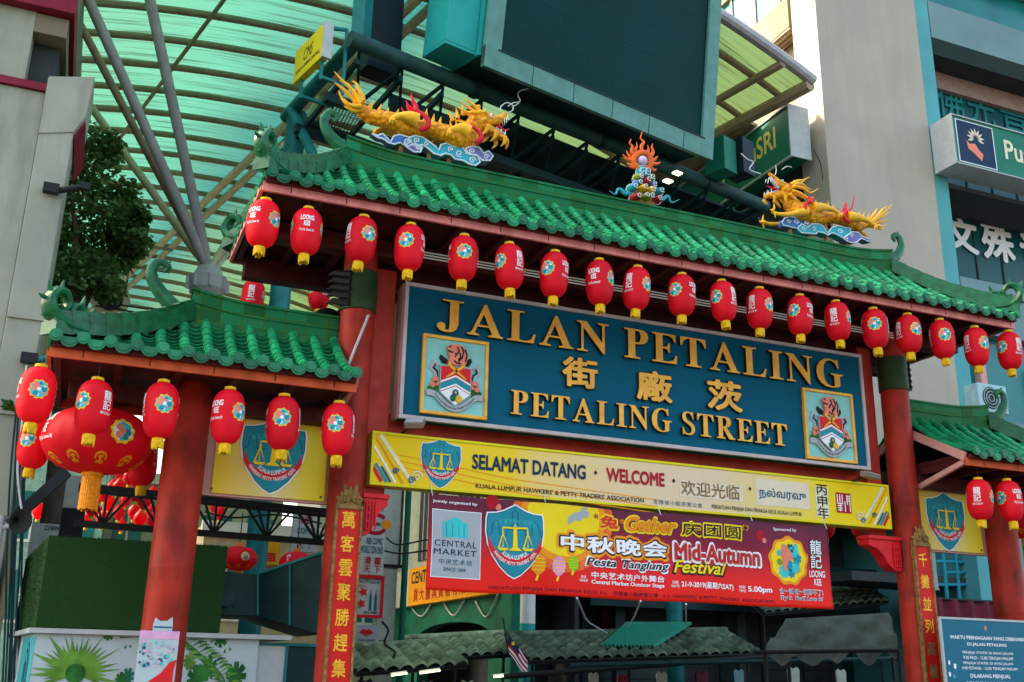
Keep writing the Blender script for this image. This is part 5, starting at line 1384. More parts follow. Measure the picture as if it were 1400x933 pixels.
PMZ = 7.8
SL = dict(root=(700, 640), spine=[(240, 255, 28), (285, 300, 46), (350, 355, 54), (430, 388, 58), (500, 412, 66), (590, 440, 74), (680, 446, 74), (770, 455, 66), (850, 492, 66), (930, 525, 78), (1010, 530, 84), (1065, 480, 72), (1080, 420, 62), (1090, 380, 55)],
  skull=(1130, 385, 68), jaws=[[(1120, 375, 58), (1190, 385, 52), (1240, 385, 38), (1285, 370, 30), (1300, 345, 24)], [(1110, 420, 50), (1190, 455, 40), (1250, 495, 30), (1305, 525, 20), (1312, 560, 14), (1302, 592, 4)]],
  spikes=[(330, 320, 40, -75, 20), (395, 350, 28, -80, 18), (455, 375, 20, -78, 18), (520, 385, 26, -80, 18), (680, 390, 5, -85, 18), (735, 390, 10, -85, 20), (785, 410, 12, -68, 17), (832, 430, 14, -70, 17), (880, 460, 0, -50, 14), (920, 455, -12, -70, 14), (960, 450, -14, -80, 14), (930, 390, -40, -75, 18), (965, 370, -14, -75, 18), (1000, 350, -2, -75, 18)],
  legs=[dict(p=[(650, 430, 52), (600, 410, 46), (545, 400, 30), (490, 408, 20), (470, 425, 17)], c=[(-22, 30), (0, 38), (24, 28)]), dict(p=[(1010, 510, 54), (965, 490, 46), (920, 490, 30), (885, 500, 20), (868, 515, 17)], c=[(-20, 30), (2, 36), (24, 26)])], dx=-70,
  mane=[[(1150, 350), (1080, 350), (1010, 340), (950, 300)], [(1150, 380), (1070, 390), (1000, 380), (940, 330)], [(1150, 400), (1080, 410), (1010, 420), (900, 380)], [(1160, 430), (1100, 440), (1050, 450), (990, 420)], [(1170, 440), (1140, 490), (1090, 520)], [(1200, 460), (1170, 510), (1110, 540)], [(1220, 480), (1210, 525), (1180, 550)], [(1250, 500), (1245, 545), (1215, 575)], [(1280, 520), (1280, 560), (1255, 585)], [(1090, 340), (1040, 320), (1000, 290)]], mw=17,
  tail=[[(270, 280), (220, 200), (150, 130), (80, 55)], [(265, 285), (200, 210), (130, 150), (90, 120)], [(275, 270), (240, 190), (190, 120), (130, 92)], [(285, 265), (260, 190), (235, 140), (203, 122)], [(290, 270), (290, 215), (262, 180), (236, 165)], [(270, 295), (200, 270), (150, 220), (125, 160)], [(270, 300), (220, 300), (180, 280), (150, 245)], [(275, 310), (230, 320), (190, 305), (155, 285)]], tw=19,
  horn=[[(1110, 335, -.05), (1060, 290, -.06), (1020, 265, -.06), (990, 238, -.06)], [(1115, 335, .05), (1065, 290, .06), (1025, 265, .06), (995, 238, .06)], [(1080, 310, -.05), (1105, 300, -.06), (1110, 316, -.06)]], hw=16,
  eye=(1185, 378), look=6, mouth=[[(1225, 410, 16), (1262, 400, 12), (1290, 388, 8)], [(1230, 440, 14), (1270, 470, 12), (1300, 495, 8)]], teeth=[(1285, 385, 6, 35), (1300, 375, 4, 40), (1308, 362, 8, 30), (1290, 500, 6, -40), (1262, 478, 6, -28)],
  tongue=[(1240, 425), (1285, 465), (1325, 455)], ribbon=[[(670, 500, .16), (715, 480, .19), (722, 435, .19), (690, 385, .16), (640, 345, .12), (600, 310, .1), (580, 270, .1)], [(650, 355, .12), (648, 310, .1), (628, 275, .1), (618, 228, .1)], [(1060, 590, .16), (1095, 560, .19), (1085, 515, .18), (1045, 470, .15), (1030, 425, .12)]], rw=20,
  whisker=[[(1255, 330), (1262, 300), (1300, 275), (1340, 290), (1345, 325), (1310, 345)], [(1310, 300), (1350, 275), (1390, 270)]],
  cloud=[([(345, 497), (385, 512), (420, 497), (455, 530), (480, 552), (500, 515), (540, 503), (600, 520), (625, 560), (610, 600), (575, 580), (545, 560), (505, 572), (462, 560), (430, 535), (390, 525)], m_cblue, .10),
         ([(600, 530), (650, 515), (700, 528), (750, 560), (790, 590), (815, 618), (830, 580), (870, 568), (920, 590), (980, 592), (1010, 640), (1090, 660), (1108, 700), (1075, 725), (1030, 715), (985, 690), (930, 680), (900, 650), (860, 640), (830, 655), (780, 640), (735, 600), (700, 580), (640, 590)], m_cteal, .15),
         ([(565, 575), (600, 590), (650, 575), (700, 600), (685, 632), (640, 632), (600, 605)], m_cviolet, .17), ([(1000, 610), (1050, 592), (1100, 600), (1130, 640), (1165, 625), (1198, 660), (1175, 692), (1120, 690), (1080, 650), (1030, 650)], m_cviolet, .17)],
  scroll=[(590, 555, 22, 0, 1), (670, 605, 20, 1, -1), (660, 550, 22, 2, 1), (730, 570, 20, 0, -1), (960, 640, 26, 1, 1), (1050, 690, 24, 0, -1), (1050, 625, 22, 2, 1), (1150, 665, 20, 0, -1), (900, 610, 20, 2, 1)], feet=[(560, 560), (760, 590), (900, 640), (1040, 700)])
dragon('golden dragon statue facing right, tail raised, on the left part of the main ridge', (440, 90), 5.185, SL)
SR = dict(root=(640, 640), spine=[(1085, 520, 26), (1020, 545, 44), (950, 560, 62), (880, 540, 74), (800, 510, 66), (720, 485, 60), (650, 480, 74), (570, 480, 92), (480, 470, 98), (400, 445, 92), (365, 390, 82), (350, 330, 72), (335, 290, 62)],
  skull=(300, 240, 82), jaws=[[(300, 225, 66), (235, 180, 52), (195, 135, 32), (160, 100, 24), (138, 82, 14)], [(310, 270, 58), (230, 280, 46), (160, 285, 34), (115, 290, 24), (100, 310, 14)]],
  spikes=[(560, 400, 12, -80, 20), (600, 410, 20, -70, 18), (640, 415, 24, -70, 18), (680, 415, 6, -80, 18), (725, 440, 6, -80, 18), (880, 480, 20, -90, 22), (960, 500, 8, -80, 18), (1000, 500, 14, -80, 18), (1040, 500, 20, -60, 16), (750, 470, -10, -60, 16)],
  legs=[dict(p=[(420, 470, 52), (330, 480, 30), (250, 495, 24), (160, 490, 20), (112, 470, 18)], c=[(-30, -15), (8, -70), (18, 60)]), dict(p=[(480, 430, 58), (560, 430, 46), (620, 435, 26), (690, 465, 20), (715, 490, 18)], c=[(-10, 35), (15, 40), (30, 25)]), dict(p=[(800, 510, 54), (880, 520, 46), (950, 540, 28), (1020, 580, 20), (1045, 595, 18)], c=[(-25, 45), (0, 55), (40, 15)])], dx=40,
  mane=[[(330, 220), (420, 230), (500, 270), (582, 225)], [(330, 240), (420, 255), (500, 300), (560, 290)], [(320, 260), (400, 280), (480, 320), (540, 300)], [(310, 280), (390, 310), (450, 340), (510, 330)], [(300, 290), (350, 330), (410, 350)], [(280, 290), (310, 340), (350, 365)], [(260, 300), (270, 350), (300, 380)], [(230, 300), (250, 345), (270, 385)], [(160, 300), (165, 335), (160, 365)], [(130, 300), (135, 330), (150, 355)], [(340, 200), (410, 195), (470, 230), (520, 240)]], mw=20,
  tail=[[(1060, 540), (1120, 490), (1180, 440), (1250, 375)], [(1060, 540), (1130, 500), (1190, 470), (1242, 432)], [(1055, 530), (1100, 470), (1140, 410), (1150, 385)], [(1060, 535), (1115, 480), (1160, 420), (1205, 392)], [(1065, 545), (1130, 530), (1190, 520), (1225, 495)], [(1065, 550), (1130, 560), (1180, 580), (1215, 565)], [(1060, 555), (1110, 570), (1150, 578), (1200, 555)]], tw=22,
  horn=[[(320, 195, -.05), (380, 165, -.06), (440, 155, -.06), (490, 128, -.06)], [(330, 195, .05), (390, 165, .06), (450, 155, .06), (495, 128, .06)], [(360, 175, -.05), (350, 155, -.05)]], hw=20,
  eye=(232, 172), look=-6, mouth=[[(225, 215, 26), (185, 165, 22), (150, 115, 16)], [(225, 240, 20), (170, 262, 16), (120, 275, 10)]], teeth=[(130, 130, -10, 30), (150, 140, -8, 28), (110, 282, 4, -40), (150, 265, 2, -40)],
  tongue=[(210, 235), (150, 215), (110, 200)], ribbon=[[(450, 490, .18), (405, 470, .2), (395, 420, .2), (430, 385, .18), (480, 370, .15), (505, 320, .12)], [(440, 390, .18), (470, 345, .14), (450, 325, .12)], [(810, 565, .16), (765, 535, .18), (765, 490, .17), (810, 460, .14), (850, 420, .12), (880, 315, .1)], [(790, 470, .15), (785, 430, .13), (810, 375, .1)]], rw=22,
  whisker=[[(180, 110), (190, 70), (185, 20)], [(240, 60), (290, 30), (330, 40)]],
  cloud=[([(240, 545), (262, 505), (310, 490), (370, 500), (440, 515), (500, 545), (540, 560), (520, 600), (480, 610), (440, 585), (390, 600), (340, 590), (290, 575), (255, 570)], m_cblue, .10),
         ([(370, 600), (410, 560), (470, 590), (500, 560), (560, 560), (600, 575), (630, 620), (650, 640), (690, 590), (740, 575), (800, 590), (860, 600), (850, 650), (790, 690), (740, 660), (690, 640), (650, 660), (610, 640), (560, 630), (540, 650), (470, 645), (410, 640)], m_cteal, .15),
         ([(790, 690), (830, 655), (880, 630), (930, 635), (960, 670), (1000, 685), (1030, 700), (1070, 710), (1020, 718), (985, 700), (950, 690), (920, 720), (870, 730), (820, 712)], m_cviolet, .13)],
  scroll=[(370, 530, 24, 0, 1), (455, 550, 22, 1, -1), (430, 600, 22, 0, 1), (520, 600, 22, 2, -1), (760, 620, 24, 0, 1), (820, 690, 20, 1, 1), (870, 665, 20, 0, -1), (300, 530, 20, 0, 1)], feet=[(330, 590), (500, 620), (660, 640), (850, 700)])
dragon('golden dragon statue facing left with open jaws on the right part of the main ridge', (1030, 225), 6.667, SR)

# ---- flaming pearl
def pearl():
    Z = 7.78; W = lambda x, y, d=0: at(830 + x / Z, 170 + y / Z, YR) + Vector((0, d, 0)); k = 1 / (Z * 105)
    r0 = W(385, 860); t = thing('flaming_pearl', 'flaming pearl ornament on a tower of coloured clouds at the middle of the ridge', 'ornament', (r0.x, YR, r0.z))
    b = MB(); b.ball(W(375, 392), 62 * k, 20, 14); b.build('pearl', m_pearl, t, smooth=60)
    b = MB()
    ring = [W(375 + 92 * math.cos(a), 392 + 92 * math.sin(a)) for a in [2 * pi * i / 28 for i in range(29)]]; b.sweep(ring, 34 * k, 10, .8, (0, 1, 0), cap=False)
    for st in ([(375, 310), (365, 240), (390, 190), (355, 150), (378, 75)], [(300, 340), (262, 290), (270, 240), (240, 200), (258, 155)], [(320, 320), (300, 270), (318, 240), (312, 190)], [(275, 380), (230, 330), (205, 280)], [(280, 400), (210, 365), (165, 320)], [(285, 440), (235, 430), (210, 405)], [(425, 320), (440, 270), (430, 220)], [(455, 350), (490, 300), (478, 250), (485, 205)], [(470, 390), (510, 370), (540, 338)], [(470, 420), (530, 420), (572, 402)], [(460, 460), (500, 490), (525, 475)], [(290, 450), (260, 455), (235, 445)]):
        pp = catmull([W(x, y) for x, y in st], 6); n = len(pp); b.sweep(pp, [27 * k * (1 - .9 * (q / (n - 1)) ** 1.3) for q in range(n)], 8, .8, (0, 1, 0))
    b.build('flame', m_flame, t, smooth=50)
    for (x, y, rx, ry, mt, d) in ((375, 520, 78, 75, m_cteal, .0), (325, 575, 60, 45, m_colive, .03), (445, 585, 55, 45, m_colive, .03), (393, 622, 50, 45, m_cred, .07), (310, 645, 50, 42, m_cblue, .05), (462, 668, 55, 42, m_cblue, .05), (350, 705, 55, 50, m_cyellow, .09), (430, 730, 58, 52, m_cyellow, .09), (255, 690, 58, 48, m_cteal, .06), (532, 735, 55, 48, m_cteal, .06), (285, 795, 60, 44, m_cred, .08), (385, 800, 70, 46, m_colive, .10), (505, 822, 62, 44, m_cred, .08)):
        b = MB(); b.ball(W(x, y), (rx * k, .10 + d, ry * k), 16, 10); b.cur = 1
        for sg in ((-1, 1) if rx > 65 else (1,)):
            cx = x + (sg * 32 if rx > 65 else 0)
            pp = [W(cx + .62 * min(rx, ry) * (1 - q / 20) * math.cos(q * .45 * sg + 1), y + 5 + .62 * ry * (1 - q / 20) * math.sin(q * .45 * sg + 1), -(.10 + d) * .95 - .004) for q in range(18)]; b.sweep(pp, 4.5 * k, 6)
        pp = [W(x + rx * math.cos(a), y + ry * math.sin(a), -.02) for a in [2 * pi * i / 24 for i in range(25)]]; b.sweep(pp, 4 * k, 6, cap=False)
        b.build('cloud', [mt, m_cwhite], t, smooth=50)
    for st in ([(240, 740), (190, 740), (150, 700), (115, 695), (95, 740), (70, 740), (25, 708)], [(545, 790), (590, 800), (630, 770), (655, 775), (675, 825), (710, 830), (770, 800)]):
        b = MB(); pp = catmull([W(x, y) for x, y in st], 6); n = len(pp); b.sweep(pp, [30 * k * (1 - .9 * q / (n - 1)) for q in range(n)], 8, 1, (0, 1, 0)); b.build('cloud_wisp', m_cteal, t, smooth=50)
    b = MB(); b.bb(r0.x - .16, r0.x + .16, YR - .06, YR + .06, PMZ, r0.z + .1); b.build('foot', m_carved, t, smooth=0)
pearl()
# ================================================================== STREET CANOPY
UC, ZC, CR = 3.19, -11.9, 27.78
def vz(u): return ZC + math.sqrt(CR * CR - (u - UC) ** 2)
canopy = thing('street_canopy', 'arched translucent green street canopy on tan steel ribs behind the gate', 'canopy', tuple(uvz(1, 12, 0)))
V0, V1, U0, U1 = 4.0, 46.0, -8.6, 9.2
def sheet_canopy():
    nu, nv = 60, 30; vs = []; fs = []; at3 = []
    for j in range(nv + 1):
        for i in range(nu + 1):
            u = U0 + (U1 - U0) * i / nu; v = V0 + (V1 - V0) * j / nv; vs.append(uvz(u, v, vz(u) + .12)); at3.append((u, v, 0))
    for j in range(nv):
        for i in range(nu): q = j * (nu + 1) + i; fs.append((q, q + 1, q + nu + 2, q + nu + 1))
    me = bpy.data.meshes.new('roof_sheet'); me.from_pydata([tuple(v) for v in vs], [], fs); me.materials.append(m_canopy)
    a = me.attributes.new('uvz', 'FLOAT_VECTOR', 'POINT'); a.data.foreach_set('vector', [c for p in at3 for c in p])
    me.shade_smooth(); finish('roof_sheet', me, canopy, False)
sheet_canopy()
v = 10.065 + 1.283 * -4
while v < V1:
    if v > V0 - .2:
        b = MB(); b.sweep([uvz(u, v, vz(u)) for u in [U0 + (U1 - U0) * i / 36 for i in range(37)]], .085, 8); b.build('rib', m_tan, canopy)
    v += 1.283
b = MB(); b.sweep([uvz(u, V0, vz(u) + .02) for u in [U0 + (U1 - U0) * i / 36 for i in range(37)]], .14, 10); b.build('edge_tube', m_gtube, canopy)
def vault_u(px, py):
    d = ray(px, py); lo, hi = 5., 90.
    f = lambda k: (CAM + d * k).z - vz((CAM + d * k).dot(BX))
    for _ in range(60):
        m = (lo + hi) / 2
        if f(m) > 0: hi = m
        else: lo = m
    P = CAM + d * lo; return P.dot(BX), P.dot(AX)
for (px, py, r) in ((302, 0, .05), (417, 140, .12), (352, 225, .11), (1050, 92, .1), (1000, 178, .07)):
    u, vv = vault_u(px, py)
    if U0 < u < U1:
        b = MB(); b.sweep([uvz(u, V0 + (V1 - V0) * i / 12, vz(u) - .12) for i in range(13)], r, 8); b.build('purlin', m_tan2 if 340 < px < 500 else m_tan, canopy)
for u, r in ((U1 - .1, .16), (U0 + .1, .12)):
    b = MB(); b.sweep([uvz(u, V0 + (V1 - V0) * i / 12, vz(u) - .15) for i in range(13)], r, 8); b.build('gutter_tube', m_tan, canopy)
b = MB(); zz = vz(U1) + .02; b.prism([uvz(U1 + .05, 6.3, zz), uvz(14, 6.3, zz), uvz(20, V1, zz), uvz(U1 + .05, V1, zz)], (0, 0, .08)); b.build('sun_block_soffit', m_tan, canopy, smooth=0)  # board added past the canopy edge to keep sun off the wall
# branching column
VC = 9.0
hd = at(285, 380, 9.0); col = thing('tree_column', 'round grey column with branching tubes that carry the street canopy left of the gate', 'column', (hd.x, 9, 0))
b = MB(); b.lathe([(.24, 0), (.24, hd.z - .25)], 22, (hd.x, 9, 0)); b.build('shaft', m_white, col)
b = MB(); b.lathe([(.25, hd.z - .4), (.36, hd.z - .28), (.38, hd.z - .02), (.3, hd.z + .05), (.22, hd.z + .22)], 22, (hd.x, 9, 0)); b.build('head', m_gtube, col)
b = MB()
for k in range(8):
    a = 2 * pi * k / 8; b.box((hd.x + .36 * math.cos(a), 9 + .36 * math.sin(a), hd.z - .16), (.14, .03, .26), Matrix.Rotation(a, 3, 'Z'))
b.build('head_fin', m_gtube, col)
def strut(px, py, Y, r, mt, foot=None, nm='strut'):
    d = ray(px, py); u, vv = vault_u(px, py)
    q = at(px, py, Y); f = Vector(foot) if foot else Vector((hd.x, 9, hd.z + .15))
    # carry on to the vault
    dirn = (q - f).normalized(); p = f.copy()
    for _ in range(400):
        p = p + dirn * .05
        if p.z > vz(p.dot(BX)): break
    b = MB(); b.sweep([f, f + dirn * .5, p], [r * .7, r, r], 12); b.build(nm, mt, col)
strut(205, 0, 6.6, .105, m_gtube); strut(92, 0, 7.4, .078, m_tan); strut(127, 150, 10.5, .085, m_tan2)
strut(330, 318, 10.5, .12, m_white); strut(415, 170, 11.5, .09, m_tan2); strut(268, 330, 8.7, .10, m_gtube)

# ================================================================== SCREEN GANTRY
GY = 3.0; g0 = at(487, 57, GY); gh = R_(14); GB = Vector((math.cos(gh), math.sin(gh), 0)); GA = Vector((-math.sin(R_(11)), math.cos(R_(11)), 0))
gan = thing('screen_gantry', 'dark teal steel gantry with thick green mottled front pipe and walkways over the gate roof', 'gantry', (g0.x + 5, g0.y + 3, 0))
G = lambda s, d, z: g0 + GB * s + GA * d + Vector((0, 0, z))
b = MB(); b.sweep([G(-.12, 0, 0), G(3, 0, 0), G(10.05, 0, 0)], .14, 18); b.build('front_pipe', m_greenpipe, gan)
for s_ in (2.35, 5.3, 8.2):
    b = MB(); b.sweep([G(s_ - .05, 0, 0), G(s_ + .05, 0, 0)], .165, 18); b.build('pipe_flange', m_tealdark, gan)
b = MB(); b.sweep([G(0, .05, -.0), G(0, 3.0, 0)], .12, 14); b.build('side_pipe', m_teal, gan)
b = MB(); b.sweep([G(10.0, .05, 0), G(10.0, 3.4, 0)], .12, 14); b.build('side_pipe', m_tealdark, gan)
b = MB(); b.sweep([G(-.0, 2.95, 0), G(10, 3.35, 0)], .12, 12); b.build('rear_pipe', m_tealdark, gan)
b = MB(); b.sweep([G(.13, .12, .1), G(.13, .12, 3.0)], .17, 4); b.build('upright', m_teal, gan, smooth=0)
b = MB(); b.box(G(.72, .6, 1.25), (.62, .4, 2.6), Matrix.Rotation(gh, 3, 'Z')); b.build('navy_panel', m_navybox, gan, smooth=0)
# lower walkway frame with grille floor
for (d, z) in ((.9, -.62), (2.2, -.62), (3.5, -.66)):
    b = MB(); b.bar(G(-.1, d, z), G(10, d, z), .12, .16); b.build('walkway_beam', m_tealdark, gan, smooth=0)
for k in range(13):
    b = MB(); b.bar(G(.1 + k * .82, .1, -.28), G(.1 + k * .82, 3.6, -.66), .07, .10); b.build('cross_beam', m_tealdark, gan, smooth=0)
for k in range(12):
    if k in (1, 2, 6): continue
    b = MB(); b.quad(G(.16 + k * .82, .98, -.56), G(.84 + k * .82, .98, -.56), G(.84 + k * .82, 2.1, -.56), G(.16 + k * .82, 2.1, -.56)); o = b.build('floor_grille', m_grille, gan, smooth=0)
for k in range(12):
    b = MB(); b.bar(G(.1 + k * .82, .08, -.1), G(.5 + k * .82, .9, -.55), .05); b.bar(G(.5 + k * .82, .9, -.55), G(.92 + k * .82, .08, -.1), .05); b.build('brace', m_tealdark, gan, smooth=0)
# legs down to the ground behind the gate
for (s_, d) in ((.12, 2.75), (10.0, 3.2)):
    b = MB(); p = G(s_, d, 0); b.sweep([(p.x, p.y, 0), (p.x, p.y, p.z)], .18, 16); b.build('leg', m_teal, gan)
b = MB(); b.sweep([G(-.05, 2.6, -.05), G(.25, 1.4, -1.9)], .09, 12); b.build('brace', m_teal, gan)
# dark plates and rear sheet added to darken the space behind the braces
b = MB(); b.box(G(6.2, 2.0, -.10), (7.4, 3.2, .06), Matrix.Rotation(gh, 3, 'Z')); b.build('dark_floor_plate', m_tealdark, gan, smooth=0)
b = MB(); b.box(G(6.3, 3.75, .55), (7.6, .08, 2.5), Matrix.Rotation(gh, 3, 'Z')); b.build('rear_dark_sheet', m_tealdark, gan, smooth=0)
b = MB(); b.box(G(6.0, 2.9, -.74), (7.0, 1.5, .05), Matrix.Rotation(gh, 3, 'Z')); b.build('dark_floor_plate', m_tealdark, gan, smooth=0)

# screen: turned 13 degrees and tipped forward
sh, st = R_(13.4), R_(7.1); SB = Vector((math.cos(sh), math.sin(sh), 0)); SN = Vector((math.sin(sh), -math.cos(sh), 0)); SU = Vector((0, 0, 1)) * math.cos(st) + SN * math.sin(st); SF = SB.cross(SU)
SP0 = at(972, 220, 3.9); kk = (3.9 - CAM.y) / (5.0 - CAM.y)
sw, shh = 5.83 * kk, 3.9
S3 = Matrix((SB, SU, SF)).transposed()
def SQ(x, y, z=0): return SP0 - SB * sw + SB * x + SU * y + SF * z      # SF points to the street
m_seam = M('screen_seam', (.001, .038, .043), .6)
scr = thing('video_screen', 'huge dark video screen in a pale green frame tipped forward above the gate', 'screen', tuple(SQ(sw / 2, 0)))
fw = .34 * kk; fb = .41 * kk
b = MB(); b.box(SQ(sw / 2, shh / 2, -.03), (sw - .1, shh - .1, .05), S3); b.build('display', m_screen, scr, smooth=0)
b = MB()
for k in range(1, 8): b.box(SQ(fw + (sw - 2 * fw) * k / 8, shh / 2, -.003), (.010, shh - .2, .003), S3)
for k in range(1, 5): b.box(SQ(sw / 2, fb + k * .62, -.0025), (sw - .2, .010, .003), S3)
b.build('module_seam', m_seam, scr, smooth=0)
b = MB()
for (x, y, w_, h_) in ((sw / 2, fb / 2, sw, fb), (sw / 2, shh - .15, sw, .3), (fw / 2, shh / 2, fw, shh), (sw - fw / 2, shh / 2, fw, shh)):
    b.box(SQ(x, y, .0), (w_, h_, .10 if w_ < 1 else .096), S3)
b.build('frame', m_scrframe, scr, smooth=0)
b = MB()
for k in range(1, 6): b.box(SQ(sw * k / 6 + .1, fb / 2, .05), (.012, fb, .006), S3)
b.box(SQ(sw / 2, fb - .01, .055), (sw - .5, .02, .02), S3); b.build('frame_joint', m_tealdark, scr, smooth=0)
b = MB(); b.box(SQ(sw / 2, shh / 2 + .1, -.72), (sw - .06, shh - .2, 1.3), S3); b.build('cabinet', m_tealdark, scr, smooth=0)
b = MB(); b.box(SQ(-.02, shh / 2 + .1, -.70), (.05, shh - .25, 1.25), S3); b.build('side_panel', m_tealbox, scr, smooth=0)
# teal equipment cabinet beside the screen
cb = thing('teal_cabinet', 'bright teal equipment cabinet at the left side of the big screen', 'cabinet', tuple(SQ(-.6, 0)))
b = MB(); b.box(SQ(-.35, 2.1, -.55), (.60, 3.6, .75), S3); b.build('body', m_tealbox, cb, smooth=0, bevel=.01)
b = MB(); b.box(SQ(-.35, .27, -.55), (.60, .05, .75), S3); b.build('base', m_tealbox, cb, smooth=0)
# hanging wires
for pts, lab in (([(722, 122), (712, 124), (708, 130), (711, 138), (705, 144), (700, 146)], 'loose pale wire hanging below the left corner of the screen'), ([(1013, 210), (1022, 218), (1030, 222), (1025, 232), (1040, 238)], 'loose pale wire hanging by the black speaker box')):
    b = MB(); b.sweep(catmull([at(x, y, 3.2) for x, y in pts], 5), .012, 6); tag(b.build('loose_wire', m_wire), lab, 'wire')
# speaker box on the right end of the gantry
sb = thing('speaker_box', 'black and green loudspeaker box at the right end of the gantry', 'speaker', tuple(at(1003, 240, 4.6)))
c = at(985, 222, 4.4); e = at(1010, 218, 4.4)
b = MB(); b.box(at(985, 217, 4.6), (.42, .5, .75), Matrix.Rotation(R_(20), 3, 'Z')); b.build('grille', m_greensign, sb, smooth=0, bevel=.01)
b = MB(); b.box(at(1011, 219, 4.6), (.40, .46, .80), Matrix.Rotation(R_(20), 3, 'Z')); b.build('body', m_navybox, sb, smooth=0, bevel=.01)
# lamps glowing under the gantry
for (px, py, lab) in ((913, 248, 'small bright rectangular lamp under the gantry right of the pearl, lower'), (926, 237, 'small bright rectangular lamp under the gantry right of the pearl, upper')):
    p = at(px, py, 4.2); b = MB(); b.box(p, (.17, .12, .03), Matrix.Rotation(R_(14), 3, 'Z')); tag(b.build('gantry_lamp', m_tube, smooth=0), lab, 'lamp')
# yellow advertising sign hung on the gantry's left side
ys = thing('yellow_hanging_sign', 'yellow hanging sign with black lettering beside the tan canopy tube', 'sign', tuple(at(423, 100, GY + 1)))
YA = [at(x, y, 0) for x, y in ((401, 76), (444, 31), (441, 72), (400, 120))]
d0 = GA; base = G(-.30, 0, 0)
def on_side(px, py, off):       # point on the upright plane that runs along the gantry side
    d = ray(px, py); n = GB; o = G(off, 0, 0); return CAM + d * ((o - CAM).dot(n) / d.dot(n))
q = [on_side(x, y, -.5) for x, y in ((401, 76), (443, 31), (440, 73), (400, 119))]
org = q[3]; far = q[2]; xd = (far - org); xd.z = 0; Lw = xd.length; xd.normalize(); hh = ((q[0].z - q[3].z) + (q[1].z - q[2].z)) / 2
F = frame_mat((org.x, org.y, (q[3].z + q[2].z) / 2), xd, (0, 0, 1))
nrm = F.to_3x3() @ Vector((0, 0, 1))
b = MB(); b.prism([F @ Vector(p) for p in ((0, 0, 0), (Lw, 0, 0), (Lw, hh, 0), (0, hh, 0))], -nrm * .12); b.build('panel', m_yellowsign, ys, smooth=0)
b = MB(); b.prism([F @ Vector(p) for p in ((Lw, -.02, .01), (Lw + .05, -.02, .01), (Lw + .05, hh + .02, .01), (Lw, hh + .02, .01))], -nrm * .16); b.build('frame', m_signsilver, ys, smooth=0)
text_on('CMS', m_bprint, ys, F, (Lw * .33, Lw * .66, hh * .42, hh * .78), bold=.0, shear=.3)
text_on('KUALA LUMPUR CENTRAL', m_bprint, ys, F, (Lw * .08, Lw * .92, hh * .20, hh * .31), bold=.02)
b = MB(); 
for x in (.2, .9):
    p = F @ Vector((Lw * x, 0, -.06)); b.bar(p, p + Vector((0, 0, -.35)), .05); b.bar(p + Vector((0, 0, -.3)), p + Vector((0, 0, -.3)) + GB * .6, .05)
p = F @ Vector((Lw, hh * .9, -.06)); b.bar(p, p + GB * .35 + Vector((0, 0, .1)), .05); b.bar(p + GB * .35 + Vector((0, 0, .1)), p + GB * .35 - Vector((0, 0, 1.1)), .05)
b.build('bracket', m_teal, ys, smooth=0)

# ================================================================== BUILDING ON THE LEFT
lb = thing('concrete_building', 'weathered pale concrete building with red bands at the left edge', 'building', (-12, 6, 0)); LY = 3.0
def lp(px, py): q = at(px, py, LY); return q.x, q.z
b = MB(); b.bb(-8.06, -7.62, LY, LY + .9, 0, 8.75); b.build('column', m_concrete, lb, smooth=0, bevel=.02)
b = MB(); b.prism([(-8.06, LY - .02, 9.50), (-8.06, LY - .02, 8.6), (-7.62, LY - .02, 8.72), (-7.49, LY - .02, 9.0), (-7.46, LY - .02, 9.66), (-8.04, LY - .02, 9.52)][::-1], (0, 1.0, 0)); b.build('capital', m_concrete, lb, smooth=0, bevel=.02)
b = MB(); b.prism([(-7.62, LY + .1, 8.72), (-7.50, LY + .1, 8.98), (-7.50, LY + 1.6, 8.98), (-7.62, LY + 1.6, 8.72)], (.02, 0, -.05)); b.build('bracket_soffit', m_crimsonband, lb, smooth=0)
b = MB(); b.bb(-14, -8.07, LY + .06, LY + 12, 0, 9.28); b.build('wall', m_concrete, lb, smooth=0)
b = MB(); b.bb(-14, -8.06, LY + .0, LY + .3, 9.285, 9.40); b.build('red_band', m_crimsonband, lb, smooth=0)
b = MB(); b.bb(-14, -8.36, LY + .03, LY + 12, 9.405, 10.52); b.build('upper_wall', m_concrete, lb, smooth=0)
b = MB(); b.bb(-8.355, -8.0, LY + .35, LY + 2.4, 9.405, 10.2); b.build('recess', m_recess, lb, smooth=0)
b = MB(); b.bb(-8.355, -7.92, LY + .02, LY + 2.5, 10.2, 10.5); b.build('beam', m_concrete2, lb, smooth=0)
b = MB(); b.bb(-14, -7.85, LY - .15, LY + 2.6, 10.525, 10.9); b.build('eave', m_crimsonband, lb, smooth=0)
b = MB(); b.bb(-14, -8.0, LY + .2, LY + 12, 10.905, 13.2); b.build('upper_wall', m_concrete, lb, smooth=0)
b = MB(); b.bb(-8.05, -7.60, LY - .03, LY + .02, 5.9, 5.97); b.bb(-8.05, -7.60, LY - .03, LY + .02, 4.6, 4.75); b.build('ledge', m_concrete, lb, smooth=0)
# camera arms on the building
for (px, py, lab, s_) in ((70, 258, 'dark security camera on the concrete column beside the tree', .5), (40, 490, 'dark security camera on the concrete column above the outer corner lantern', .5)):
    p = at(px, py, LY - .1); t = thing('security_camera', lab, 'camera', tuple(p))
    b = MB(); b.box(p, (.2, .12, .13)); b.build('bracket', m_dark, t, smooth=0)
    b = MB(); b.rod(p + Vector((.1, 0, -.01)), p + Vector((.38, -.12, .05)), .045); b.box(p + Vector((.42, -.14, .06)), (.14, .09, .10)); b.build('body', m_teal if py > 300 else m_dark, t)

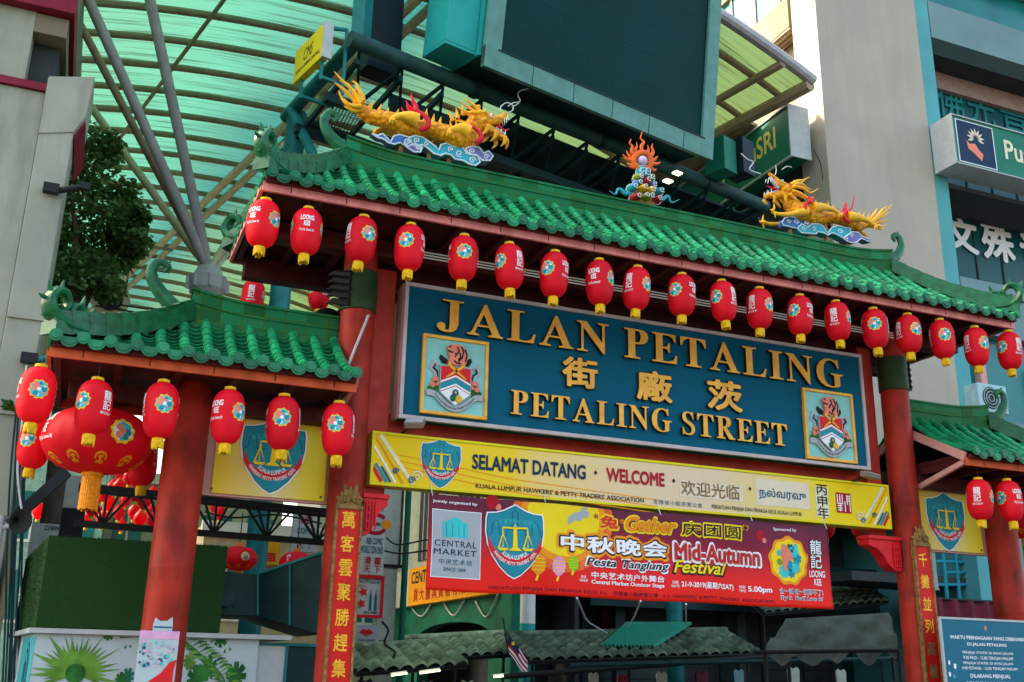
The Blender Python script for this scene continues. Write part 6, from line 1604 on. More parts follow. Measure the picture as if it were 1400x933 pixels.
# horn loudspeaker and cables, lower left
p = at(22, 712, 1.6); hs = thing('horn_speaker', 'grey horn loudspeaker on a post at the lower left edge', 'loudspeaker', (p.x, p.y, 0))
Mh = Vector((.55, -.8, -.15)).to_track_quat('Z', 'Y').to_matrix(); hb = MB(); pr = [(.03, -.2), (.04, -.12), (.05, -.04), (.09, .04), (.14, .08), (.145, .09), (.13, .09), (.04, .0)]
vs = []; n = 20
for r, z in pr:
    for j in range(n): vs.append(p + Mh @ Vector((r * math.cos(2 * pi * j / n), r * math.sin(2 * pi * j / n), z)))
fs = [(i * n + j, i * n + (j + 1) % n, (i + 1) * n + (j + 1) % n, (i + 1) * n + j) for i in range(len(pr) - 1) for j in range(n)]
hb.add(vs, fs); hb.build('horn', m_bgwall, hs)
b = MB(); b.rod((p.x - .16, p.y + .02, 0), (p.x - .16, p.y + .02, p.z + .05), .05); b.rod((p.x - .16, p.y + .02, p.z - .1), (p.x - .05, p.y, p.z - .06), .03); b.build('post', m_gtube, hs)
b = MB()
for k in range(6):
    x0 = 4 + k * 4
    pts = [at(x0 + 16 + rnd() * 3, 560, 2.85), at(x0 + 10 + rnd() * 4, 640, 2.82), at(x0 + 5 + rnd() * 4, 740, 2.8), at(x0 + rnd() * 4, 850, 2.8), at(x0 - 2, 960, 2.8)]
    b.sweep(catmull(pts, 5), .013, 5)
tag(b.build('cable_bundle', m_tealdark), 'bundle of dark hanging cables down the concrete column at the left edge', 'cables')
p = at(18, 562, 2.8); pl = thing('wall_plant', 'small fern growing from the cables on the left concrete column', 'plant', tuple(p)); b = MB()
for k in range(26):
    a = rnd() * 2 * pi; l = .15 + .12 * rnd(); e = rnd() * 1.2; d = Vector((math.cos(a) * math.cos(e), math.sin(a) * math.cos(e) * .5 - .2, math.sin(e))); b.sweep([p, p + d * l * .6, p + d * l + Vector((0, 0, -.05))], [.006, .022, .002], 4, .3)
b.build('leaves', m_leaf, pl, smooth=0)

# ================================================================== TREE BESIDE THE COLUMN
def leaf_crown(b, centres, n, size, seed=1):
    rg = random.Random(seed)
    for (c, r) in centres:
        c = Vector(c)
        for i in range(n):
            d = Vector((rg.gauss(0, 1), rg.gauss(0, 1), rg.gauss(0, 1))); d.normalize(); q = c + Vector((d.x * r[0], d.y * r[1], d.z * r[2])) * (rg.random() ** .36) * (1.12 if rg.random() < .2 else 1)
            b.rv = rg.random()
            a = Vector((rg.uniform(-1, 1), rg.uniform(-1, 1), rg.uniform(-.9, .2))).normalized(); s = a.cross(Vector((rg.uniform(-1, 1), rg.uniform(-1, 1), rg.uniform(-1, 1)))).normalized()
            l = size * rg.uniform(.7, 1.3); w_ = l * .32
            b.add([q, q + a * l * .45 + s * w_, q + a * l, q + a * l * .45 - s * w_], [(0, 1, 2, 3)])
TY = 7.5; tr = thing('street_tree', 'dense dark leafy tree between the concrete column and the canopy struts', 'tree', (at(110, 400, TY).x, TY, 0))
cen = []
for (px, py, rx, rz) in ((105, 190, .42, .32), (85, 200, .5, .4), (120, 215, .55, .4), (95, 250, .7, .45), (140, 265, .6, .4), (110, 300, .8, .45), (165, 300, .5, .35), (75, 320, .6, .5), (130, 335, .75, .4), (172, 318, .35, .25), (95, 370, .7, .4), (60, 375, .6, .45), (135, 370, .45, .3), (75, 395, .5, .3), (40, 330, .6, .6), (30, 250, .6, .6), (60, 215, .6, .5), (188, 332, .22, .16), (150, 205, .25, .2), (172, 268, .25, .2), (190, 300, .2, .12), (165, 352, .3, .16), (150, 395, .25, .15)):
    p = at(px, py, TY + random.uniform(-.5, .5)); cen.append((p, (rx, .7, rz)))
b = MB(); leaf_crown(b, cen, 430, .12, 3); b.build('crown', m_leaf, tr, smooth=0)
b = MB(); t0 = at(110, 400, TY); b.sweep([(t0.x, TY, 0), (t0.x + .1, TY, 4), (t0.x - .1, TY, t0.z)], [.22, .17, .13], 12)
for c, r in cen[3:14:2]: b.sweep([(t0.x - .05, TY, t0.z - .8), (Vector((t0.x, TY, t0.z)) + c) / 2 + Vector((0, 0, .1)), c], [.09, .05, .015], 8)
b.build('trunk', m_bark, tr)

# ================================================================== BUILDINGS ON THE RIGHT
RY = 6.5; rb_ = thing('grey_building', 'tall grey rendered building with teal stripe and recessed windows on the right', 'building', (14, 9, 0))
ex0 = at(1130, 200, RY).x; ex1 = at(1275, 250, RY).x
b = MB(); b.bb(ex0, 12.15, RY, RY + .95, 5.7, 26); b.build('corner_wall', m_greywall, rb_, smooth=0)
b = MB(); b.bb(9.5, 12.15, RY + .953, 70, 5.7, 26); b.build('side_wall', m_concrete2, rb_, smooth=0)
b = MB(); b.bb(12.155, 12.62, RY + .012, 12, 0, 26); b.build('stripe', m_tealstripe, rb_, smooth=0)
zA = at(1279, 51, RY).z; wl_x = 12.66
def front(z0, z1, mat, nm, x0=wl_x, x1=30, y=RY + .02): b = MB(); b.bb(x0, x1, y, y + .6, z0, z1); return b.build(nm, mat, rb_, smooth=0)
z_top1 = at(1281, 52, RY).z          # head of the upper recess
z_sill1 = at(1302, 248, RY).z
z_b1 = at(1316, 378, RY).z           # wall below the second window band
z_c = at(1340, 455, RY).z
front(z_top1, z_top1 + 1.15, m_bluewall, 'wall_band'); front(z_top1 + 2.7, 26, m_bluewall, 'wall_band')
b = MB(); b.bb(12.66, 30, RY + .5, RY + .6, z_top1 + 1.15, z_top1 + 2.7); b.build('window', m_glass2, rb_, smooth=0)
# recessed loggia: soffit, beam, glass
b = MB(); b.bb(12.66, 30, RY + .63, RY + 1.6, z_top1 - .0, z_top1 + .1); b.build('soffit', m_recess, rb_, smooth=0)
b = MB(); b.bb(12.63, 30, RY + 1.25, RY + 1.4, z_top1 - .55, z_top1 - .02); b.build('beam', m_pinkbeam, rb_, smooth=0)
z_bot = z_b1
b = MB(); b.bb(12.63, 30, RY + 1.42, RY + 1.5, z_bot, z_top1 - .5); win = b.build('window', m_glass, rb_, smooth=0)
b = MB()
for k in range(16): b.bb(12.9 + k * .95, 12.94 + k * .95, RY + 1.39, RY + 1.42, z_bot, z_top1 - .5)
b.build('mullion', m_recess, win, smooth=0)
front(z_c, z_bot, m_bluewall, 'wall_band')
b = MB(); b.bb(12.63, 30, RY + .3, RY + .4, z_c - 2.2, z_c); b.build('window', m_glass2, rb_, smooth=0)
front(0, z_c - 2.2, m_bluewall, 'wall_band')
b = MB(); b.bb(13.05, 13.25, RY + .1, RY + .29, z_c - 2.2, z_c); b.bb(15, 18, RY + .0, RY + .018, z_c - 2, z_c - .6); b.build('wall_pier', m_pinkside, rb_, smooth=0)
b = MB(); b.bb(12.63, 30, RY + .02, RY + 1.6, at(1305, 252, RY).z - .12, at(1305, 252, RY).z); b.build('ledge', m_recess, rb_, smooth=0)
b = MB(); b.bb(12.63, 30, RY + 1.2, RY + 1.38, at(1310, 285, RY + 1.2).z, at(1310, 268, RY + 1.2).z); b.build('beam', m_pinkbeam, rb_, smooth=0)
# characters on the glass
FG = gframe(RY + 1.38)
def glasstext(ch, px0, px1, py0, py1, mat, Y=RY + 1.38, b_=.03):
    a = at(px0, (py0 + py1) / 2, Y); c = at(px1, (py0 + py1) / 2, Y); zt = at((px0 + px1) / 2, py0, Y).z; zb = at((px0 + px1) / 2, py1, Y).z
    text_on(ch, mat, win, gframe(Y), (a.x, c.x, zb, zt), 'character', bold=b_, lift=.004)
for ch, px in (('佛', 1298), ('光', 1340), ('普', 1385)): glasstext(ch, px - 17, px + 19, 118 + (px - 1298) * .22, 162 + (px - 1298) * .22, m_glass2, b_=.01)
for ch, px in (('文', 1312), ('殊', 1362), ('普', 1415)): glasstext(ch, px - 20, px + 24, 296 + (px - 1312) * .2, 345 + (px - 1312) * .24, m_wprint, b_=.035)
# sunlit wall face is the side of the corner wall; balcony block behind it
ob = thing('cream_building', 'cream building with slatted balcony soffit and blue windows behind the canopy edge', 'building', (9, 14, 0))
p0 = atx(1050, 60, 8.3); 
b = MB(); b.bb(12.2, 16, 24.05, 40, 0, 26); b.build('wall', m_concrete2, ob, smooth=0)
bx = 8.95; b0 = atx(1048, 58, bx); b1 = atx(1086, 40, bx)
by0, by1 = atx(1079, 40, bx).y, atx(1030, 40, bx).y
zbal = atx(1079, 36, bx).z
b = MB(); b.bb(bx, 9.4, by0, by1 + 9, zbal, zbal + .95); b.build('balcony', m_concrete2, ob, smooth=0)
b = MB(); b.bb(bx + .02, 9.4, by0 + .02, by1 + 9, zbal - .06, zbal - .002)
for k in range(10): b.bb(bx + .1 + k * .14, bx + .16 + k * .14, by0 + .1, by1 + 9, zbal - .11, zbal - .062)
b.build('balcony_soffit', m_tan, ob, smooth=0)
b = MB(); b.bb(bx + .12, 9.4, by0 + .05, by1 + 9, zbal + .953, zbal + 2.6); b.build('window', m_glass2, ob, smooth=0)
b = MB()
for k in range(8): b.bb(bx + .08, bx + .118, by0 + .4 + k * 1.1, by0 + .5 + k * 1.1, zbal + .953, zbal + 2.6)
b.build('mullion', m_pinkbeam, ob, smooth=0)
b = MB(); b.bb(bx, 9.4, by0, by1 + 9, zbal + 2.603, zbal + 5); b.build('upper_parapet', m_concrete2, ob, smooth=0)
# dark box added, its colour standing in for shade under the canopy edge
sd_ = MB(); sd_.bb(8.85, 9.48, 7.6, 70, 5.7, 15.5); sd_.build('side_shade_box', m_recess, rb_, smooth=0)
# green signs of the temple centre
def box_sign(label, px_pts, plane, text, tb, logo, letters, depth):
    pass
sx0 = at(1300, 160, RY - .7).x; sz1 = at(1302, 158, RY - .7).z; sz0 = at(1308, 222, RY - .7).z
gs = thing('green_box_sign', 'green box sign with flower hand logo projecting from the grey building at right', 'sign', (sx0 + 2, RY - .4, sz0))
b = MB(); b.bb(sx0, sx0 + 6, RY - .7, RY - .02, sz0, sz1); b.build('panel', m_greensign, gs, smooth=0)
b = MB()
for q in ((sx0 - .03, sx0 + 6, sz0 - .03, sz0), (sx0 - .03, sx0 + 6, sz1, sz1 + .03), (sx0 - .03, sx0, sz0, sz1)): b.bb(q[0], q[1], RY - .74, RY - .02, q[2], q[3])
b.build('frame', m_signsilver, gs, smooth=0)
FS = gframe(RY - .7); hh = sz1 - sz0
flat([rect(sx0 + .12, sx0 + 1.38, sz0 + .06, sz1 - .06)], m_wprint, gs, FS, 'logo_edge', .003); flat([rect(sx0 + .15, sx0 + 1.35, sz0 + .085, sz1 - .085)], m_navy, gs, FS, 'logo_field', .006)
lx, lz = sx0 + .75, sz0 + hh * .62
for k in range(9):
    a = R_(-110 + 27.5 * k); flat([[(lx + .06 * math.sin(a), lz + .06 * math.cos(a)), (lx + .17 * math.sin(a - .22), lz + .17 * math.cos(a - .22)), (lx + .30 * math.sin(a), lz + .30 * math.cos(a)), (lx + .17 * math.sin(a + .22), lz + .17 * math.cos(a + .22))]], m_cream, gs, FS, 'logo', .009 + k * .0003)
flat([[(lx - .33, lz - .12), (lx - .22, lz - .2), (lx - .05, lz - .16), (lx + .05, lz - .3), (lx + .2, lz - .42), (lx + .12, lz - .62), (lx - .1, lz - .45), (lx - .3, lz - .34)]], m_coral, gs, FS, 'logo', .012)
text_on('Pusat ManjuSRI', m_ivory, gs, FS, (sx0 + 1.72, sx0 + 5.8, sz0 + hh * .22, sz0 + hh * .78), bold=.02, lift=.006)
b = MB(); b.bb(sx0 + .2, sx0 + 6, RY - .02, RY + .01, sz0 + .1, sz1 - .1); b.build('backing', m_recess, gs, smooth=0)
# side sign, on the side wall of the same building
sX = 8.0
q = [atx(x, y, sX) for x, y in ((1013, 193), (1077, 145), (1082, 212), (1020, 268))]
gs2 = thing('green_side_sign', 'green box sign with yellow lettering on the side wall behind the speaker box', 'sign', (sX, q[1].y, q[2].z))
yN = (q[1].y + q[2].y) / 2; yFar = yN + 5.2; z1 = q[1].z; z0_ = q[2].z
b = MB(); b.bb(sX, sX + .55, yN, yFar, z0_, z1); b.build('panel', m_greensign, gs2, smooth=0)
b = MB(); b.bb(sX - .03, sX + .58, yN - .04, yN - .002, z0_ - .04, z1 + .04); b.bb(sX - .04, sX + .02, yN, yFar, z0_ - .05, z0_ - .003); b.bb(sX - .04, sX + .02, yN, yFar, z1 + .003, z1 + .05); b.build('frame', m_signsilver, gs2, smooth=0)
F2 = frame_mat((sX, yFar, z0_), (0, -1, 0), (0, 0, 1)); hh = z1 - z0_
text_on('ManjuSRI', m_paleyellow, gs2, F2, (2.3, 4.65, hh * .22, hh * .80), bold=.02, lift=.006)
b = MB(); b.bb(sX + .1, 8.2, yN + .3, yN + .36, z1 + .051, z1 + .5); b.build('bracket', m_dark, gs2, smooth=0)
# air conditioner
p = at(1358, 545, 4.8); ac = thing('air_conditioner', 'pale teal air conditioner unit behind the right side roof curl', 'air conditioner', (p.x, 4.8, p.z - .3))
b = MB(); b.bb(p.x - .42, p.x + .42, 4.8, 5.2, p.z - .32, p.z + .32); b.build('case', m_acwhite, ac, smooth=0, bevel=.02)
b = MB(); b.sweep([(p.x - .06, 4.79, p.z), (p.x - .06, 4.803, p.z)], .25, 24); b.build('fan', m_recess, ac)
b = MB()
for r in (.08, .15, .22): b.sweep([(p.x - .06 + r * math.cos(a), 4.785, p.z + r * math.sin(a)) for a in [2 * pi * i / 20 for i in range(21)]], .008, 5, cap=False)
b.build('fan_guard', m_acwhite, ac)
b = MB(); b.bb(p.x - .4, p.x + .4, 4.9, 6.5, p.z - .38, p.z - .33); b.build('bracket', m_steel, ac, smooth=0)
# ================================================================== KIOSK BEHIND THE LEFT SIDE PILLAR
KY = .8
F0 = at(66, 733, KY); F1 = at(50, 862, KY); kx0 = -7.09; zT, zB = F0.z, 1.89
hb_ = thing('hedge_box', 'artificial grass clad box on top of the palm leaf kiosk', 'kiosk top', (-6, 2, zB))
def kioskpoly(x0, x1, y0, dx, dep): return [(x0, y0), (x1, y0), (x1, y0 + dep), (x0 + dx, y0 + dep)]
loop = kioskpoly(kx0, -5.2, KY, -.31, 3.2)
b = MB(); b.prism([(x, y, zB + .03) for x, y in loop][::-1], (0, 0, zT - zB - .03)); o = b.build('core', m_hedge, hb_, smooth=0)
b = MB(); rg = random.Random(5)
def blades(pa, pb, z0, z1, n, nrm):
    for i in range(n):
        t = rg.random(); x = pa[0] + (pb[0] - pa[0]) * t; y = pa[1] + (pb[1] - pa[1]) * t; z = rg.uniform(z0, z1); b.rv = rg.random()
        d = Vector((nrm[0] + rg.uniform(-.6, .6), nrm[1] + rg.uniform(-.6, .6), rg.uniform(-.4, .7))).normalized() * rg.uniform(.015, .035); s = Vector((rg.uniform(-1, 1), rg.uniform(-1, 1), rg.uniform(-1, 1))).normalized() * .004
        p = Vector((x, y, z)); b.add([p - s, p + s, p + d], [(0, 1, 2)])
blades((kx0, KY), (-5.2, KY), zB + .03, zT, 700, (0, -1)); blades((kx0, KY), (kx0 - .31, KY + 3.2), zB + .03, zT, 1500, (-1, -.1)); blades((kx0, KY + .03), (-5.2, KY + .03), zT - .01, zT + .005, 2500, (0, 0))
o = b.build('grass_blades', m_hedge, hb_, smooth=0); o['kind'] = 'stuff'
ks = thing('kiosk', 'white kiosk counter printed with green palm and monstera leaves', 'kiosk', (-6, 2, 0))
b = MB(); b.prism([(x, y, 0) for x, y in kioskpoly(kx0 + .02, -4.75, KY + .02, -.31, 3.1)][::-1], (0, 0, zB - .03)); b.build('counter', m_bamboo, ks, smooth=0)
b = MB(); b.prism([(x, y, zB - .028) for x, y in kioskpoly(kx0 - .05, -4.4, KY - .07, -.33, 3.3)][::-1], (0, 0, .05)); b.build('counter_top', m_signsilver, ks, smooth=0)
# printed leaves on the front
FK = gframe(KY + .02)
def kp(px, py): q = at(px, py, KY + .02); return (q.x, q.z)
def fan(c, n, a0, a1, r0, r1, mt, nm, lift):
    for i in range(n):
        a = R_(a0 + (a1 - a0) * i / (n - 1)); r = r1 * (.82 + .18 * math.sin(i * 2.3)); d = (math.cos(a), math.sin(a)); s = (-d[1], d[0]); w_ = .014 + .006 * (i % 3)
        tip = (c[0] + d[0] * r, c[1] + d[1] * r)
        if tip[1] > zB - .05:
            r = (zB - .05 - c[1]) / d[1]
        flat([[(c[0] + d[0] * r0 - s[0] * .006, c[1] + d[1] * r0 - s[1] * .006), (c[0] + d[0] * r * .55 - s[0] * w_, c[1] + d[1] * r * .55 - s[1] * w_), (c[0] + d[0] * r, c[1] + d[1] * r), (c[0] + d[0] * r * .55 + s[0] * w_, c[1] + d[1] * r * .55 + s[1] * w_), (c[0] + d[0] * r0 + s[0] * .006, c[1] + d[1] * r0 + s[1] * .006)]], mt, ks, FK, nm, lift + .0003 * i)
c = kp(103, 921); fan(c, 26, -20, 200, .02, .50, m_palm1, 'palm_leaf_print', .003)
flat([circ(c[0], c[1], .10, 16)], m_palm2, ks, FK, 'palm_leaf_print', .012)
def monstera(c, R0, ang, mt, lift):
    pts = []
    for i in range(40):
        a = -pi + 2 * pi * i / 40; r = R0 * (1 - .25 * abs(math.sin(a / 2)) ** 3) * (1 if i % 5 else .55); pts.append((min(1e9, c[0] + r * .75 * math.cos(a + ang)), min(zB - .04, c[1] + r * math.sin(a + ang))))
    flat([pts], mt, ks, FK, 'monstera_leaf_print', lift)
for (px, py, R0, a, mt) in ((148, 866, .10, 1.2, m_palm2), (176, 874, .13, 2, m_palm2), (164, 930, .09, .3, m_palm2), (175, 926, .10, 2.5, m_sgreen), (268, 930, .17, .6, m_palm2), (285, 915, .15, 2.6, m_palm2), (282, 868, .16, 1.7, m_palm1), (300, 872, .13, .6, m_palm2), (310, 878, .15, 2.2, m_palm2), (322, 925, .16, 1.2, m_palm2), (258, 905, .1, .2, m_palm1)):
    monstera(kp(px, py), R0, a, mt, .004 + .0015 * (px % 5))
st_ = [kp(x, y) for x, y in ((252, 876), (272, 893), (290, 908), (304, 925), (312, 945))]
flat([stroke(st_, .008)], m_palm2, ks, FK, 'frond_print', .013)
for i in range(16):
    t = i / 16 * 3.9; j = int(t); p = (st_[j][0] + (st_[j + 1][0] - st_[j][0]) * (t - j), st_[j][1] + (st_[j + 1][1] - st_[j][1]) * (t - j))
    for sg, dx, dz in ((1, .16, .05), (-1, -.15, .03)):
        flat([[(p[0], p[1]), (p[0] + dx * .5, min(zB - .04, p[1] + dz + .02)), (p[0] + dx, min(zB - .04, p[1] + dz * 1.2)), (p[0] + dx * .5, min(zB - .04, p[1] + dz - .012))]], m_palm1 if i % 2 else m_palm2, ks, FK, 'frond_print', .014 + .0003 * i)
# left face with round emblem
fx0, fx1 = kx0 + .02, kx0 - .29; FL = frame_mat((fx1, KY + 3.12, 0), (fx0 - fx1, -3.1, 0), (0, 0, 1))
flat([rect(1.5, 3.12, .1, zB - .06)], m_counterteal, ks, FL, 'side_print', .003)
for r, mt, l_ in ((.36, m_bprint, .005), (.33, m_counterteal, .007), (.29, m_bprint, .009), (.25, m_counterteal, .011)): flat([circ(2.45, 1.42, r * .8, 28, r)], mt, ks, FL, 'emblem', l_)
for k in range(5): flat([stroke([(2.30 + k * .07, 1.25), (2.32 + k * .06, 1.55 + .03 * (2 - abs(k - 2)))], .012)], m_bprint, ks, FL, 'emblem', .013)
# dark teal hood and the counter right of the pillar
hd_ = thing('kiosk_hood', 'dark teal sheet metal hood between the left side pillar and the couplet board', 'hood', (-4.7, 1.8, 1.9))
pa = [at(x, y, 1.3) for x, y in ((262, 777), (352, 786), (352, 842), (262, 838))]; pb = [at(x, y, .75) for x, y in ((440, 757), (440, 868))]
b = MB(); b.prism([pa[0], pa[1], pa[2], pa[3]][::-1], (0, 1.4, 0)); b.prism([pa[1] + Vector((.004, 0, 0)), Vector(pb[0]), Vector(pb[1]), pa[2] + Vector((.004, 0, 0))][::-1], (0, 1.4, 0)); b.build('shell', m_tealdark, hd_, smooth=0)
b = MB(); m1 = (pa[1] + Vector(pb[0])) / 2; m2 = (pa[2] + Vector(pb[1])) / 2
for u_, l_ in ((m1, m2), (pa[1], pa[2])): b.bar(u_ + Vector((0, -.02, 0)), l_ + Vector((0, -.02, 0)), .02)
b.bar(pa[1] + Vector((0, -.01, .01)), Vector(pb[0]) + Vector((0, -.01, .01)), .03); b.build('seam', m_teal, hd_, smooth=0)
aw = thing('rolled_awning', 'teal corrugated awning with a rolled end under the dark hood', 'awning', (-5, 1.1, 1.9))
b = MB()
for k in range(6): b.bar(at(262 + k * 2, 820 - k * .5, 1.0), at(297 + k * 4, 806 + k * 2.2, 1.1), .03, .05)
b.build('sheet', m_tealbox, aw, smooth=0); b = MB(); p = at(309, 817, 1.05); b.rod(p, p + Vector((.02, .9, 0)), .10, 18); b.build('roll', m_tealdark, aw)
pc = thing('kiosk_cabinet', 'teal framed pale cabinet right of the palm leaf kiosk', 'cabinet', (-4.6, 1, 0))
a = at(328, 878, .9); c = at(437, 885, .9)
b = MB(); b.bb(a.x, c.x, .9, 1.5, 0, a.z); b.build('body', m_tealdark, pc, smooth=0)
b = MB(); w_ = .03; zm = a.z
for q in ((a.x, c.x, zm - w_, zm + .003), (a.x, a.x + w_, .8, zm - w_), (c.x - w_, c.x, .8, zm - w_), (a.x + .52, a.x + .52 + w_, .8, zm - w_)): b.bb(q[0], q[1], .87, .898, q[2], q[3])
b.build('frame', m_teal, pc, smooth=0)
b = MB(); b.bb(a.x + w_ + .002, a.x + .518, .885, .898, .9, zm - w_ - .002); b.build('pane', m_signsilver, pc, smooth=0)
# poster strapped to the left side pillar
q0 = at(192, 862, -.26); q1 = at(246, 862, -.26); po = thing('drink_poster', 'pink and white drink poster with red ice strapped to the left side pillar', 'poster', ((q0.x + q1.x) / 2, -.26, 1.0))
b = MB(); b.bb(q0.x, q1.x, -.262, -.25, 1.0, q0.z); b.build('sheet', m_bamboo, po, smooth=0)
FP = gframe(-.262); wq = q1.x - q0.x
flat([rect(q0.x, q1.x, q0.z - .08, q0.z)], m_pink, po, FP, 'header', .003)
for i in range(60):
    x = q0.x + .02 + rg.random() * (wq - .04); z = q0.z - .1 - rg.random() * .24; r = .008 + .014 * rg.random()
    flat([circ(x, z, r, 6)], (m_lteal, m_grayprint, m_pink, m_tealline)[i % 4], po, FP, 'pattern', .003 + .0001 * i)
flat([[(q0.x + .02, q0.z - .62), (q0.x + .08, q0.z - .52), (q0.x + .16, q0.z - .46), (q0.x + .24, q0.z - .40), (q0.x + .31, q0.z - .30), (q0.x + .38, q0.z - .27), (q1.x - .02, q0.z - .36), (q1.x - .02, q0.z - .85), (q0.x + .02, q0.z - .85)]], m_rprint, po, FP, 'ice_picture', .010)
for i in range(40):
    x = q0.x + .06 + rg.random() * (wq - .12); z = q0.z - .55 - rg.random() * .28
    flat([circ(x, z, .012 + .02 * rg.random(), 5)], (m_coral, m_crimson, m_pink)[i % 3], po, FP, 'ice_picture', .012 + .0001 * i)
b = MB(); cx = (q0.x + q1.x) / 2 + .02
b.prism([(cx + p_[0], -.245, q0.z + p_[1]) for p_ in ((-.09, -.02), (-.09, .07), (-.075, .13), (-.03, .095), (.04, .10), (.085, .14), (.095, .07), (.095, -.02))], (0, .03, 0)); b.build('clip', m_bamboo, po, smooth=0)
b = MB(); b.bb(cx - .085, cx + .088, -.25, -.246, q0.z + .03, q0.z + .045); b.build('clip_line', m_tealline, po, smooth=0)

# ================================================================== BLACK TRUSS BEHIND THE SIDE PILLAR
def truss(label, xL, xR, Y, zt0, zt1, zb0, zb1, n):
    t = thing('truss', label, 'truss', ((xL + xR) / 2, Y, min(zb0, zb1))); T = lambda u: (xL + (xR - xL) * u, Y, zt0 + (zt1 - zt0) * u); Bm = lambda u: (xL + (xR - xL) * u, Y, zb0 + (zb1 - zb0) * u)
    b = MB(); b.bar(T(0), T(1), .07); b.bar(tuple(Vector(T(0)) + Vector((0, .4, 0))), tuple(Vector(T(1)) + Vector((0, .4, 0))), .05); b.build('top_chord', m_dark, t, smooth=0)
    b = MB(); b.bar(Bm(0), Bm(1), .08); b.build('bottom_chord', m_dark, t, smooth=0)
    b = MB()
    for k in range(n):
        m_ = (k + .5) / n
        for e in (-.5, -.25, .0, .25, .5):
            b.bar(Bm(m_), T(m_ + e / n * .98), .03)
    b.build('web', m_dark, t, smooth=0)
    return t
a, b_, c, d = at(108, 664, 2.6), at(470, 702, 2.6), at(108, 716, 2.6), at(470, 744, 2.6)
truss('black fan webbed truss running behind the left side pillar over the kiosk', a.x, b_.x, 2.6, a.z, b_.z, c.z, d.z, 5)
pp = thing('blue_pole', 'thin blue pole beside the left yellow board over the dark hood', 'pole', (at(268, 760, 1.6).x, 1.6, 0)); q = at(268, 700, 1.6)
b = MB(); b.rod((q.x, 1.6, 0), (q.x, 1.6, at(268, 672, 1.6).z), .035); b.build('tube', m_tprint, pp)
b = MB(); b.lathe([(.04, 2.0), (.05, 2.02), (.05, 2.06), (.04, 2.08)], 12, (q.x, 1.6, 0)); b.build('joint', m_teal, pp)
bd = thing('banded_post', 'black and pale banded post behind the hedge box', 'post', (at(98, 720, 4.2).x, 4.2, 0)); q = at(98, 720, 4.2)
for k in range(9):
    b = MB(); b.bb(q.x - .15, q.x + .15, 4.05, 4.35, k * .45, k * .45 + .448); b.build('band', m_dark if k % 2 else m_bgpale, bd, smooth=0)
b = MB(); b.bar(at(28, 702, 3.2), at(92, 645, 3.2), .16, .14); tag(b.build('diagonal_brace', m_recess, smooth=0), 'dark diagonal brace below the outer left lantern', 'brace')
# panels, left rear
def panel_sign(name, label, px0, py0, px1, py1, Y, mat, lines, frame=None):
    a = at(px0, (py0 + py1) / 2, Y); c = at(px1, (py0 + py1) / 2, Y); zt = at((px0 + px1) / 2, py0, Y).z; zb = at((px0 + px1) / 2, py1, Y).z
    t = thing(name, label, 'sign', ((a.x + c.x) / 2, Y, zb)); W, H = c.x - a.x, zt - zb
    b = MB(); b.bb(a.x, c.x, Y, Y + .12, zb, zt); b.build('panel', mat, t, smooth=0)
    if frame:
        b = MB(); e = .05
        for q in ((a.x - e, c.x + e, zb - e, zb), (a.x - e, c.x + e, zt, zt + e), (a.x - e, a.x, zb, zt), (c.x, c.x + e, zb, zt)): b.bb(q[0], q[1], Y - .04, Y + .1, q[2], q[3])
        b.build('frame', frame, t, smooth=0)
    for x in (a.x + W * .2, c.x - W * .2): b = MB(); b.bb(x - .03, x + .03, Y + .121, Y + .6, zb + H * .4, zb + H * .46); b.build('bracket', m_dark, t, smooth=0)
    Fq = gframe(Y)
    for (body, x0, x1, y0, y1, mt, bold) in lines: text_on(body, mt, t, Fq, (a.x + W * x0, a.x + W * x1, zb + H * y0, zb + H * y1), bold=bold, lift=.006)
    return t, a.x, zb, W, H, Fq
panel_sign('shop_panel', 'pale sign board with CHEN lettering behind the hedge box', 40, 716, 80, 765, 6.0, m_signwhite, [('CHEN', .45, .95, .82, .95, m_bprint, .02)])
panel_sign('shop_panel', 'pale sign board with small dark letters behind the blue pole', 277, 745, 305, 790, 6.0, m_signwhite, [('CHEN AIT', .15, .9, .72, .86, m_bprint, .02), ('陳 興', .3, .7, .5, .66, m_bprint, .0), ('棺', .3, .55, .1, .38, m_bprint, .02)])
t, x_, z_, W, H, Fq = panel_sign('comic_sign', 'tall pale sign reading COMIC WORLD with red Chinese characters beside the couplet board', 491, 699, 526, 786, 7.0, m_signwhite, [('NBI COMIC', .28, .92, .47, .58, m_tealline, .02), ('WORLD SDN BHD', .05, .95, .33, .45, m_tealline, .02), ('漫 畫\n天 下', .22, .9, .03, .28, m_crimson, .01)])
cx, cz = x_ + W * .60, z_ + H * .80
flat([stroke([(cx + .21 * math.cos(a), cz + .17 * math.sin(a)) for a in [R_(40 + 290 * i / 24) for i in range(25)]], .035)], m_crimson, t, Fq, 'logo', .006)
flat([circ(cx + .2, cz, .09, 16)], m_oprint, t, Fq, 'logo', .009); text_on('NBI', m_bprint, t, Fq, (cx - .08, cx + .08, cz - .03, cz + .03), bold=.02, lift=.012)
panel_sign('comic_sign', 'second pale sign with red letters seen through the truss under the left yellow board', 400, 700, 436, 755, 7.6, m_signwhite, [('NBI', .3, .7, .7, .9, m_crimson, .03), ('COMIC', .15, .85, .45, .6, m_tealline, .02), ('天 下', .2, .8, .08, .32, m_crimson, .01)])
panel_sign('yellow_shop_sign', 'yellow shop sign with red square seen above the dark hood', 354, 740, 382, 780, 7.2, m_orangesign, [('WONDER', .1, .95, .05, .2, m_bprint, .02), ('回', .3, .8, .3, .6, m_rprint, .05)])
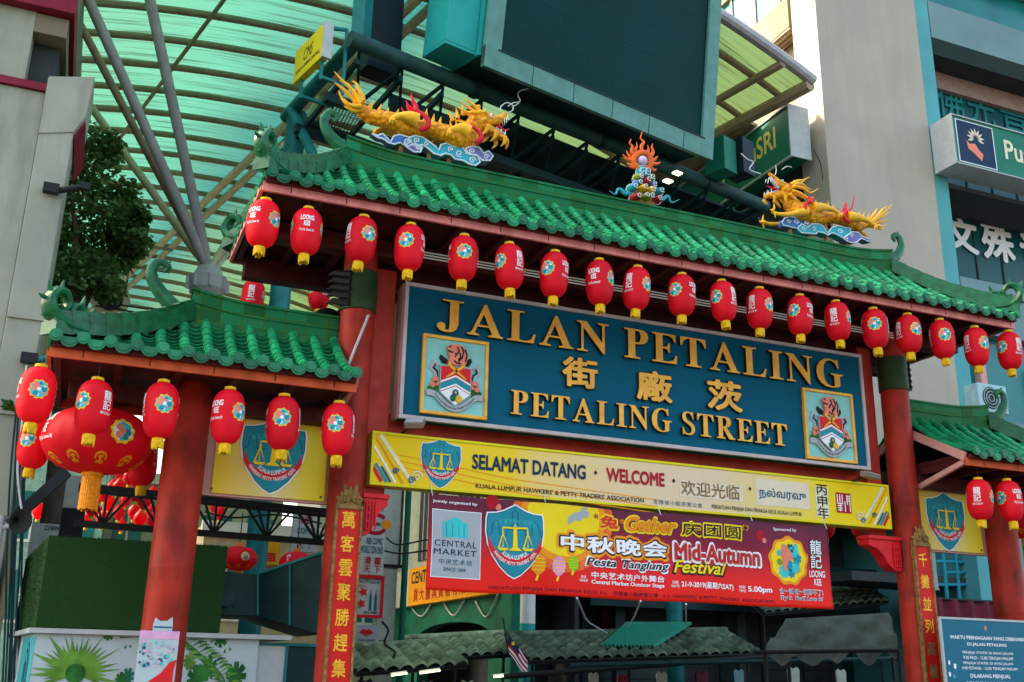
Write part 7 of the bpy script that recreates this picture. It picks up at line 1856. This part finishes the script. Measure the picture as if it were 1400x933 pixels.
t, x_, z_, W, H, Fq = panel_sign('framed_poster', 'red framed poster with two towers and red hibiscus below the comic sign', 488, 791, 520, 841, 6.8, m_signwhite, [('Arts Of Tomorrow', .06, .95, .86, .95, m_bprint, .0), ('Malaysia', .06, .4, .74, .82, m_rprint, .0), ('1&2 MEI', .3, .9, .03, .10, m_bprint, .02)], m_redbracket)
for k in (.58, .80): flat([[(x_ + W * (k - .06), z_ + H * .12), (x_ + W * (k - .055), z_ + H * .45), (x_ + W * (k - .02), z_ + H * .62), (x_ + W * k, z_ + H * .72), (x_ + W * (k + .02), z_ + H * .62), (x_ + W * (k + .055), z_ + H * .45), (x_ + W * (k + .06), z_ + H * .12)]], m_tealline, t, Fq, 'towers', .006)
for (u, v_) in ((.25, .62), (.2, .30)): flat([[(x_ + W * u + .09 * (1 if i % 2 else .5) * math.cos(2 * pi * i / 10), z_ + H * v_ + .09 * (1 if i % 2 else .5) * math.sin(2 * pi * i / 10)) for i in range(10)]], m_rprint, t, Fq, 'flower', .008)
t, x_, z_, W, H, Fq = panel_sign('lip_sign', 'silver light box with red lips below the red framed poster', 486, 855, 518, 879, 6.6, m_lipsilver, [('红唇新娘美容院', .1, .85, .08, .2, m_bprint, .01)])
flat([[(x_ + W * .15, z_ + H * .58), (x_ + W * .32, z_ + H * .80), (x_ + W * .45, z_ + H * .72), (x_ + W * .58, z_ + H * .80), (x_ + W * .78, z_ + H * .56), (x_ + W * .45, z_ + H * .36)]], m_rprint, t, Fq, 'lips', .006)
flat([stroke([(x_ + W * .2, z_ + H * .58), (x_ + W * .45, z_ + H * .6), (x_ + W * .72, z_ + H * .57)], .012)], m_crimson, t, Fq, 'lips', .009)

# ================================================================== STREET BEHIND THE GATE
# pale column and dark green downpipe right of the signs
a = at(536, 700, 8.0); c0 = thing('street_column', 'pale green street column with dark green downpipe behind the comic sign', 'column', (a.x, 8, 0))
b = MB(); b.bb(a.x - .17, a.x + .17, 8, 8.35, 0, 6.2); b.build('shaft', m_bgpale, c0, smooth=0)
b = MB(); b.rod((a.x + .30, 7.95, 0), (a.x + .30, 7.95, 6.2), .06); b.build('downpipe', m_sgreen, c0)
b = MB()
for z in (2.0, 3.4): b.bb(a.x - .19, a.x + .36, 7.97, 8.0, z, z + .06)
b.build('clamp', m_dark, c0, smooth=0)
# arched green shophouse along the street, x = 2
sh_ = thing('green_shophouse', 'green painted arcade shophouse with an arch behind the festival banner', 'building', (2.5, 16, 0))
WX = 2.0
ya, yb = 9.6, 30.0
# wall with an arched opening
ao = [atx(x, y, WX) for x, y in ((572, 880), (618, 848), (668, 880))]
ym0, ym1 = min(ao[0].y, ao[2].y), max(ao[0].y, ao[2].y); zs = 2.35; zc = ao[1].z - .05
arch = [(ym0, 0), (ym0, zs)] + [((ym0 + ym1) / 2 - (ym1 - ym0) / 2 * math.cos(pi * i / 16), zs + (zc - zs) * math.sin(pi * i / 16)) for i in range(1, 16)] + [(ym1, zs), (ym1, 0)]
zw = 3.35
b = MB()
for i in range(len(arch) - 1):
    (y0, z0), (y1, z1) = arch[i], arch[i + 1]
    if abs(y1 - y0) > 1e-6: b.prism([(WX, y0, z0), (WX, y1, z1), (WX, y1, zw), (WX, y0, zw)], (.3, 0, 0))
b.bb(WX, WX + .3, ya, ym0, 0, zw); b.bb(WX, WX + .3, ym1, yb, 0, zw); b.build('arcade_wall', m_sgreen, sh_, smooth=0)
b = MB(); b.bb(WX + .1, WX + 8, ya + .05, yb, zw + .003, 9); b.build('upper_wall', m_bgpale, sh_, smooth=0)
b = MB(); b.bb(WX + 1.5, WX + 1.6, ya, yb, 0, zw); b.build('arcade_back', m_recess, sh_, smooth=0)
for k in range(5):
    b = MB(); y = 12 + k * 3.2; b.bb(WX + .04, WX + .098, y, y + 1.4, 4.4, 7.0); fr = b.build('window', m_recess, sh_, smooth=0)
    b = MB()
    for j in range(4): b.bb(WX + .02, WX + .038, y + .1 + j * .4, y + .16 + j * .4, 4.4, 7.0)
    b.build('shutter_slat', m_bgpale, fr, smooth=0)
# orange sign box on that wall
o0 = atx(540, 832, WX - .25); o1 = atx(668, 812, WX - .25); o2 = atx(565, 781, WX - .25); zs0, zs1 = (o0.z + o1.z) / 2, (o0.z + o1.z) / 2 + .98
os_ = thing('orange_shop_sign', 'long orange shop sign box running along the green arcade', 'sign', (WX, (o0.y + o1.y) / 2, zs0))
b = MB(); b.bb(WX - .25, WX - .002, o1.y, o0.y - 1.2, zs0, zs1); b.build('face', m_orangesign, os_, smooth=0)
b = MB(); b.bb(WX - .24, WX - .003, o0.y - 1.198, o0.y + .9, zs0, zs1); b.build('end_panel', m_signwhite, os_, smooth=0)
FO = frame_mat((WX - .25, o0.y - 1.2, zs0), (0, -1, 0), (0, 0, 1)); Ls = o0.y - 1.2 - o1.y
text_on('CENTRAL HANDICRAFT', m_bprint, os_, FO, (.25, Ls - .4, .56, .88), bold=.02, lift=.006); text_on('貨 大 藝 具 貿 易 有 限 公 司', m_crimson, os_, FO, (.5, Ls - .5, .08, .44), bold=.02, lift=.006)
for k in range(3):
    p0_ = atx(560 + k * 45, 822 + (0 if k else 6), WX - .06); p1_ = atx(597 + k * 42, 812, WX - .06)
    b = MB(); b.sweep(catmull([p0_, (p0_ + p1_) / 2 - Vector((0, 0, .42)), p1_], 8), .02, 5); tag(b.build('slack_cable', m_wire), ['slack pale cable looping below the left end of the orange sign', 'slack pale cable looping under the middle of the orange sign', 'slack pale cable looping past the right end of the orange sign'][k], 'cable')
p = atx(552, 856, WX - .02); b = MB(); b.box(p, (.06, .3, .22)); tag(b.build('meter_box', m_signwhite, smooth=0, bevel=.01), 'small cream box on the green arcade wall left of the arch', 'box')
# white and teal corner column
q = at(722, 800, 8.6); c1 = thing('corner_column', 'round column white above and teal below behind the banner', 'column', (q.x, 8.6, 0))
zc_ = at(722, 853, 8.6).z
b = MB(); b.lathe([(.16, 0), (.16, zc_)], 20, (q.x, 8.6, 0)); b.build('lower_shaft', m_tealbox, c1); b = MB(); b.lathe([(.158, zc_ + .002), (.158, 6.0)], 20, (q.x, 8.6, 0)); b.build('upper_shaft', m_white, c1)
# flag on a slanting staff
fl = thing('malaysia_flag', 'small striped red and white flag with blue corner hanging by the teal column', 'flag', tuple(at(706, 885, 6.2)))
p = at(694, 868, 6.2); g = MB(); cols = []
U_, V_ = 20, 8
def fp(u, v): 
    x = p.x + u * .38 + .02 * math.sin(v * 6); z = p.z + .03 - u * .42 - v * .34; y = 6.2 + .03 * math.sin(u * 8 + v * 3); return (x + v * .03, y, z)
for i in range(U_):
    for j in range(V_):
        u0, u1, v0_, v1_ = i / U_, (i + 1) / U_, j / V_, (j + 1) / V_
        g.cur = 2 if (u0 < .5 and v0_ < .5) else (j % 2); g.add([fp(u0, v0_), fp(u1, v0_), fp(u1, v1_), fp(u0, v1_)], [(0, 1, 2, 3)])
g.build('cloth', [m_crimson, m_wprint, m_navy], fl, smooth=60)
b = MB(); b.rod(Vector(p) + Vector((-.1, 0, .3)), Vector(p) + Vector((.03, 0, -.35)), .012); b.build('staff', m_dark, fl)
cxy = fp(.22, .25); b = MB(); b.box((cxy[0], cxy[1] - .02, cxy[2]), (.06, .006, .06)); b.build('crescent', m_yprint, fl, smooth=0)

# stall roofs along the street
def tile_roof(name, label, x0, x1, y0, z0, y1, z1, mat, slope=0, edge=m_dark, grp='tiled stall roofs behind the gate'):
    """small scalloped roof falling towards the street (y0 low edge, y1 ridge); slope lifts the right end"""
    t = thing(name, label, 'roof', ((x0 + x1) / 2, (y0 + y1) / 2, min(z0, z1)), grp)
    b = MB(); n = max(6, int((x1 - x0) / .23)); m_ = 6
    for j in range(m_):
        for i in range(n):
            u0, u1 = i / n, (i + 1) / n; b.rv = rnd()
            ta, tb = j / m_, (j + 1) / m_ + .02
            def Q(u, tt, up): x = x0 + (x1 - x0) * u; return Vector((x, y0 + (y1 - y0) * tt, z0 + (z1 - z0) * tt + slope * (x - x0) + up))
            vs = []
            for tt, up in ((ta, -.01), (ta, .05), (tb, .005)):
                for q in range(5): vs.append(Q(u0 + (u1 - u0) * q / 4, tt - (.04 * math.sin(pi * q / 4) if up != .005 else 0), up + .085 * math.sin(pi * q / 4)))
            b.add(vs, [(r * 5 + q, r * 5 + q + 1, (r + 1) * 5 + q + 1, (r + 1) * 5 + q) for r in range(2) for q in range(4)])
    b.build('roof_tiles', mat, t, smooth=50)
    b = MB(); k = int((x1 - x0) / .35)
    for i in range(k):
        xa = x0 + (x1 - x0) * i / k; xb = x0 + (x1 - x0) * (i + 1.08) / k; b.rv = rnd()
        b.sweep([(xa, y1, z1 + .05 + slope * (xa - x0)), (xb, y1, z1 + .06 + slope * (xb - x0))], [.07, .06], 8)
    b.build('ridge', mat, t, smooth=60)
    b = MB(); b.prism([(x0, y0 + .06, z0 - .04), (x1, y0 + .06, z0 - .04 + slope * (x1 - x0)), (x1, y1, z1 - .04 + slope * (x1 - x0)), (x0, y1, z1 - .04)], (0, 0, -.04)); b.build('underside', m_recess, t, smooth=0)
    b = MB()
    for x in (x0 + .15, x1 - .15): b.rod((x, y0 + .25, 0), (x, y0 + .25, z0 + slope * (x - x0) - .02), .03)
    b.rod((x0, y0 + .03, z0 - .02), (x1, y0 + .03, z0 - .02 + slope * (x1 - x0)), .035)
    b.build('frame', edge, t)
    return t
def px_roof(name, label, pl, pr, tl, Y0, Y1, mat, **k):
    a = at(*pl, Y0); c = at(*pr, Y0); t_ = at(*tl, Y1); sl = (c.z - a.z) / (c.x - a.x)
    return tile_roof(name, label, a.x, c.x, Y0, a.z, Y1, t_.z - sl * (t_.x - a.x), mat, sl, **k)
px_roof('stall_roof', 'pale green scalloped stall roof below the green arch, beside the couplet board', (488, 919), (640, 908), (560, 884), 6.0, 7.2, m_stile2)
px_roof('stall_roof', 'dark tiled stall roof right of the flag with the green metal sheet on it', (725, 903), (1040, 893), (860, 868), 6.4, 7.6, m_stile)
px_roof('stall_roof', 'narrow pale stall roof left of the flag', (560, 902), (705, 893), (640, 872), 7.6, 8.3, m_stile2)
px_roof('stall_roof', 'dark tiled roof high behind the right end of the festival banner', (1045, 838), (1215, 822), (1130, 800), 8.2, 9.2, m_stile)
# green corrugated metal sheet
t = thing('metal_sheet', 'bright green corrugated metal sheet lying on the tiled stall roof', 'sheet', tuple(at(820, 880, 6.9)))
pa = [at(820, 893, 6.55), at(895, 893, 6.55), at(944, 861, 7.5), at(855, 861, 7.5)]
b = MB(); n = 14
for i in range(n):
    for h, (u0, u1) in enumerate(((i / n, (i + .5) / n), ((i + .5) / n, (i + 1) / n))):
        e = [.035 if h == 0 else .0, .0 if h == 0 else .035]
        A = pa[0] + (pa[1] - pa[0]) * u0; B_ = pa[0] + (pa[1] - pa[0]) * u1; C_ = pa[3] + (pa[2] - pa[3]) * u1; D_ = pa[3] + (pa[2] - pa[3]) * u0
        up = Vector((0, 0, .09)); b.add([A + up + Vector((0, 0, .07 if h else 0)), B_ + up + Vector((0, 0, 0 if h else .07)), C_ + up + Vector((0, 0, 0 if h else .07)), D_ + up + Vector((0, 0, .07 if h else 0))], [(0, 1, 2, 3)])
b.build('corrugated_sheet', m_gmetal, t, smooth=0); b = MB(); b.bar(pa[3] + Vector((0, 0, .12)), pa[2] + Vector((0, 0, .12)), .10, .06); b.build('cap_strip', m_gmetal, t, smooth=0)
# crumpled tarpaulin over the right hand stalls
tp = thing('grey_tarpaulin', 'crumpled grey tarpaulin draped over a stall before the right main pillar', 'tarpaulin', tuple(at(1140, 890, 3)))
c4 = [at(1046, 889, 2.6), at(1228, 884, 1.6), at(1215, 838, 3.6), at(1075, 846, 3.6)]
b = MB(); NU, NV = 46, 18; vs = []; rg2 = random.Random(11)
ph = [rg2.uniform(0, 6) for _ in range(8)]
for j in range(NV + 1):
    for i in range(NU + 1):
        u, v_ = i / NU, j / NV; p = (c4[0] * (1 - u) + c4[1] * u) * (1 - v_) + (c4[3] * (1 - u) + c4[2] * u) * v_
        d = .03 * math.sin(u * 9 + v_ * 4 + ph[0]) + .03 * math.sin(u * 17 - v_ * 7 + ph[1]) + .025 * math.sin(u * 31 + v_ * 13 + ph[2]) + .03 * abs(math.sin(u * 23 - v_ * 19 + ph[3])); d += -.18 * math.sin(pi * u) * (1 - v_) * .5; d *= 1.3 * (1 - v_ ** 3)
        if j == 0: d -= .05 + .10 * abs(math.sin(u * 14)); 
        vs.append(p + Vector((0, -.3 * d, d)))
b.add(vs, [(j * (NU + 1) + i, j * (NU + 1) + i + 1, (j + 1) * (NU + 1) + i + 1, (j + 1) * (NU + 1) + i) for j in range(NV) for i in range(NU)]); b.build('cloth', m_tarp, tp, smooth=50)
b = MB(); b.rod(c4[0] + Vector((-.2, 0, -.04)), c4[1] + Vector((0, 0, -.06)), .03)
for q in c4: b.rod((q.x, q.y, 0), (q.x, q.y, q.z - .05), .03)
b.build('frame', m_dark, tp)
# long dark stall beams and awning pipes below the roofs
for (x0, y0, x1, y1, Y, r, mt, lab) in ((690, 925, 1060, 897, 5.6, .05, m_dark, 'long dark awning pipe under the tiled stall roofs, upper'), (780, 910, 1230, 900, 5.0, .04, m_tealdark, 'long dark awning pipe under the tiled stall roofs, lower')):
    b = MB(); b.rod(at(x0, y0, Y), at(x1, y1, Y), r); tag(b.build('awning_pipe', mt), lab, 'pipe')
for k, (x0, y0, x1, y1, Y) in enumerate(((535, 924, 557, 921, 5.9), (574, 921, 602, 917, 5.9), (675, 926, 697, 924, 6.2))):
    a, c = at(x0, y0, Y), at(x1, y1, Y); b = MB(); b.rod(a, c, .011)
    t = thing('stall_light', ['lit tube light at the left under the pale stall roof', 'lit tube light in the middle under the pale stall roof', 'lit tube light under the stall roof beside the flag'][k], 'lamp', tuple((a + c) / 2)); b.build('tube', m_tube, t)
    b = MB(); b.bar(a + Vector((0, .05, .03)), c + Vector((0, .05, .03)), .05, .03); b.build('batten', m_white, t, smooth=0)
# ties that hold the banner down
for pts, lab in (([(789, 818), (800, 845), (806, 852), (830, 866)], 'pale tie rope slanting from the banner to the stall roof, left'), ([(876, 822), (868, 842), (858, 858)], 'pale tie rope slanting from the banner to the stall roof, middle'), ([(938, 826), (938, 858)], 'pale tie rope hanging straight down from the banner, right')):
    n = len(pts); b = MB(); b.sweep([at(x, y, -.05 + 7.2 * (i / (n - 1))) for i, (x, y) in enumerate(pts)], .014, 5); tag(b.build('tie_rope', m_wire), lab, 'rope')

# shaded market front across the back
mk = thing('market_front', 'dark shaded market front with shutters and posts behind the stalls', 'building', (9, 12, 0)); MY = 11.0
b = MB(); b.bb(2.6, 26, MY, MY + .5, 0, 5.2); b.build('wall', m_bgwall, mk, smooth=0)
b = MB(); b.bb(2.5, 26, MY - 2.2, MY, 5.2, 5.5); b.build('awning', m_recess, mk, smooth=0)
for k in range(9):
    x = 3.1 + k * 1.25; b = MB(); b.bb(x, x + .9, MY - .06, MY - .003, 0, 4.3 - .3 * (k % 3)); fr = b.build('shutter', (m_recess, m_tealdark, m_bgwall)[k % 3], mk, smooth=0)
    b = MB()
    for j in range(14): b.bb(x + .02, x + .88, MY - .075, MY - .061, .3 + j * .28, .33 + j * .28)
    b.build('shutter_slat', m_dark, fr, smooth=0)
for (px, mt) in ((775, m_bgpale), (845, m_tealdark), (1010, m_bgwall)):
    q = at(px, 830, MY - .6); b = MB(); b.bb(q.x - .12, q.x + .12, MY - .7, MY - .5, 0, 4.9); b.build('post', mt, mk, smooth=0)
b = MB(); b.bb(4, 24, MY - 1.2, MY - 1.1, 3.0, 4.2); b.build('canopy_board', m_tealdark, mk, smooth=0)
q = at(831, 845, MY - .3); b = MB(); b.bb(q.x - .15, q.x + .15, MY - .3, MY - .2, q.z - .3, q.z + .3); tag(b.build('red_notice', m_tarpred, smooth=0), 'small dark red notice on the shaded market front under the banner', 'notice')
# right of the right main pillar: blue grey shop with railings and a dark red tarp
rs = thing('blue_shop', 'blue grey shop front with teal pipe railings behind the right pillars', 'building', (12, 9, 0)); SY = 8.5
b = MB(); b.bb(12.1, 26, SY, SY + .4, 0, 5.6); b.build('wall', m_bluewall, rs, smooth=0)
b = MB(); b.bb(8.9, 24, SY - 1.6, SY - .003, at(1300, 800, SY).z - .2, at(1300, 800, SY).z); b.build('ledge', m_recess, rs, smooth=0)
b = MB()
for (x0, y0, x1, y1) in ((1262, 767, 1350, 770), (1290, 783, 1400, 782), (1270, 800, 1400, 799)): b.rod(at(x0, y0, SY - 1.6), at(x1, y1, SY - 1.6), .035)
for x in (1308, 1291, 1385): q = at(x, 780, SY - 1.6); b.rod((q.x, SY - 1.6, 1), (q.x, SY - 1.6, 4.4), .045)
b.rod(at(1330, 775, SY - 1.65), at(1342, 797, SY - 1.65), .025); b.build('railing', m_tprint, rs)
q0, q1 = at(1266, 818, 5.0), at(1375, 846, 5.0)
tt = thing('red_tarp', 'dark red tarpaulin hanging behind the right couplet board', 'tarpaulin', (q0.x + 1, 5, 0)); b = MB(); n = 24; vs = []
for j in range(2):
    for i in range(n + 1): vs.append((q0.x + (q1.x - q0.x) * i / n, 5.0 + .05 * math.sin(i * 1.3), (q0.z if j else .8)))
b.add(vs, [(i, i + 1, n + 2 + i, n + 1 + i) for i in range(n)]); b.build('cloth', m_tarpred, tt, smooth=60); b = MB(); b.rod((q0.x, 5, q0.z), (q1.x, 5, q0.z), .03); b.rod((q0.x + .1, 5.1, 0), (q0.x + .1, 5.1, q0.z), .03); b.rod((q1.x - .1, 5.1, 0), (q1.x - .1, 5.1, q0.z), .03); b.build('frame', m_dark, tt)
q0 = at(1268, 752, 2.2); q1 = at(1276, 805, 2.2); t = thing('white_panel', 'narrow pale panel behind the right couplet board', 'panel', (q0.x, 2.2, q1.z)); b = MB(); b.bb(q0.x - .14, q0.x + .16, 2.2, 2.24, q1.z, q0.z + .25); b.build('board', m_bamboo, t, smooth=0); b = MB(); b.bb(q0.x - .15, q0.x + .17, 2.19, 2.25, q1.z - .02, q1.z - .001); b.rod((q0.x, 2.3, 0), (q0.x, 2.3, q0.z), .03); b.build('post', m_signsilver, t, smooth=0)

# far end of the street, left: pale fronts with windows, a lamp post
def far_block(name, label, x0, x1, Y, h, mat, nw, nf, z0=2.8, wm=None):
    t = thing(name, label, 'building', ((x0 + x1) / 2, Y, 0)); b = MB(); b.bb(x0, x1, Y, Y + 6, 0, h); b.build('wall', mat, t, smooth=0)
    for f_ in range(nf):
        for k in range(nw):
            x = x0 + (x1 - x0) * (k + .18) / nw; w_ = (x1 - x0) / nw * .64; z = z0 + f_ * 2.6; b = MB(); b.bb(x, x + w_, Y - .04, Y - .003, z, z + 1.6); fr = b.build('window', wm or m_glass2, t, smooth=0)
            b = MB(); b.bb(x + w_ / 2 - .04, x + w_ / 2 + .04, Y - .06, Y - .041, z, z + 1.6); b.bb(x - .06, x + w_ + .06, Y - .1, Y - .041, z - .1, z - .002); b.build('frame', m_white, fr, smooth=0)
    b = MB(); b.bb(x0 - .1, x1 + .1, Y - .3, Y - .001, h - .4, h); b.build('cornice', m_white, t, smooth=0)
    return t
far_block('shophouse', 'pale cyan block standing in for distant sky behind the black truss', -13.5, -6.0, 27, 9.0, m_bgcyan, 5, 2)  # added block, its cyan imitates bright sky and the canopy's far end
far_block('shophouse', 'cream shophouse far down the street left of the comic sign', -5.9, .6, 30, 8.4, m_bgpale, 4, 2)
far_block('shophouse', 'brown shaded shophouse behind the round orange red lanterns', -3.5, 1.9, 19, 5.4, m_tan2, 4, 1)
far_block('shophouse', 'white far building seen under the canopy beside the left roof curl', -17, -6.2, 47, 17.5, m_white, 6, 5, 3, m_glass)
far_block('shophouse', 'long grey shophouse row along the left side of the street behind the tree', -30, -14.5, 34, 14, m_bgpale, 7, 4)
# speaker hung below the canopy, and its cables
p = at(151, 409, 12); t = thing('hanging_speaker', 'round dark loudspeaker in a tan housing hanging behind the left side roof', 'speaker', tuple(p))
b = MB(); b.sweep([p + Vector((0, .02, 0)), p + Vector((0, .5, 0))], [.42, .34], 24); b.build('housing', m_tan2, t)
b = MB(); b.sweep([p + Vector((0, -.02, 0)), p + Vector((0, .018, 0))], [.26, .27], 24); b.ball(p + Vector((0, -.02, 0)), (.1, .05, .1), 12, 8); b.build('cone', m_dark, t)
b = MB()
for dx in (-.3, .3): b.bar(p + Vector((dx, .3, .3)), p + Vector((dx, .3, 1.5)), .04)
b.bar(p + Vector((-.5, .3, 1.5)), p + Vector((1.2, .3, 1.5)), .06); b.bar(p + Vector((-.5, .3, .95)), p + Vector((1.2, .3, .95)), .06); b.build('hanger', m_tan, t, smooth=0)
for k, (a_, c_) in enumerate((((95, 398), (250, 425)), ((118, 398), (200, 430)), ((130, 418), (262, 424)))):
    b = MB(); p0_, p1_ = at(*a_, 9), at(*c_, 9); b.sweep(catmull([p0_, (p0_ + p1_) / 2 - Vector((0, 0, .1)), p1_], 6), .018, 5); tag(b.build('overhead_cable', m_dark), ['dark overhead cable from the tree to the roof curl, upper', 'dark overhead cable crossing the hanging speaker', 'dark overhead cable from the tree to the roof curl, lower'][k], 'cable')
# metal rod and tied silver wires on the left main pillar
b = MB(); b.rod(at(504, 431, -.35), at(476, 500, -.35), .016); p = at(472, 505, -.35)
for k in range(7): b.sweep(catmull([p + Vector((.02, 0, .05)), p + Vector((rnd() * .2 - .12, -.05, -.05 * rnd())), p + Vector((rnd() * .24 - .14, -.02, -.08 - .14 * rnd()))], 5), .010, 5)
tag(b.build('rod_with_wires', m_gtube), 'thin metal rod with tied silver wires leaning on the left main pillar', 'rod')
# dark dome lamp behind the left main pillar and odd cables
p = at(447, 442, 1.2); t = thing('dome_lamp', 'black dome lamp behind the left main pillar above the side roof', 'lamp', tuple(p)); b = MB(); b.ball(p, (.22, .2, .2), 16, 10); b.build('shade', m_dark, t); b = MB(); b.sweep(catmull([p + Vector((.1, 0, .1)), p + Vector((.25, 0, .32)), p + Vector((.34, 0, .1)), (-PX + .05, .2, p.z - .05)], 5), .025, 6); b.build('arm', m_dark, t)
for pts, Y, r, lab in (([(1112, 205), (1121, 222), (1125, 246)], 6.48, .012, 'thin dark cable hanging on the grey wall left edge above the right dragon'), ([(528, 735), (545, 745), (590, 738), (640, 742)], 7.2, .016, 'dark cable crossing the green column behind the comic sign, upper'), ([(520, 752), (550, 757), (600, 752), (650, 760)], 7.2, .016, 'dark cable crossing the green column behind the comic sign, lower'),
    ([(522, 850), (531, 862), (526, 880), (540, 892), (533, 905)], 6.4, .02, 'tangle of dark cable beside the lip sign'), ([(36, 500), (32, 560), (24, 640), (30, 700)], 2.7, .014, 'thin pale cable beside the outer left corner lantern'), ([(280, 700), (320, 708), (380, 704), (440, 716)], 3.4, .014, 'dark cable sagging behind the fan webbed truss')):
    b = MB(); b.sweep(catmull([at(x, y, Y) for x, y in pts], 6), r, 5); tag(b.build('cable', m_wire if 'pale' in lab else m_dark), lab, 'cable')
# goods hung under the stall roofs
for k, (px, py, mt, w_) in enumerate(((500, 928, m_navybox, .3), (585, 931, m_pinkbeam, .25), (640, 930, m_bgpale, .3), (760, 921, m_bgwall, .28), (812, 919, m_signwhite, .22), (852, 922, m_crimsonband, .25), (905, 918, m_bgpale, .25), (960, 917, m_tarpred, .3), (1010, 915, m_bluewall, .25), (1085, 912, m_bgpale, .3), (1150, 915, m_signwhite, .26))):
    p = at(px, py, 7.9); b = MB(); b.prism([(p.x - w_ * .3, p.y, p.z), (p.x - w_ * .5, p.y, p.z - .06), (p.x - w_ * .42, p.y, p.z - .5), (p.x + w_ * .42, p.y, p.z - .5), (p.x + w_ * .5, p.y, p.z - .06), (p.x + w_ * .3, p.y, p.z), (p.x, p.y, p.z - .05)], (0, .05, 0))
    t = tag(b.build('hanging_shirt', mt, smooth=0), ['dark shirt hanging in the stall beside the couplet board', 'brown shirt hanging under the lit tubes', 'pale shirt hanging left of the flag', 'grey shirt hanging right of the teal column', 'white shirt hanging below the green metal sheet', 'dark crimson shirt hanging below the green metal sheet', 'pale shirt hanging right of the green metal sheet', 'dark red shirt hanging under the tiled stall roof', 'blue grey shirt hanging at the right end of the tiled stall roof', 'pale shirt hanging under the grey tarpaulin, left', 'white shirt hanging under the grey tarpaulin, right'][k], 'shirt', 'clothes hung in the stalls')
